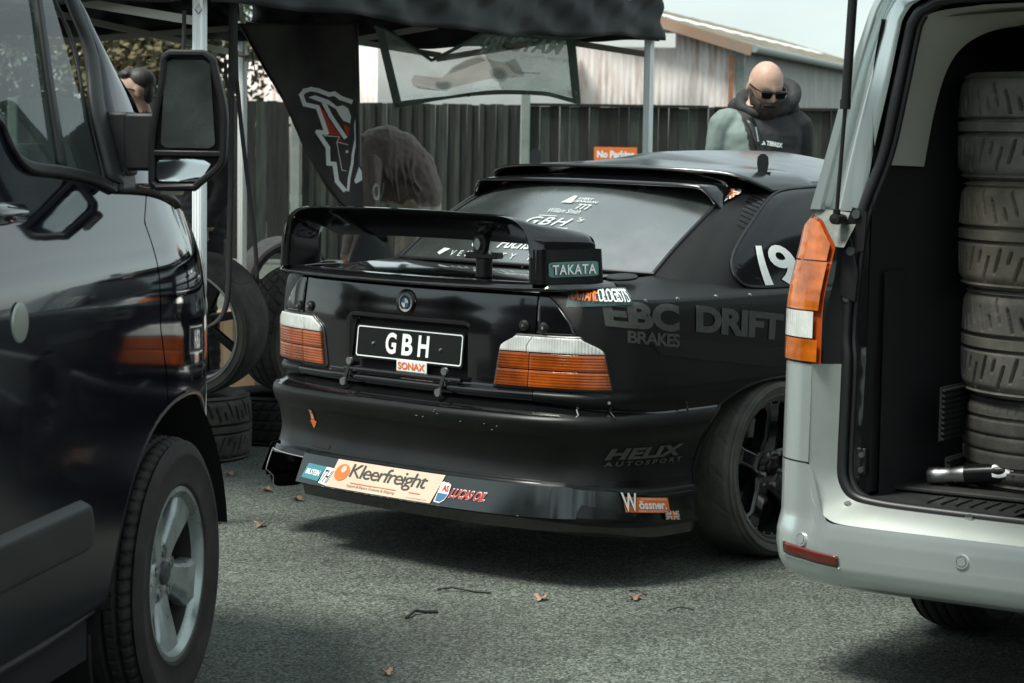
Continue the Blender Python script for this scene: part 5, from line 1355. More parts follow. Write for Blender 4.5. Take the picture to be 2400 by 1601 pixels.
# reflector and sensors on the bumper
def refl(a, t):
    s = s_at_x(-.062) + (s_at_x(.114) - s_at_x(-.062)) * a; z = .340 + .010 * (1 - a) + (.030) * t + .004 * (1 - a); return VS(s, z, .004)
MB().grid(refl, 16, 4).build('reflector', V_red, SV, solid=(.006, 0))
b = MB(); b.tube([VS(s_at_x(x), .338 + .010 * (.114 - x) / .176, .003) for x in np.linspace(.118, -.066, 12)] + [VS(s_at_x(-.068), .385, .003)], .003, 6); b.build('reflector_edge', V_silver, SV)
for x in (-.005, .461, 1.17, 1.635):
    xx = x if x < W_ else 2 * W_ - x; p = VS(s_at_x(xx), .398, .002); p = p if x < W_ else mirx(p)
    sn_ = disc(p, (-.35 if x < .1 else 0, -1, .05), .0185, .003, 'parking_sensor', V_silver, SV, 24, r2=.014); disc(p, (-.35 if x < .1 else 0, -1, .05), .0125, .004, 'sensor_face', V_silver, sn_, 20)
# raised tailgate
tg = MB().grid(lambda a, t: (W_ + (.70 - .04 * t) * (2 * a - 1), .10 - 1.12 * t, 1.90 + .22 * math.sin(t * 1.5) + .03 * (1 - (2 * a - 1) ** 2)), 16, 16).build('tailgate', V_silver, SV, solid=(.06, -1), bevel=.02)
# wheels, axle and silencer
for x in (.085, 2 * W_ - .085):
    for y in (.97, 4.0):
        wr = empty('wheel', (x, y, .33), math.pi if x < W_ else 0); wr.parent = SV
        tyre_obj('tyre', tyre_mesh('vanroad', .333, .215, .205, groove_rib, .008, nth=256, nw=32, shoulder=.04), M_rubber, wr)
        MB().lathe([(0, .05), (.1, .06), (.18, .07), (.205, .085), (.212, .09)], 40).build('wheel_face', D_alloy, wr)
MB().box((W_, 2.3, .36), (1.45, 4.0, .06)).build('underbody', M_dark, SV, smooth=False)
MB().tube([(.12, .97, .32), (2 * W_ - .12, .97, .32)], .05, 12).build('axle', M_dark, SV)
MB().tube([(.42, .55, .27), (.98, .55, .27)], [.11, .11], 20).build('silencer', mat('dull_exhaust_steel', (.22, .21, .19), .55, metal=.8, var=(9, .3)), SV)
# ---- tyres carried in the van and the tube lying on the floor
def local_to_world(p): return SVM @ Vector(p)
SEMI = tyre_mesh('semi', .315, .287, .225, groove_semi, .016, nth=720, nw=64, shoulder=.03)
RIBT = tyre_mesh('ribt', .285, .250, .20, groove_rib, .007, nth=400, nw=40, shoulder=.035)
RIBS = tyre_mesh('ribs', .285, .195, .20, groove_rib, .007, nth=240, nw=30, shoulder=.035)
M_tyre_brown = mat('brown_dusty_rubber', (0.075, 0.066, 0.055), 0.85, var=(7, 0.4), col2=(0.20, 0.172, 0.132), bump=(120, .3, .004))
M_stack = mat('scrubbed_tyre_rubber', (0.065, 0.061, 0.055), 0.8, var=(8, 0.5), col2=(0.165, 0.15, 0.128), bump=(120, .35, .004))
stack = [((.512, .560), .653, RIBT, M_rubber_dusty, 'narrow ribbed tyre at the bottom of the stack in the silver van', 0.4),
         ((.530, .560), .9215, SEMI, M_stack, 'dusty semi-slick tyre second from the bottom of the silver van stack', 1.3),
         ((.515, .555), 1.2085, SEMI, M_tyre_brown, 'brownish semi-slick tyre second from the top of the silver van stack', 2.9),
         ((.500, .565), 1.4955, SEMI, M_stack, 'semi-slick tyre at the top of the stack in the silver van', 4.1)]
for (xy, z, me, mt, lab, sp_) in stack:
    o = tyre_obj('tyre', me, mt); o.matrix_world = Matrix.Translation(local_to_world((xy[0], xy[1], z))) @ Matrix.Rotation(sp_, 4, 'Z') @ Matrix.Rotation(rad(90), 4, 'Y')
    tag(o, lab, 'tyre', 'tyres stacked in the silver van')
TB = empty('metal_tube', local_to_world((.215, .30, .557)), 0, 'black and bare metal tube lying on the silver van floor', 'tube')
q = Matrix.Rotation(-rad(33), 4, 'Z') @ Matrix.Rotation(rad(-7), 4, 'Y') @ Matrix.Rotation(rad(4), 4, 'Z')
TB.matrix_world = Matrix.Translation(local_to_world((.215, .30, .552))) @ q
MB().lathe([(0, 0), (.019, 0), (.022, .004), (.0225, .03), (.021, .034), (.0205, .07), (.0225, .074), (.0225, .105)], 28).build('metal_end', M_steel, TB)
MB().lathe([(.0225, .104), (.026, .107), (.027, .25), (.028, .62), (.028, .75), (0, .75)], 28).build('black_sleeve', C_satin, TB)
def tbm(a, b_):
    th = rad(-92 + 70 * (b_ - .5) ); return Vector((.30 - .13 * a + .02, .0284 * math.sin(th) * 1.0, .0284 * math.cos(th)))
def tbm(a, b_):
    ang = rad(205 + 62 * b_); return Vector((.315 - .125 * a, .0295 * math.cos(ang - rad(90)) * -1, .0295 * math.sin(ang - rad(90)) * 1))
def tbm(a, b_):
    ang = rad(-22 + 84 * (1 - b_)); return Vector((.33 - .145 * a, -.0286 * math.cos(ang), .0286 * math.sin(ang)))
lettering('tube_lettering', 'MEC', tbm, M_white, TB, bold=.04, shear=.0, sub=.3)
# ------------------------------------------------------------------ background: fence, shed, trees
def mat_wood(name, c1, c2):
    return mat(name, c1, 0.9, var=(3.2, .3), col2=c2, bump=(40, .3, .004), stretch=(9, 9, .8))
M_wood = [mat_wood('weathered_board', (.011, .0115, .009), (.031, .033, .027)), mat_wood('mossy_board', (.016, .019, .0145), (.046, .053, .042)), mat_wood('dark_board', (.007, .007, .006), (.022, .022, .018))]
M_concrete = mat('concrete_post', (.20, .23, .205), .9, var=(5, .2), bump=(80, .3, .004))
FY = 24.0
def px2w(x, y, Y):
    d = fwd + cam_r * ((x - 1200) / FPX) - cam_u * ((y - 800.5) / FPX); return Vector((0, 0, CAM_H)) + d * (Y / d.y)
def fence_panel(x0, x1, label, pitch, thick_alt, seed, cap=True, ztop=1.70):
    rn = random.Random(seed)
    f = empty('board_fence', ((x0 + x1) / 2, FY, 0), 0, label, 'fence', 'board fence panels behind the gazebo')
    n = int(round((x1 - x0) / pitch)); p = (x1 - x0) / n
    for k in range(n):
        hgt = ztop + rn.uniform(-.008, .008); dy = (-.010 if k % 2 else .010) if thick_alt else rn.uniform(-.004, .004)
        MB().box((x0 + p * (k + .5) - (x0 + x1) / 2, dy, hgt / 2 + .03), (p * ((1.25 if k % 2 == 0 else .80) if thick_alt else .985), .02, hgt - .06), Matrix.Rotation(rad(rn.uniform(-.25, .25)), 3, 'Y')).build('board', rn.choice(M_wood if not thick_alt else [M_wood[0], M_wood[2], M_wood[0], M_wood[1]]), f, smooth=False)
    if cap: MB().box((0, -.02, ztop + .012), (x1 - x0, .07, .03)).build('cap_rail', M_wood[2], f, smooth=False)
    MB().box((0, .05, .5), (x1 - x0, .03, .08)).build('rail', M_wood[2], f, smooth=False)
    return f
# boundaries in metres at the fence line
posts = [-5.2, -2.27, .10, 2.03, 3.40, 5.3]
fence_panel(-5.15, -2.34, 'fence panel of wide greenish boards left of the tall dark flag', .115, False, 2, cap=False)
fence_panel(-2.20, .06, 'fence panel of narrow upright slats behind the bending person', .062, True, 3, cap=False, ztop=1.695)
fence_panel(.155, 2.0, 'fence panel of wide boards carrying the orange sign', .105, False, 4, ztop=1.69)
fence_panel(2.06, 3.37, 'fence panel of dark boards directly behind the bald person', .095, False, 5, ztop=1.68, cap=True)
fence_panel(3.43, 5.25, 'fence panel of dark boards partly hidden by the silver van pillar', .095, True, 6, cap=False, ztop=1.66)
for x, lab in ((-2.27, 'pale timber fence post beside the flag'), (.107, 'pale concrete fence post below the mesh banner'), (-5.2, 'fence post behind the dark van mirror'), (2.03, 'thin fence post right of the orange sign')):
    w_ = .095 if x != 2.03 else .05
    MB().box((0, 0, 0), (w_, .10, 1.86 if x == .107 else 1.72)).box((0, 0, (1.86 if x == .107 else 1.72) / 2 + .006), (w_ * .8, .08, .012))
    o = MB().box((0, 0, (1.84 if x == .107 else 1.70) / 2), (w_, .10, 1.84 if x == .107 else 1.70)).build('fence_post', M_concrete if x != 2.03 else M_wood[2], bevel=.008); o.location = (x, FY - .03, 0)
    tag(o, lab, 'post', 'fence posts')
# orange sign
sg = empty('warning_sign', (1.045, FY - .06, 1.19), 0, 'orange No Parking sign on the board fence', 'sign')
MB().box((0, 0, 0), (.445, .012, .165)).build('sign_board', M_orange, sg, bevel=.002)
lettering('sign_lettering', 'No Parking', lambda a, b: Vector((-.2 + .4 * a, -.008, -.05 + .10 * b)), M_white, sg, box=(.02, .02, .98, .98), bold=.05)
# shed with corrugated walls
M_corr = bpy.data.materials.new('corrugated_cladding'); M_corr.use_nodes = True
def _corr(m, base, rust, amt):
    n = m.node_tree.nodes; l = m.node_tree.links.new; b = n['Principled BSDF']; t = n.new('ShaderNodeTexCoord'); mp = n.new('ShaderNodeMapping'); mp.inputs['Scale'].default_value = (3.5, 3.5, .45); l(t.outputs['Object'], mp.inputs[0])
    z = n.new('ShaderNodeTexNoise'); z.inputs['Scale'].default_value = 2.0; z.inputs['Detail'].default_value = 6; z.inputs['Roughness'].default_value = .7; l(mp.outputs[0], z.inputs['Vector'])
    r = n.new('ShaderNodeValToRGB'); r.color_ramp.elements[0].position = .43; r.color_ramp.elements[0].color = (*base, 1); r.color_ramp.elements[1].position = .78; r.color_ramp.elements[1].color = (*rust, 1)
    l(z.outputs[0], r.inputs[0]); l(r.outputs[0], b.inputs['Base Color']); b.inputs['Roughness'].default_value = .7
_corr(M_corr, (.78, .71, .68), (.34, .19, .13), .5)
M_corr2 = bpy.data.materials.new('grey_side_cladding'); M_corr2.use_nodes = True; _corr(M_corr2, (.36, .36, .34), (.22, .20, .17), .4)
M_roof = mat('mossy_roof_sheet', (.10, .098, .072), .95, var=(2.2, .3), col2=(.24, .21, .16), bump=(30, .5, .02))
M_whitewall = mat('white_cladding', (.78, .76, .74), .6, var=(2, .05))
shed = empty('shed', (4.39, 45.0, 0), 0, 'pale corrugated shed with mossy sheet roof behind the fence', 'building')
gd = Vector((-.963, .27, 0)); sdv = Vector((.27, .963, 0))
def corr_wall(name, o, d, length, zf, pitch, amp, material, z0=0.0):
    n = int(length / pitch) * 5; nrm_ = Vector((d.y, -d.x, 0)); vs = []
    for i in range(n + 1):
        s = length * i / n; p = o + d * s + nrm_ * (amp * math.sin(2 * math.pi * s / pitch)); vs += [(p.x, p.y, z0), (p.x, p.y, zf(s))]
    return MB().add(vs, [(2 * i, 2 * i + 2, 2 * i + 3, 2 * i + 1) for i in range(n)]).build(name, material, shed, angle=80, solid=(.01, 0))
O = Vector((0, 0, 0))
corr_wall('gable_wall', O, gd, 4.0, lambda s: 3.08 + .30 * s, .12, .010, M_corr)
corr_wall('front_wall', O + gd * 4.0, gd, 11.0, lambda s: 3.02, .12, .010, M_corr)
corr_wall('side_wall', O + Vector((.06, .02, 0)), sdv, 30, lambda s: 3.0, .45, .02, M_corr2)
b = MB(); b.box((-.04, -.06, 1.55), (.16, .10, 3.1)).build('corner_trim', M_concrete, shed, smooth=False)
n_ = 90
def roofp(a, t):
    s = -.35 + 31 * a; k = -.22 + 4.3 * t; p = gd * k + sdv * s; return (p.x, p.y, 3.12 + .30 * k + .022 * math.sin(s * 2 * math.pi / .30) + .01 * math.sin(s * 3.1 + k))
MB().grid(roofp, 520, 10).build('roof_sheet', M_roof, shed, angle=80, solid=(.03, -1))
MB().grid(lambda a, t: (lambda q: (q[0], q[1], q[2] + .03))(roofp(.0 + .80 * a, .50 + .09 * t)), 300, 2).build('roof_light', M_whitewall, shed, angle=80)
pt = [gd * -.30 + sdv * s + Vector((0, 0, 3.02)) for s in (-.4, 30)]
MB().tube(pt, .075, 12).build('gutter', mat('grey_gutter', (.25, .27, .26), .5), shed)
A_ = gd * -.25 + sdv * -.38; B_ = gd * 4.2 + sdv * -.38
MB().bar(A_ + Vector((0, 0, 2.98)), B_ + Vector((0, 0, 4.30)), .04, .20).build('barge_board', mat('rusty_barge', (.23, .19, .15), .8, var=(4, .4), col2=(.33, .17, .10)), shed, smooth=False)
p1 = Vector((3.05 - 4.39, -.55, 0)); 
MB().box((p1.x - 7.0, p1.y + .25, 3.15), (14.0, .5, .27)).build('fascia', M_whitewall, shed, smooth=False)
MB().box((-2.65 - 4.39 + 1.9, .55, 1.5), (3.9, .5, 3.0)).build('white_door', M_whitewall, shed, smooth=False)
MB().box((.05 - 4.39 + 4.0, 1.0, 1.4), (.10, .04, 2.8)).build('rust_streak_panel', mat('rust_panel', (.30, .15, .085), .85, var=(5, .4)), shed, smooth=False).location = (.12, -1.12, .1)
# trees on the far left
M_leaf = [mat('autumn_leaf', (.075, .060, .022), .8), mat('green_leaf', (.040, .055, .022), .8), mat('dry_leaf', (.11, .085, .04), .8)]
M_bark = mat('bark', (.06, .05, .04), .95, bump=(30, .5, .02))
def tree(x, y, h, r, seed, label):
    rn = random.Random(seed); t = empty('tree', (x, y, 0), 0, label, 'tree', 'trees behind the gazebo')
    b = MB(); b.tube([(0, 0, 0), (.1, 0, h * .3), (.0, .1, h * .6), (.1, 0, h * .85)], [.22, .17, .11, .04], 10)
    for k in range(9):
        z = h * rn.uniform(.3, .75); a = rn.uniform(0, 6.28); l = r * rn.uniform(.6, 1.0); b.tube([(0.05, 0, z), (l * .5 * math.cos(a), l * .5 * math.sin(a), z + l * .3), (l * math.cos(a), l * math.sin(a), z + l * .5)], [.07, .045, .015], 6)
    b.build('trunk', M_bark, t)
    for ci, m in enumerate(M_leaf):
        b = MB(); vs = []; fs = []
        for k in range(46):
            a = rn.uniform(0, 6.28); rr_ = r * rn.random() ** .5; zc = h * rn.uniform(.22, 1.0); rr_ *= (1 - .4 * abs(zc / h - .55)); c = Vector((rr_ * math.cos(a), rr_ * math.sin(a), zc))
            for q in range(70):
                p = c + Vector((rn.gauss(0, .26), rn.gauss(0, .26), rn.gauss(0, .22))); e1 = Vector((rn.uniform(-1, 1), rn.uniform(-1, 1), rn.uniform(-1, 1))).normalized(); e2 = e1.orthogonal().normalized(); s = rn.uniform(.05, .10)
                o = len(vs); vs += [p - e1 * s, p + e2 * s * .6, p + e1 * s, p - e2 * s * .6]; fs.append((o, o + 1, o + 2, o + 3))
        cr_ = b.add(vs, fs).build('crown', m, t, smooth=False); cr_['kind'] = 'stuff'
tree(-7.6, 41, 5.2, 2.2, 1, 'autumn tree left of the shed seen past the van mirror')
tree(-5.7, 39, 4.4, 1.5, 2, 'small brownish tree just beside the shed wall')
tree(-10.6, 42, 6.0, 2.6, 3, 'tall tree at the far left seen through the van window')
# ------------------------------------------------------------------ gazebo
GA = Vector((-1.145, 8.40, 0)); GB = Vector((.70, 12.2, 0)); gdir = (GB - GA).normalized(); gperp = Vector((-gdir.y, gdir.x, 0)); GD = GB + gperp * 2.52; GC = GA + gperp * 2.52
gz = empty('gazebo', (0, 0, 0), 0, 'black pop-up gazebo with aluminium legs over the coupe', 'gazebo')
M_canvas = mat('black_canvas', (.011, .0125, .012), .6, spec=.3, var=(2, .15), bump=(5, .25, .02), rvar=.08)
M_canvas_in = mat('black_canvas_inside', (.008, .008, .009), .9)
M_truss = mat('truss_alloy', (.30, .29, .26), .45, metal=.5)
def leg(p, top=2.02):
    l = MB().box((p.x, p.y, top / 2), (.042, .042, top), Matrix.Rotation(-math.atan2(gdir.x, gdir.y), 3, 'Z')).build('leg', M_alu, gz, bevel=.006)
    R_ = Matrix.Rotation(-math.atan2(gdir.x, gdir.y), 3, 'Z')
    for s in ((1, 0), (0, -1), (-1, 0), (0, 1)):
        d_ = R_ @ Vector((s[0], s[1], 0)); tt = R_ @ Vector((-s[1], s[0], 0))
        for k in (-.012, 0, .012):
            c = p + d_ * .0215 + tt * k; MB().box((c.x, c.y, top / 2), (.003, .003, top), R_).build('leg_rib', M_alu, l, smooth=False)
    MB().box((p.x, p.y, top - .03), (.075, .075, .10), R_).build('leg_bracket', M_black_plastic, gz, bevel=.01)
    MB().box((p.x, p.y, .004), (.12, .12, .008), R_).build('foot_plate', M_steel, gz, smooth=False)
for p in (GA, GB, GC, GD): leg(p)
rg = random.Random(5)
def zlow(p): return 1.905 + .03 * ((p - GA).dot(gdir) / 4.22)
def valance(P, Q, name, material, out, n=80, hgt=.34):
    L_ = (Q - P).length
    def f(a, t):
        p = P + (Q - P) * a + out * (.06 + .015 * math.sin(a * 23 + 2.1) * (1 - t) + .012 * math.sin(a * 57 + t * 4 + 1) * (1 - t) - .03 * t)
        z0 = zlow(p) + .012 * math.sin(a * 9.0) + .006 * math.sin(a * 31) - .02 * math.sin(math.pi * a)
        fold = .014 * math.sin(a * 40 + t * 9) * math.sin(t * 3.1) + .01 * math.sin(a * 90 - t * 14) * math.sin(t * 3.1)
        p = p + out * fold
        return (p.x, p.y, z0 + hgt * t)
    return MB().grid(f, n, 14).build(name, material, gz, angle=90, solid=(.003, 0))
ext = .05
valance(GA - gdir * ext, GB + gdir * ext, 'valance', M_canvas, -gperp, 160)
valance(GC - gdir * ext, GA - gdir * ext, 'valance', M_canvas, -gdir, 60)
valance(GB + gdir * ext, GD + gdir * ext, 'valance', M_canvas, gdir, 60)
valance(GD + gdir * ext, GC - gdir * ext, 'valance', M_canvas, gperp, 120)
pk = (GA + GB + GC + GD) / 4 + Vector((0, 0, 2.95))
for P, Q in ((GA, GB), (GB, GD), (GD, GC), (GC, GA)):
    P = P + (P - pk).xy.to_3d().normalized() * .09; Q = Q + (Q - pk).xy.to_3d().normalized() * .09
    def cf(a, t):
        e = P + (Q - P) * a + Vector((0, 0, 2.24)); p = e * (1 - t) + pk * t; p.z -= .10 * math.sin(math.pi * t) * (.6 + .4 * math.cos(2 * math.pi * a)); return p
    MB().grid(cf, 16, 12).build('canopy', M_canvas, gz, angle=90)
for P, Q in ((GB, GD), (GD, GC), (GC, GA), (GA, GB)):
    mid = (P + Q) / 2; zt, zb = 2.02, 1.84
    if (P, Q) == (GA, GB): zt, zb = 2.12, 1.98
    for a, c in ((P, mid), (mid, Q)):
        MB().bar(a + Vector((0, 0, zt)), c + Vector((0, 0, zb)), .016, .032).build('truss_bar', M_truss, gz, smooth=False)
        MB().bar(a + Vector((.02, .02, zb + .02)), c + Vector((.02, .02, zt + .02)), .016, .032).build('truss_bar', M_truss, gz, smooth=False)
for p, q in ((GA, GD), (GB, GC)):
    MB().bar(p + Vector((0, 0, 2.0)), pk + Vector((0, 0, -.15)), .016, .03).build('roof_bar', M_truss, gz, smooth=False); MB().bar(q + Vector((0, 0, 2.0)), pk + Vector((0, 0, -.15)), .016, .03).build('roof_bar', M_truss, gz, smooth=False)
# hook and ring on the near leg, hanging straps
MB().tube([GA + Vector((.0, -.03, 1.905)), GA + Vector((.012, -.035, 1.88)), GA + Vector((.0, -.035, 1.865)), GA + Vector((-.012, -.035, 1.88))], .003, 6, closed=True).build('ring', M_steel, gz)
M_web = mat('black_webbing', (.016, .016, .016), .8, wave=(90, 'Z', .4))
def strap(pts, wd, name='strap'):
    P = [Vector(p) for p in crom(pts, 6)]; vs = []
    for i, p in enumerate(P):
        vs += [p - Vector((wd / 2, 0, 0)), p + Vector((wd / 2, 0, 0))]
    return MB().add(vs, [(2 * i, 2 * i + 1, 2 * i + 3, 2 * i + 2) for i in range(len(P) - 1)]).build(name, M_web, gz, solid=(.003, 0))
def PW(x, y, Y): return px2w(x, y, Y)
strap([PW(547, -20, 8.6), PW(548, 100, 8.6), PW(550, 195, 8.6)], .030)
strap([PW(543, 20, 8.62), PW(542, 200, 8.62), PW(541, 420, 8.62), PW(538, 560, 8.62), PW(534, 690, 8.62), PW(520, 740, 8.62), PW(490, 765, 8.60), PW(460, 770, 8.60)], .022)
strap([PW(555, 190, 8.65), PW(566, 300, 8.65), PW(580, 420, 8.65), PW(597, 560, 8.65), PW(603, 660, 8.65)], .016)
strap([PW(528, 140, 8.63), PW(530, 190, 8.63), PW(537, 208, 8.63), PW(545, 190, 8.63)], .012)
strap([PW(530, 560, 8.7), PW(535, 640, 8.7), PW(560, 665, 8.7), PW(590, 660, 8.7)], .014)
strap([PW(432, 25, 8.35), PW(431, 80, 8.35), PW(429, 135, 8.35)], .015)
strap([PW(590, 122, 12.8), PW(596, 155, 12.8), PW(600, 180, 12.8)], .006)
# ------------------------------------------------------------------ mesh banner on the far side
BN = empty('banner', (0, 0, 0), 0, 'pale see-through mesh banner with an orange car print hanging under the gazebo', 'banner')
M_mesh = bpy.data.materials.new('mesh_banner'); M_mesh.use_nodes = True
def _mesh(m, col, tr):
    n = m.node_tree.nodes; l = m.node_tree.links.new; n.clear(); o = n.new('ShaderNodeOutputMaterial'); mx = n.new('ShaderNodeMixShader'); t = n.new('ShaderNodeBsdfTransparent'); mx2 = n.new('ShaderNodeMixShader'); d = n.new('ShaderNodeBsdfDiffuse'); ts = n.new('ShaderNodeBsdfTranslucent')
    d.inputs[0].default_value = (*col, 1); ts.inputs[0].default_value = (*col, 1); mx2.inputs[0].default_value = .72; mx.inputs[0].default_value = 1 - tr
    l(d.outputs[0], mx2.inputs[1]); l(ts.outputs[0], mx2.inputs[2]); l(t.outputs[0], mx.inputs[1]); l(mx2.outputs[0], mx.inputs[2]); l(mx.outputs[0], o.inputs[0])
_mesh(M_mesh, (.84, .92, .90), .58)
def meshmat(name, col, tr=.4):
    m = bpy.data.materials.new(name); m.use_nodes = True; _mesh(m, col, tr); return m
M_hem = mat('banner_hem', (.17, .22, .195), .8)
def bn_depth(x): return 12.9 + (12.37 - 12.9) * (x - 878) / (1348 - 878)
def BNP(a, b, off=0.0):
    """a 0..1 left-right, b 0..1 bottom-top, in the banner plane with sag and folds"""
    xb = 924 + 438 * a; yb = 255 - 22 * math.sin(math.pi * min(a * 1.25, 1) * .5) - 14 * math.sin(math.pi * a) + 12 * sstep(.8, 1, a)
    xt = 878 + 470 * a
    yt = float(np.interp(xt, [878, 905, 960, 1012, 1060, 1130, 1200, 1348], [60, 68, 104, 141, 116, 76, 78, 88]))
    x = xb + (xt - xb) * b; y = yb + (yt - yb) * b
    Y = bn_depth(x) + .02 * math.sin(a * 14 + b * 5) + .015 * math.sin(a * 31 - b * 9) - off
    return px2w(x, y, Y)
MB().grid(lambda a, b_: BNP(.03 + .94 * a, .07 + .90 * b_), 60, 24).build('mesh_sheet', M_mesh, BN, angle=90)
for (a0, a1, b0, b1) in ((0, 1, 0, .075), (0, .045, 0, 1), (.955, 1, 0, 1)):
    MB().grid(lambda a, b_: BNP(a0 + (a1 - a0) * a, b0 + (b1 - b0) * b_, .004), 40, 14).build('hem', M_hem, BN, angle=90)
MB().tube([BNP(a, .985, .0) for a in np.linspace(0, 1, 40)], .010, 6).build('hem', M_hem, BN)
for a in (.02, .40, .72, .985): disc(BNP(a, .035, .012), (0, -1, 0), .012, .003, 'eyelet', M_chrome, BN, 16)
# print: reversed lettering and the car picture
M_bw = meshmat('banner_white', (.9, .93, .91), .02); M_bo = meshmat('banner_orange', (.72, .48, .36), .5); M_bd = meshmat('banner_grey', (.38, .45, .42), .45); M_bg2 = meshmat('banner_green', (.30, .38, .33), .42)
polyprint('banner_print', [[(.58, .08), (.96, .08), (.96, .97), (.50, .97)]], lambda a, b: BNP(a, b, .006), M_bg2, BN, 3)
lettering('banner_lettering', 'MATSURI', lambda a, b: BNP(.955 - .40 * a + .05 * b - .05, .70 + .24 * b, .012), M_bw, BN, bold=.04, sub=.3)
lettering('banner_lettering', 'OCTOBER 11TH-12TH', lambda a, b: BNP(.955 - .24 * a, .60 + .055 * b, .012), M_bw, BN)
lettering('banner_lettering', 'LONDON CAR SHOW - DRIFT SHOW - STREET LIFE', lambda a, b: BNP(.60 - .53 * a, .10 + .035 * b, .012), M_bw, BN)
lettering('banner_lettering', 'X', lambda a, b: BNP(.99 - .02 * a, .12 + .07 * b, .012), M_bw, BN)
polyprint('banner_print', [circ(.5, 14, .5, .5)], lambda a, b: BNP(.93 + .03 * a, .10 + .09 * b, .012), M_bo, BN, 1)
carp = [(.13, .26), (.125, .36), (.15, .46), (.24, .50), (.30, .52), (.36, .66), (.43, .70), (.50, .68), (.56, .55), (.64, .50), (.70, .40), (.71, .30), (.64, .27), (.30, .24), (.2, .22)]
polyprint('banner_print', [carp], lambda a, b: BNP(a, b, .008), M_bo, BN, 2)
polyprint('banner_print', [[(.33, .55), (.375, .65), (.44, .67), (.50, .65), (.53, .56)]], lambda a, b: BNP(a, b, .011), M_bd, BN, 1)
for cx in (.29, .58):
    polyprint('banner_print', [circ(.5, 20, .5, .5)], lambda a, b: BNP(cx - .045 + .09 * a, .20 + .24 * b, .011), M_bd, BN, 1); polyprint('banner_print', [circ(.5, 16, .5, .5)], lambda a, b: BNP(cx - .03 + .06 * a, .24 + .16 * b, .014), M_bw, BN, 1)
polyprint('banner_print', [[(.14, .24), (.26, .20), (.26, .23), (.15, .28)], [(.66, .34), (.80, .36), (.80, .38), (.66, .37)], [(.62, .52), (.68, .58), (.70, .45), (.72, .32), (.66, .36)]], lambda a, b: BNP(a, b, .012), M_bw, BN, 1)
# ------------------------------------------------------------------ dark flag with white and red logo
FLAG = empty('flag', (0, 0, 0), 0, 'dark hanging pennant flag with white outlined red logo', 'flag')
M_flag = mat('flag_cloth', (.060, .058, .055), .8, var=(6, .25), bump=(30, .2, .01))
def FP(x, y, off=0.0):
    Y = 10.9 + .05 * math.sin(x * .035) + .03 * math.sin(x * .011 + y * .02) - off; 
    return px2w(x, y, Y)
def fl_left(y): return float(np.interp(y, [55, 118, 160, 200, 240, 290, 340, 400, 440, 480, 500], [560, 597, 620, 645, 668, 690, 712, 745, 768, 800, 830]))
def fl_right(y): return float(np.interp(y, [55, 118, 200, 300, 400, 480, 500], [834, 834, 838, 845, 849, 853, 852]))
MB().grid(lambda a, b_: (lambda y: FP(fl_left(y) + (fl_right(y) - fl_left(y)) * a, y))(500 - 445 * b_), 40, 50).build('flag_cloth', M_flag, FLAG, angle=90, solid=(.004, 0))
MB().tube([FP(fl_left(y), y, .004) for y in range(55, 501, 15)], .007, 6).build('flag_edge', M_black, FLAG)
MB().tube([FP(834 + (y - 55) * .022, y, .03) for y in range(55, 400, 12)], .012, 8).build('flag_sleeve', M_black, FLAG)
f4 = lambda pts: [(500 + x / 3.484, y / 3.484) for x, y in pts]
fm = lambda o: (lambda a, b: FP(a, b, o))
M_flagw = mat('flag_white', (.93, .96, .96), .6); M_flago = mat('flag_red_orange', (.55, .07, .02), .7)
def stroke(pts, wd):
    """thick poly-line as quads"""
    out = []
    for (x0, y0), (x1, y1) in zip(pts[:-1], pts[1:]):
        dx, dy = x1 - x0, y1 - y0; l_ = math.hypot(dx, dy); nx_, ny_ = -dy / l_ * wd / 2, dx / l_ * wd / 2; ex_2, ey_2 = dx / l_ * wd * .35, dy / l_ * wd * .35
        out.append(f4([(x0 + nx_ - ex_2, y0 + ny_ - ey_2), (x1 + nx_ + ex_2, y1 + ny_ + ey_2), (x1 - nx_ + ex_2, y1 - ny_ + ey_2), (x0 - nx_ - ex_2, y0 - ny_ - ey_2)]))
    return out
OUT1 = [(1125, 830), (1040, 800), (990, 765), (945, 772), (860, 740), (800, 728), (745, 742), (718, 775), (745, 852), (852, 876), (890, 980), (925, 1085), (850, 1078), (935, 1205), (940, 1335), (990, 1340), (1010, 1480), (1070, 1552)]
for k_, seg in enumerate(stroke(OUT1, 36)): polyprint('flag_print', [seg], fm(.006 + .0004 * (k_ % 2)), M_flagw, FLAG, 0)
for k_, seg in enumerate(stroke([(1185, 905), (1160, 1020), (1165, 1130), (1140, 1260), (1135, 1330), (1110, 1450), (1100, 1555)], 22)): polyprint('flag_print', [seg], fm(.006 + .0004 * (k_ % 2)), M_flagw, FLAG, 0)
for k_, seg in enumerate(stroke([(905, 845), (960, 950), (1020, 1040), (1075, 1120)], 34)): polyprint('flag_print', [seg], fm(.0068 + .0004 * (k_ % 2)), M_flagw, FLAG, 0)
for pg in ([(775, 795), (830, 778), (945, 818), (1010, 870), (1095, 920), (1085, 900), (1060, 860), (1100, 885), (1125, 950), (1118, 1008), (1060, 985), (1030, 942), (1080, 948), (1000, 890), (940, 855), (850, 825)], [(1150, 1480), (1190, 1360), (1212, 1400), (1216, 1470), (1195, 1410), (1165, 1500)], [(1080, 1230), (1100, 1225), (1102, 1248), (1082, 1252)], [(1170, 1330), (1195, 1270), (1205, 1300), (1185, 1350)]):
    polyprint('flag_print', [f4(pg)], fm(.0075), M_flagw, FLAG, 0)
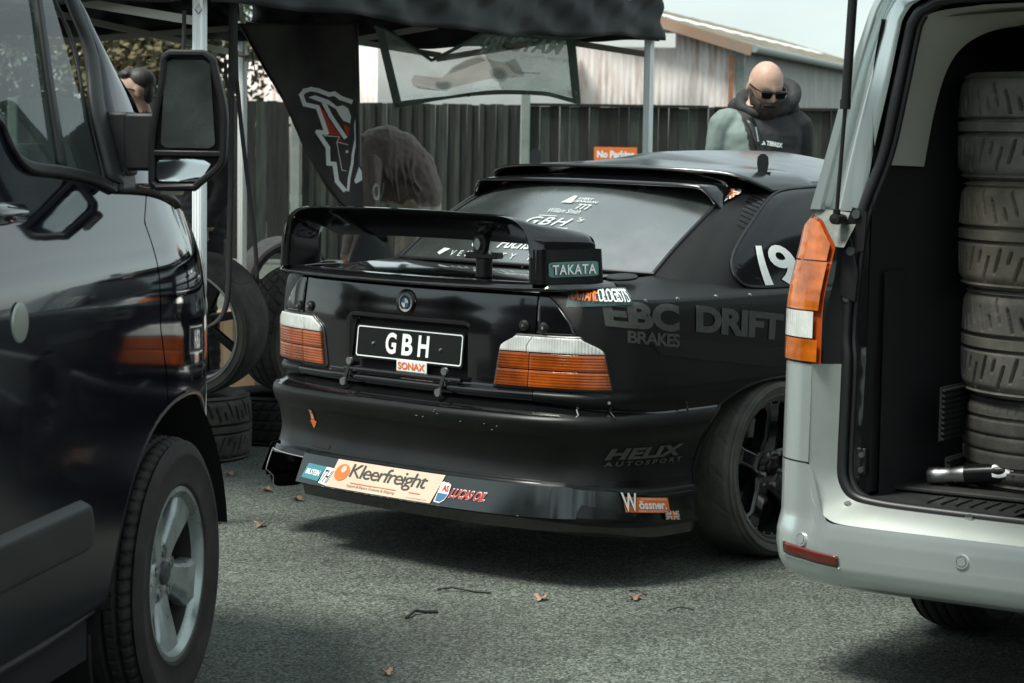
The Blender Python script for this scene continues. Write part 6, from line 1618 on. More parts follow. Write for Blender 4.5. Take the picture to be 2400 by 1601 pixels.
for pg in ([(872, 880), (905, 905), (950, 990), (1035, 1110), (945, 1100), (905, 980)], [(1060, 1012), (1112, 1042), (1104, 1120), (1080, 1080)], [(1030, 1122), (1058, 1165), (1022, 1158)], [(1195, 1218), (1205, 1275), (1187, 1308), (1180, 1262)]):
    polyprint('flag_print', [f4(pg)], fm(.0055), M_flago, FLAG, 0)
for k_, seg in enumerate(stroke([(905, 1108), (1030, 1118), (1008, 1160), (1100, 1182)], 6) + stroke([(1008, 1160), (1050, 1390), (1085, 1395)], 6)): polyprint('flag_print', [seg], fm(.006 + .0004 * (k_ % 2)), M_flagw, FLAG, 0)
# ------------------------------------------------------------------ people: lofted limbs and torso fused by a voxel remesh into one continuous skin
from mathutils.bvhtree import BVHTree
def ringloft(b, rings, n=20):
    """rings: (centre, x-axis vector, y-axis vector) ellipses"""
    vs = []
    for c, ex, ey in rings:
        c, ex, ey = Vector(c), Vector(ex), Vector(ey)
        for k in range(n):
            t = 2 * math.pi * k / n; cs, sn = math.cos(t), math.sin(t); e = .82
            vs.append(c + ex * math.copysign(abs(cs) ** e, cs) + ey * math.copysign(abs(sn) ** e, sn))
    fs = [(i * n + k, i * n + (k + 1) % n, (i + 1) * n + (k + 1) % n, (i + 1) * n + k) for i in range(len(rings) - 1) for k in range(n)]
    fs += [tuple(range(n - 1, -1, -1)), tuple((len(rings) - 1) * n + k for k in range(n))]
    b.add(vs, fs)
def head_geo(b, M, ears=True):
    """head about 0.235 high, looking along +y in M; origin at the head centre"""
    nu, nv = 48, 36; vs = []
    for j in range(nv + 1):
        ph = math.pi * j / nv; z = math.cos(ph); s = math.sin(ph)
        for i in range(nu):
            th = 2 * math.pi * i / nu; x, y = math.sin(th) * s, math.cos(th) * s
            rx, ry, rz = .079, .099, .116
            if z > 0: q_ = 1 + .16 * z * z * (1 - .55 * z); x *= q_; y *= q_
            p = Vector((x * rx, y * ry - .004, z * rz))
            if z < 0:                                        # jaw narrows and comes forward
                k = min(1, -z); p.x *= 1 - .30 * k; p.y = p.y * (1 - .18 * k) + .022 * k
                if y < 0: p.y *= 1 - .25 * k
            f = max(0, y)
            g = lambda cx, cz, wx, wz: math.exp(-((p.x - cx) / wx) ** 2 - ((p.z - cz) / wz) ** 2)
            if f > .2:
                p.y += .026 * g(0, -.030, .013, .022) + .012 * g(0, -.005, .010, .03)       # nose
                p.y += .006 * g(0, .024, .05, .012)                                         # brow
                p.y -= .009 * (g(.032, .0, .018, .014) + g(-.032, .0, .018, .014))         # eye sockets
                p.y += .006 * g(0, -.064, .022, .007) - .004 * g(0, -.075, .02, .005)       # lips
                p.y += .010 * g(0, -.100, .024, .016)                                       # chin
                p.y += .004 * (g(.045, -.03, .02, .02) + g(-.045, -.03, .02, .02))          # cheeks
            vs.append(M @ p)
    fs = [(j * nu + i, (j + 1) * nu + i, (j + 1) * nu + (i + 1) % nu, j * nu + (i + 1) % nu) for j in range(nv) for i in range(nu)]
    b.add(vs, fs)
    if ears:
        for s in (1, -1):
            rings = []
            for t, w_, h_ in ((0, .010, .024), (.5, .014, .032), (1, .010, .027)):
                c = M @ Vector((s * (.072 + .016 * t), -.012 - .006 * t, -.012)); ex = M.to_3x3() @ Vector((0, w_ * 1.1, 0)); ey = M.to_3x3() @ Vector((0, .25 * h_, h_)); rings.append((c, ex, ey))
            ringloft(b, rings, 12)
def hand_geo(b, wrist, direction, palm_n, curl=.5, s=1.0):
    d = Vector(direction).normalized(); n = Vector(palm_n).normalized(); sd_ = d.cross(n).normalized(); wr = Vector(wrist)
    ringloft(b, [(wr - d * .01, sd_ * .024, n * .018), (wr + d * .03, sd_ * .036, n * .016), (wr + d * .08, sd_ * .040, n * .014), (wr + d * .095, sd_ * .036, n * .012)], 14)
    for k, (o, ln) in enumerate(((-.030, .062), (-.010, .074), (.011, .070), (.030, .056))):
        a = wr + d * .088 + sd_ * o; p1 = a + (d * math.cos(curl * .6) + n * math.sin(curl * .6)) * ln * .5; p2 = p1 + (d * math.cos(curl * 1.6) + n * math.sin(curl * 1.6)) * ln * .35; p3 = p2 + (d * math.cos(curl * 2.3) + n * math.sin(curl * 2.3)) * ln * .25
        b.tube([a - d * .02, a, p1, p2, p3], [.009, .009, .0082, .0075, .006], 8)
    a = wr + d * .03 - sd_ * .030 * s; p1 = a + (d * .6 - sd_ * .7 * s + n * .4).normalized() * .035; p2 = p1 + (d * .9 - sd_ * .1 * s + n * .4).normalized() * .03
    b.tube([a + sd_ * .01 * s, a, p1, p2], [.012, .011, .0095, .007], 8)
from mathutils import noise as mnoise
def fuse(name, b, mats, cls, parent, voxel=.008, smooth=4, wrinkle=0.0, wz=1.6):
    me = bpy.data.meshes.new(name); me.from_pydata(b.v, [], b.f)
    bm = bmesh.new(); bm.from_mesh(me); bmesh.ops.recalc_face_normals(bm, faces=bm.faces); bm.to_mesh(me); bm.free()
    o = bpy.data.objects.new(name, me); COL.objects.link(o)
    r = o.modifiers.new('r', 'REMESH'); r.mode = 'VOXEL'; r.voxel_size = voxel
    if smooth: sm = o.modifiers.new('s', 'SMOOTH'); sm.factor = .5; sm.iterations = smooth
    bpy.context.view_layer.update(); dg = bpy.context.evaluated_depsgraph_get()
    m2 = bpy.data.meshes.new_from_object(o.evaluated_get(dg)); o.modifiers.clear(); o.data = m2; bpy.data.meshes.remove(me)
    m2.materials.clear()
    for m in mats: m2.materials.append(m)
    m2.polygons.foreach_set('material_index', [cls(p.center) for p in m2.polygons]); m2.polygons.foreach_set('use_smooth', [True] * len(m2.polygons)); m2.update()
    if wrinkle:
        nr = [v.normal.copy() for v in m2.vertices]
        for v, n_ in zip(m2.vertices, nr):
            if cls(v.co) == 0 and len(mats) > 1: continue
            q = v.co; h = mnoise.noise(Vector((q.x * 9, q.y * 9, q.z * 22 * wz + 3 * q.x))) + .5 * mnoise.noise(Vector((q.x * 25 + 7, q.y * 25, q.z * 30)))
            v.co = q + n_ * wrinkle * h
        m2.update()
    o.parent = parent
    return o
def standing(b, h=1.78, lean=0.0, head_yaw=0.0, head_pitch=0.0, jacket=1.0, arms=None, wide=1.0, ears=True, head_pos=(0, .03, 1.665)):
    """upright figure in the local frame, facing +y; returns the head matrix"""
    k = h / 1.78; V = lambda x, y, z: Vector((x * k, y * k, z * k))
    for s in (1, -1):
        b.tube(crom([V(s * .10, 0, .93), V(s * .105, .015, .70), V(s * .105, .02, .50), V(s * .105, -.01, .30), V(s * .105, -.015, .10)], 5), [r * k for r in np.interp(np.linspace(0, 1, 21), [0, .2, .5, .75, 1], [.098, .092, .070, .062, .055])], 14)
        ringloft(b, [(V(s * .108, -.07, .05), V(.036, 0, 0), V(0, .012, .045)), (V(s * .11, .02, .055), V(.042, 0, 0), V(0, 0, .052)), (V(s * .118, .11, .035), V(.047, 0, 0), V(0, 0, .033)), (V(s * .122, .18, .026), V(.034, 0, 0), V(0, 0, .022))], 14)
    j = jacket
    ringloft(b, [(V(0, 0, .84), V(.165, 0, 0), V(0, .115, 0)), (V(0, 0, .95), V(.175 * j, 0, 0), V(0, .12 * j, 0)), (V(0, 0, 1.08), V(.168 * j * wide, 0, 0), V(0, .115 * j, 0)), (V(0, .005, 1.25), V(.188 * j * wide, 0, 0), V(0, .125 * j, 0)), (V(0, .0, 1.38), V(.200 * j * wide, 0, 0), V(0, .118 * j, 0)), (V(0, -.01, 1.455), V(.165 * j * wide, 0, 0), V(0, .09 * j, 0)), (V(0, -.012, 1.50), V(.09 * j, 0, 0), V(0, .07 * j, 0)), (V(0, -.005, 1.53), V(.062, 0, 0), V(0, .062, 0))], 24)
    b.tube([V(0, -.012, 1.47), V(0, .0, 1.55), V(0, .015, 1.60)], [.066 * k, .060 * k, .058 * k], 16)
    A = arms or {}
    for s in (1, -1):
        sh, el, wr = A.get(s, ((s * .195, -.01, 1.425), (s * .265, -.03, 1.14), (s * .27, .08, .90)))
        sh, el, wr = V(*sh), V(*el), V(*wr)
        b.tube(crom([sh + Vector((-s * .05, 0, .01)), sh, (sh + el) / 2, el, (el + wr) / 2, wr], 4), [r * k * (1 + .18 * (j - 1) * 4) for r in np.interp(np.linspace(0, 1, 21), [0, .2, .4, .6, .8, 1], [.062, .068, .058, .050, .046, .040])], 14)
        d = (wr - el).normalized(); hand_geo(b, wr, d, Vector((-s, .2, 0)) - d * Vector((-s, .2, 0)).dot(d), .6, s)
    M = Matrix.Translation(V(*head_pos)) @ Matrix.Rotation(head_yaw, 4, 'Z') @ Matrix.Rotation(-head_pitch, 4, 'X')
    head_geo(b, M, ears)
    return M
M_skin = mat('skin', (.52, .33, .25), .5, var=(14, .12), spec=.4)
M_skin2 = mat('tanned_skin', (.46, .29, .21), .5, var=(14, .12))
M_hair = mat('dark_hair', (.014, .012, .011), .55, bump=(120, .6, .004), stretch=(1, 1, .2))
M_jblack = mat('black_jacket', (.018, .018, .018), .75, var=(8, .25), bump=(9, .35, .02))
M_jteal = mat('grey_green_jacket', (.19, .24, .225), .8, var=(6, .12), bump=(9, .3, .02))
M_trous = mat('dark_trousers', (.016, .016, .018), .85)
def at_person(px, Y, face_deg, label):
    """root at the feet; face_deg 0 = towards the camera, positive = turned to the picture's right"""
    d = fwd + cam_r * ((px - 1200) / FPX); x = d.x * Y / d.y
    return empty('person', (x, Y, 0), math.pi + rad(face_deg), label, 'person')
# --- bald bearded person behind the coupe
p1 = at_person(1772, 11.1, 10, 'bald bearded person in sunglasses and two-tone jacket behind the coupe roof')
b = MB(); HM = standing(b, 1.88, head_yaw=rad(10), head_pitch=rad(27), jacket=1.0, wide=.95, head_pos=(0, .055, 1.598), arms={1: ((.172, -.01, 1.42), (.225, -.03, 1.14), (.22, .12, .93)), -1: ((-.172, -.01, 1.42), (-.225, -.03, 1.14), (-.22, .12, .93))})
HM = HM
def cls1(c):
    if (c - HM.translation).length < .135 and c.z > 1.575: return 0
    if c.z < .90: return 3
    hx = abs(c.x)
    if hx > .2 and c.z < .93: return 0
    # viewer's left is the person's right: +x in a frame turned to face the camera
    return 2 if c.x > .075 + .18 * max(0, c.z - 1.30) and c.z < 1.60 else 1
body1 = fuse('body', b, [M_skin, M_jblack, M_jteal, M_trous], cls1, p1, .0075, 5, wrinkle=.006, wz=.4)
Hp = lambda x, y, z: HM @ Vector((x, y, z))
# beard
b = MB()
rings = []
for z, y, rx, ry in ((-.045, .062, .066, .030), (-.070, .066, .066, .042), (-.10, .068, .060, .046), (-.13, .066, .050, .042), (-.16, .060, .036, .032), (-.185, .054, .018, .018)):
    rings.append((Hp(0, y, z), HM.to_3x3() @ Vector((rx, 0, 0)), HM.to_3x3() @ Vector((0, ry, 0))))
ringloft(b, rings, 22)
for s in (1, -1): b.tube([Hp(s * .070, .0, -.012), Hp(s * .068, .02, -.045), Hp(s * .058, .045, -.08)], [.010, .016, .022], 8)
M_beard = mat('brown_beard', (.030, .019, .014), .8, bump=(90, .9, .01), stretch=(1, 1, .35), var=(40, .4))
fuse('beard', b, [M_beard], lambda c: 0, p1, .006, 2)
MB().tube([Hp(-.035, .098, -.058), Hp(0, .112, -.050), Hp(.035, .098, -.058)], [.004, .007, .004], 8).build('moustache', M_beard, p1)
# sunglasses
b = MB()
for s in (1, -1):
    pl_ = [(s * .006, .013), (s * .060, .015), (s * .066, .006), (s * .058, -.022), (s * .020, -.026), (s * .008, -.012)]
    if s < 0: pl_ = pl_[::-1]
    o = HM @ Vector((0, .104, .004)); b.prism(pl_, o, HM.to_3x3() @ Vector((1, -.0, 0)), HM.to_3x3() @ Vector((0, 0, 1)), .006)
    b.tube([Hp(s * .064, .103, .014), Hp(s * .080, .06, .012), Hp(s * .082, -.01, .004), Hp(s * .080, -.03, -.012)], .0035, 6)
b.tube([Hp(-.064, .106, .015), Hp(0, .108, .013), Hp(.064, .106, .015)], .004, 6)
b.build('sunglasses', mat('dark_lens', (.006, .006, .006), .08), p1, angle=30)
# hood and collar
b = MB()
def ell(b, c, r, n=18, m_=12):
    c = Vector(c)
    b.add([c + Vector((r[0] * math.sin(math.pi * j / m_) * math.cos(2 * math.pi * i / n), r[1] * math.sin(math.pi * j / m_) * math.sin(2 * math.pi * i / n), r[2] * math.cos(math.pi * j / m_))) for j in range(m_ + 1) for i in range(n)], [(j * n + i, (j + 1) * n + i, (j + 1) * n + (i + 1) % n, j * n + (i + 1) % n) for j in range(m_) for i in range(n)])
b.tube([(.098 * math.cos(t), .085 * math.sin(t) - .005, 1.515 - .035 * math.sin(t)) for t in np.linspace(0, 2 * math.pi, 28, endpoint=False)], .026, 10, closed=True)
b.tube(crom([(-.03, .075, 1.47), (-.11, .05, 1.51), (-.165, -.01, 1.575), (-.15, -.085, 1.615), (-.04, -.125, 1.60), (.06, -.10, 1.56), (.10, -.05, 1.53)], 5), list(np.interp(np.linspace(0, 1, 31), [0, .25, .5, .75, 1], [.020, .034, .042, .038, .022])), 12)
ell(b, (-.11, -.03, 1.505), (.085, .08, .05)); ell(b, (.03, -.085, 1.51), (.12, .06, .06))
b.v = [(v[0], v[1], v[2] + .075) for v in b.v]
fuse('hood', b, [M_jblack], lambda c: 0, p1, .008, 3, wrinkle=.007, wz=.5)
bv = BVHTree.FromPolygons([v.co.copy() for v in body1.data.vertices], [tuple(p.vertices) for p in body1.data.polygons])
def onbody(x, z, off=.004):
    h = bv.ray_cast(Vector((x, 1, z)), Vector((0, -1, 0)))
    return (h[0] + Vector((0, off, 0))) if h[0] else Vector((x, .15, z))
sp_ = [onbody(.085 - .11 * t, 1.53 - .36 * t, .006) for t in np.linspace(0, 1, 14)]
b = MB(); vs = []
for p in sp_: vs += [p + Vector((.022, 0, .004)), p - Vector((.022, 0, -.004))]
b.add(vs, [(2 * i, 2 * i + 1, 2 * i + 3, 2 * i + 2) for i in range(len(sp_) - 1)]).build('bag_strap', M_black, p1, solid=(.004, 0))
MB().tube([onbody(.060, 1.49, .010), onbody(.052, 1.42, .012)], .005, 6).build('zip_pull', M_steel, p1)
lettering('chest_lettering', 'TERREX', lambda a, b_: onbody(.010 - .080 * a, 1.405 + .022 * b_ - .012 * a, .008), M_white, p1, bold=.05, shear=.1)
polyprint('chest_print', [[(0, 0), (1, 0), (.55, 1)]], lambda a, b_: onbody(.036 - .022 * a, 1.407 + .020 * b_, .008), M_white, p1, 0)
# --- person in profile behind the mirror of the dark van
p2 = at_person(330, 13.0, -84, 'dark-haired person in sunglasses seen in profile above the van mirror arm')
b = MB(); HM2 = standing(b, 1.76, jacket=1.1)
def cls2(c):
    if c.z > 1.53: return 0
    if abs(c.x) > .2 and c.z < .9: return 0
    return 1 if c.z > .88 else 2
fuse('body', b, [M_skin2, M_jblack, M_trous], cls2, p2, .009, 4)
b = MB()
for (c, r) in (((0, -.028, .050), (.080, .090, .082)), ((0, .045, .088), (.066, .045, .034)), ((0, -.07, .0), (.072, .040, .075))):
    C_ = HM2 @ Vector(c); n, m_ = 18, 12
    b.add([C_ + HM2.to_3x3() @ Vector((r[0] * math.sin(math.pi * j / m_) * math.cos(2 * math.pi * i / n), r[1] * math.sin(math.pi * j / m_) * math.sin(2 * math.pi * i / n), r[2] * math.cos(math.pi * j / m_))) for j in range(m_ + 1) for i in range(n)], [(j * n + i, (j + 1) * n + i, (j + 1) * n + (i + 1) % n, j * n + (i + 1) % n) for j in range(m_) for i in range(n)])
fuse('hair', b, [M_hair], lambda c: 0, p2, .008, 2)
b = MB()
for s in (1, -1):
    b.box(HM2 @ Vector((s * .034, .104, .002)), (.052, .008, .036)); b.tube([HM2 @ Vector((s * .062, .10, .012)), HM2 @ Vector((s * .082, .02, .008)), HM2 @ Vector((s * .080, -.02, -.005))], .0045, 6)
b.build('sunglasses', M_black, p2)
# --- person in black mostly hidden by the van mirror
p3 = at_person(470, 12.2, -62, 'person in black clothes standing behind the van mirror with one hand showing')
b = MB(); HM3 = standing(b, 1.78, jacket=1.12, arms={1: ((.195, -.01, 1.425), (.27, -.06, 1.13), (.20, .19, .985)), -1: ((-.195, -.01, 1.425), (-.24, -.04, 1.14), (-.225, .06, .93))})
def cls3(c):
    if c.z > 1.55: return 0
    if c.z < .935 and c.x < -.205 and c.z > .7: return 0
    if .80 < c.z < .985 and c.y > .16: return 0
    return 1 if c.z > .9 else 2
fuse('body', b, [M_skin2, M_jblack, M_trous], cls3, p3, .0075, 4, wrinkle=.009)
b = MB(); C_ = HM3 @ Vector((0, -.02, .035)); n, m_ = 18, 12
b.add([C_ + HM3.to_3x3() @ Vector((.084 * math.sin(math.pi * j / m_) * math.cos(2 * math.pi * i / n), .098 * math.sin(math.pi * j / m_) * math.sin(2 * math.pi * i / n), .095 * math.cos(math.pi * j / m_))) for j in range(m_ + 1) for i in range(n)], [(j * n + i, (j + 1) * n + i, (j + 1) * n + (i + 1) % n, j * n + (i + 1) % n) for j in range(m_) for i in range(n)])
b.build('hair', M_hair, p3)
# --- person bending over behind the boot wing (faces the picture's left)
p4 = at_person(956, 13.1, -80, 'person in brown-grey hoodie and beige trousers bending over behind the boot wing')
p4.scale = (1.1, .70, 1.06)
M_hood = mat('brown_grey_hoodie', (.17, .138, .122), .95, var=(7, .12), bump=(11, .4, .02)); M_beige = mat('beige_trousers', (.42, .38, .30), .95, var=(6, .1), bump=(10, .35, .02))
b = MB()
for s in (1, -1):
    b.tube(crom([(s * .105, -.05, .98), (s * .115, -.01, .72), (s * .115, .01, .50), (s * .115, -.03, .28), (s * .115, -.05, .09)], 5), list(np.interp(np.linspace(0, 1, 21), [0, .2, .5, .8, 1], [.115, .105, .085, .078, .07])), 14)
    ringloft(b, [((s * .115, -.10, .05), (.04, 0, 0), (0, .01, .045)), ((s * .12, .0, .05), (.045, 0, 0), (0, 0, .05)), ((s * .125, .13, .03), (.04, 0, 0), (0, 0, .026))], 12)
    b.tube(crom([(s * .18, .36, 1.20), (s * .235, .36, 1.07), (s * .27, .37, .90), (s * .23, .43, .76), (s * .17, .48, .66)], 4), list(np.interp(np.linspace(0, 1, 17), [0, .35, .6, 1], [.098, .085, .075, .052])), 12)
    hand_geo(b, (s * .16, .49, .64), (-.2 * s, .15, -1), (-s, 0, 0), .6, s)
ringloft(b, [((0, -.10, .88), (.175, 0, 0), (0, .15, -.05)), ((0, -.10, 1.00), (.195, 0, 0), (0, .16, -.06)), ((0, -.045, 1.09), (.20, 0, 0), (0, .14, -.13)), ((0, .08, 1.16), (.205, 0, 0), (0, .08, -.19)), ((0, .22, 1.19), (.22, 0, 0), (0, .02, -.205)), ((0, .34, 1.185), (.215, 0, 0), (0, -.02, -.175)), ((0, .42, 1.17), (.16, 0, 0), (0, -.04, -.12)), ((0, .47, 1.15), (.08, 0, 0), (0, -.04, -.06))], 24)
rnf = random.Random(9)
for k in range(9):                                           # soft cloth folds across back and sleeve
    y0 = rnf.uniform(-.05, .36); xx = -.20; b.tube(crom([(xx - .01, y0, 1.02 + rnf.uniform(-.04, .1)), (xx - .015, y0 + rnf.uniform(.02, .08), 1.14), (xx + .06, y0 + rnf.uniform(.03, .12), 1.29)], 4), [.008] * 3 + [.018] * 4 + [.010] * 2, 8)
M4 = Matrix.Translation((0, .565, 1.11)) @ Matrix.Rotation(rad(-115), 4, 'X')
head_geo(b, M4)
b.tube([(0, .42, 1.19), (0, .50, 1.14)], [.065, .06], 12)
def cls4(c):
    if c.y > .46 and c.z > 1.0 and abs(c.x) < .12: return 0
    if c.z < .69 and c.y > .4: return 0
    if c.z < .985 + .02 * math.sin(c.x * 30 + c.y * 17) and c.y < .2: return 2
    return 1
fuse('body', b, [M_skin2, M_hood, M_beige], cls4, p4, .0075, 2, wrinkle=.011, wz=.5)
b = MB(); ringloft(b, [((0, .39, 1.28), (.12, 0, 0), (0, .05, -.06)), ((0, .48, 1.25), (.125, 0, 0), (0, .03, -.10)), ((0, .56, 1.19), (.118, 0, 0), (0, 0, -.11)), ((0, .62, 1.13), (.10, 0, 0), (0, -.03, -.09))], 18)
fuse('hood', b, [M_hood], lambda c: 0, p4, .009, 3, wrinkle=.006)
bv4 = BVHTree.FromPolygons([v.co.copy() for v in [o for o in p4.children if o.name.startswith('body')][0].data.vertices], [tuple(p.vertices) for p in [o for o in p4.children if o.name.startswith('body')][0].data.polygons])
def onb4(y, z):
    h = bv4.ray_cast(Vector((-1, y, z)), Vector((1, 0, 0))); return (h[0] - Vector((.006, 0, 0))) if h[0] else Vector((-.2, y, z))
lettering('hoodie_lettering', 'OU', lambda a, b_: onb4(.36 - .12 * a, 1.00 + .09 * b_), mat('cream_print', (.45, .43, .36), .8), p4, bold=.04)
polyprint('trouser_print', [[(0, 0), (.22, 0), (.22, .35), (.08, .45)], [(.32, 0), (.55, 0), (.55, .75), (.38, .62)], [(.65, 0), (.9, 0), (.9, .6), (.66, 1.0)]], lambda a, b_: onb4(-.05 - .055 * a, .915 + .035 * b_), M_black, p4, 0)
# ------------------------------------------------------------------ wheels, tyres and boxes on the ground at the left
RAIN = tyre_mesh('rain', .30, .225, .215, groove_rain, .008, nth=420, nw=48, shoulder=.03)
def stand_tyre(name, me, mt, loc, yaw_deg, lean=0.0, spin=0.0, label=None, group='loose tyres beside the coupe'):
    o = tyre_obj(name, me, mt); o.matrix_world = Matrix.Translation(loc) @ Matrix.Rotation(rad(yaw_deg), 4, 'Z') @ Matrix.Rotation(rad(lean), 4, 'Y') @ Matrix.Rotation(spin, 4, 'X')
    return tag(o, label, 'tyre', group)
def lying(me, mt, px, Y, z, label, spin=0.0):
    d = fwd + cam_r * ((px - 1200) / FPX); x = d.x * Y / d.y
    o = tyre_obj('tyre', me, mt); o.matrix_world = Matrix.Translation((x, Y, z)) @ Matrix.Rotation(spin, 4, 'Z') @ Matrix.Rotation(rad(90), 4, 'Y'); return tag(o, label, 'tyre', 'loose tyres beside the coupe'), x
o1, x1 = lying(SEMI, M_rubber_dusty, 424, 10.15, .1435, 'worn semi-slick tyre lying flat under the standing deep-dish wheel', 1.1)
o4, x4 = lying(RAIN, M_rubber, 662, 10.75, .1125, 'black street tyre lying flat beside the coupe bumper', .3)
o4.scale = (1, 1, 1)
o4b, _ = lying(RAIN, M_rubber, 660, 10.78, .338, 'black street tyre lying on another flat tyre by the coupe', 1.3); bpy.data.objects.remove(o4b)
# deep-dish wheel standing on the flat tyre, seen from its inner side
DW_ = empty('loose_wheel', (x1 + .075, 10.10, .596), 0, 'deep black wheel with tyre standing on a flat tyre beside the dark van', 'wheel')
DW_.rotation_euler = (rad(0), rad(6), rad(-110))
LOW = tyre_mesh('low', .312, .25, .245, groove_slick, .003, nth=240, nw=24, shoulder=.03)
tyre_obj('tyre', LOW, M_rubber_dusty, DW_)
C_rimdark = mat('dark_rim_barrel', (.20, .19, .18), .30, metal=1.0, var=(9, .3))
MB().lathe([(.262, .110), (.250, .116), (.244, .108), (.236, .085), (.228, .05), (.226, -.07), (.236, -.10)], 72).build('rim_barrel', C_rimdark, DW_)
MB().lathe([(.262, .112), (.258, .117), (.252, .117), (.249, .112)], 72, closed=True).build('rim_edge', M_steel, DW_)
for k in range(7):
    a = 2 * math.pi * k / 7 + .2; MB().bar((-.06, .04 * math.cos(a), .04 * math.sin(a)), (-.075, .228 * math.cos(a), .228 * math.sin(a)), .035, .03, up=(1, 0, 0)).build('spoke', C_satin, DW_, bevel=.004)
MB().lathe([(0, -.04), (.06, -.04), (.065, -.08), (0, -.08)], 24).build('hub', C_satin, DW_)
# upright tyre with a paper label, leaning on the flat one
d = fwd + cam_r * ((702 - 1200) / FPX)
o3 = stand_tyre('tyre', RAIN, M_rubber_dusty, (d.x * 10.6 / d.y, 10.6, .525), -38, 7, .4, 'upright street tyre with a paper label behind the left tail lamp')
lb = MB().grid(lambda a, t: ((lambda th, x: (x, .3015 * math.cos(th), .3015 * math.sin(th)))(rad(8 + 20 * t), -.09 + .09 * a)), 4, 6).build('paper_label', mat('paper_label', (.55, .58, .55), .7, var=(30, .5)), o3)
lb.matrix_parent_inverse = Matrix.Identity(4); lb.rotation_euler = (math.pi * 1.0 - .4 - rad(0), 0, 0)
# far wheel with dark spokes standing on a flat tyre
d = fwd + cam_r * ((664 - 1200) / FPX)
fx = d.x * 14.2 / d.y
fw_ = empty('spare_wheel', (fx, 14.2, .485), 0, 'dark spoked wheel standing on a flat tyre in front of the fence', 'wheel'); fw_.rotation_euler = (0, rad(5), rad(-60))
tyre_obj('tyre', LOW, M_rubber, fw_, (0, 0, 0)); fw_.scale = (.94, .94, .94)
MB().lathe([(.25, .112), (.24, .1), (.23, .05), (.23, -.1)], 60).build('rim_barrel', C_satin, fw_)
for k in range(5):
    a = 2 * math.pi * k / 5 + .5; MB().bar((.07, .03 * math.cos(a), .03 * math.sin(a)), (.085, .235 * math.cos(a), .235 * math.sin(a)), .06, .03, up=(1, 0, 0)).build('spoke', C_satin, fw_, bevel=.006)
MB().lathe([(0, .09), (.05, .088), (.06, .05), (0, .05)], 24).build('hub', C_satin, fw_)
o = tyre_obj('tyre', RIBS, M_rubber); o.matrix_world = Matrix.Translation((fx, 14.2, .0975)) @ Matrix.Rotation(rad(90), 4, 'Y'); tag(o, 'flat tyre carrying the dark spoked wheel near the fence', 'tyre', 'loose tyres beside the coupe')
# cardboard box
d = fwd + cam_r * ((534 - 1200) / FPX)
M_card = mat('cardboard', (.34, .22, .13), .9, var=(4, .1))
bx = empty('cardboard_box', (d.x * 12.9 / d.y, 12.9, 0), rad(8), 'brown cardboard box standing behind the deep-dish wheel', 'box')
MB().box((0, 0, .21), (.30, .28, .42)).build('box_body', M_card, bx, bevel=.004)
MB().box((0, -.1405, .21), (.05, .002, .42)).build('box_tape', mat('brown_tape', (.40, .29, .18), .4), bx, smooth=False)
for s in (1, -1): MB().box((s * .076, 0, .423), (.148, .28, .004), Matrix.Rotation(rad(s * 4), 3, 'Y')).build('box_flap', M_card, bx, smooth=False)
# dark cloth heap behind the wing
d = fwd + cam_r * ((872 - 1200) / FPX)
ch = MB(); rn = random.Random(4)
ch.grid(lambda a, t: (lambda th, r, z: (r * math.cos(th), r * .7 * math.sin(th), z))(2 * math.pi * a, (.30 - .24 * t ** 1.3) * (1 + .10 * math.sin(a * 2 * math.pi * 5 + t * 3) * (1 - t)) + .02, .02 + .86 * t ** .8 + .03 * math.sin(a * 12.57)), 60, 20)
o = ch.build('cloth_cover', mat('dark_grey_cloth', (.045, .05, .05), .9, bump=(9, .5, .02)), angle=90, solid=(.004, 0)); o.location = (d.x * 12.3 / d.y, 12.3, 0); o.rotation_euler = (0, 0, .4)
tag(o, 'dark grey cloth draped over gear behind the boot wing', 'cover')
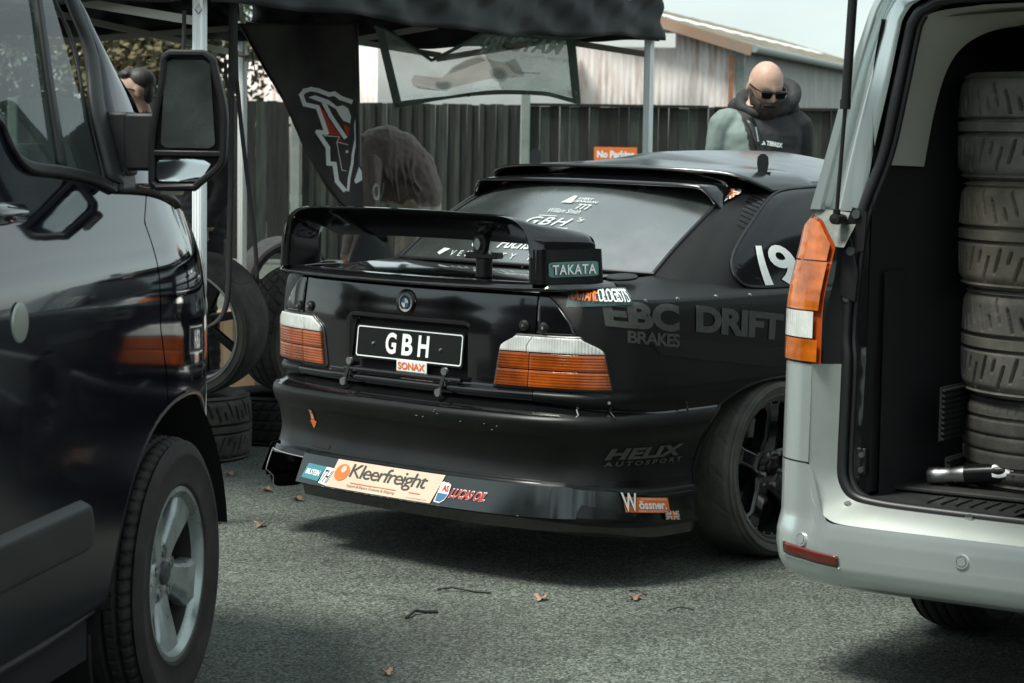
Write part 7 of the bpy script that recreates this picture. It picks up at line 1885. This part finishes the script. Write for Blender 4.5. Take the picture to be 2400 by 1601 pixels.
# ------------------------------------------------------------------ leaves and scraps on the ground
M_dleaf = [mat('fallen_leaf_pink', (.33, .20, .15), .8), mat('fallen_leaf_brown', (.22, .13, .085), .8)]
def ground_pt(x, y):
    d = fwd + cam_r * ((x - 1200) / FPX) - cam_u * ((y - 800.5) / FPX); return Vector((0, 0, CAM_H)) + d * (-CAM_H / d.z)
for k, (x, y, s, lab) in enumerate(((537, 1115, .032, 'pink-brown fallen leaf beside the flat tyre'), (697, 1174, .034, 'curled fallen leaf below the cut-out of the coupe bumper'), (625, 1153, .028, 'flat fallen leaf under the left tip of the coupe bumper'), (610, 1234, .036, 'fallen leaf on the tarmac near the dark van wheel'), (1268, 1407, .033, 'pale fallen leaf right of the longest black scrap'), (1487, 1405, .036, 'curled brown fallen leaf nearest the silver van'), (907, 1582, .024, 'small fallen leaf at the bottom edge of the picture'))):
    p = ground_pt(x, y); rn = random.Random(k)
    out = []
    n = 22
    for i in range(n):
        t = 2 * math.pi * i / n; r = s * (.62 + .38 * abs(math.cos(2.5 * t)) ** 1.5) * (1.25 if abs(math.cos(t)) > .9 else 1); out.append((r * math.cos(t), r * .8 * math.sin(t), .006 + .018 * abs(math.sin(t)) ** 1.5 * rn.uniform(.6, 1.3)))
    o = MB().add([(0, 0, .004)] + out, [(0, i + 1, (i + 1) % n + 1) for i in range(n)]).build('fallen_leaf', M_dleaf[k % 2], angle=80, solid=(.0015, 0)); o.location = p; o.rotation_euler = (0, 0, rn.uniform(0, 6)); o.scale = (.8, .8, .8)
    tag(o, lab, 'leaf', 'fallen leaves on the tarmac')
for pts, r, lab in ((((1025, 1384), (1060, 1385), (1110, 1389), (1150, 1392)), .004, 'longest black rubber scrap lying straight on the tarmac'), (((952, 1452), (972, 1441), (1000, 1438), (1026, 1437)), .005, 'bent black rubber scrap nearest the camera'), (((1475, 1386), (1495, 1392), (1514, 1396)), .003, 'short black rubber scrap beside the curled brown leaf'), (((1565, 1432), (1595, 1430), (1627, 1431)), .002, 'thin dark twig on the tarmac towards the silver van')):
    P = [ground_pt(*q) for q in pts]; c = P[0].copy(); b = MB(); b.tube([p - c + Vector((0, 0, r + (.008 if i in (1,) else 0))) for i, p in enumerate(P)], r, 6)
    o = b.build('rubber_scrap', M_rubber); o.location = c; tag(o, lab, 'scrap', 'dark scraps on the tarmac')
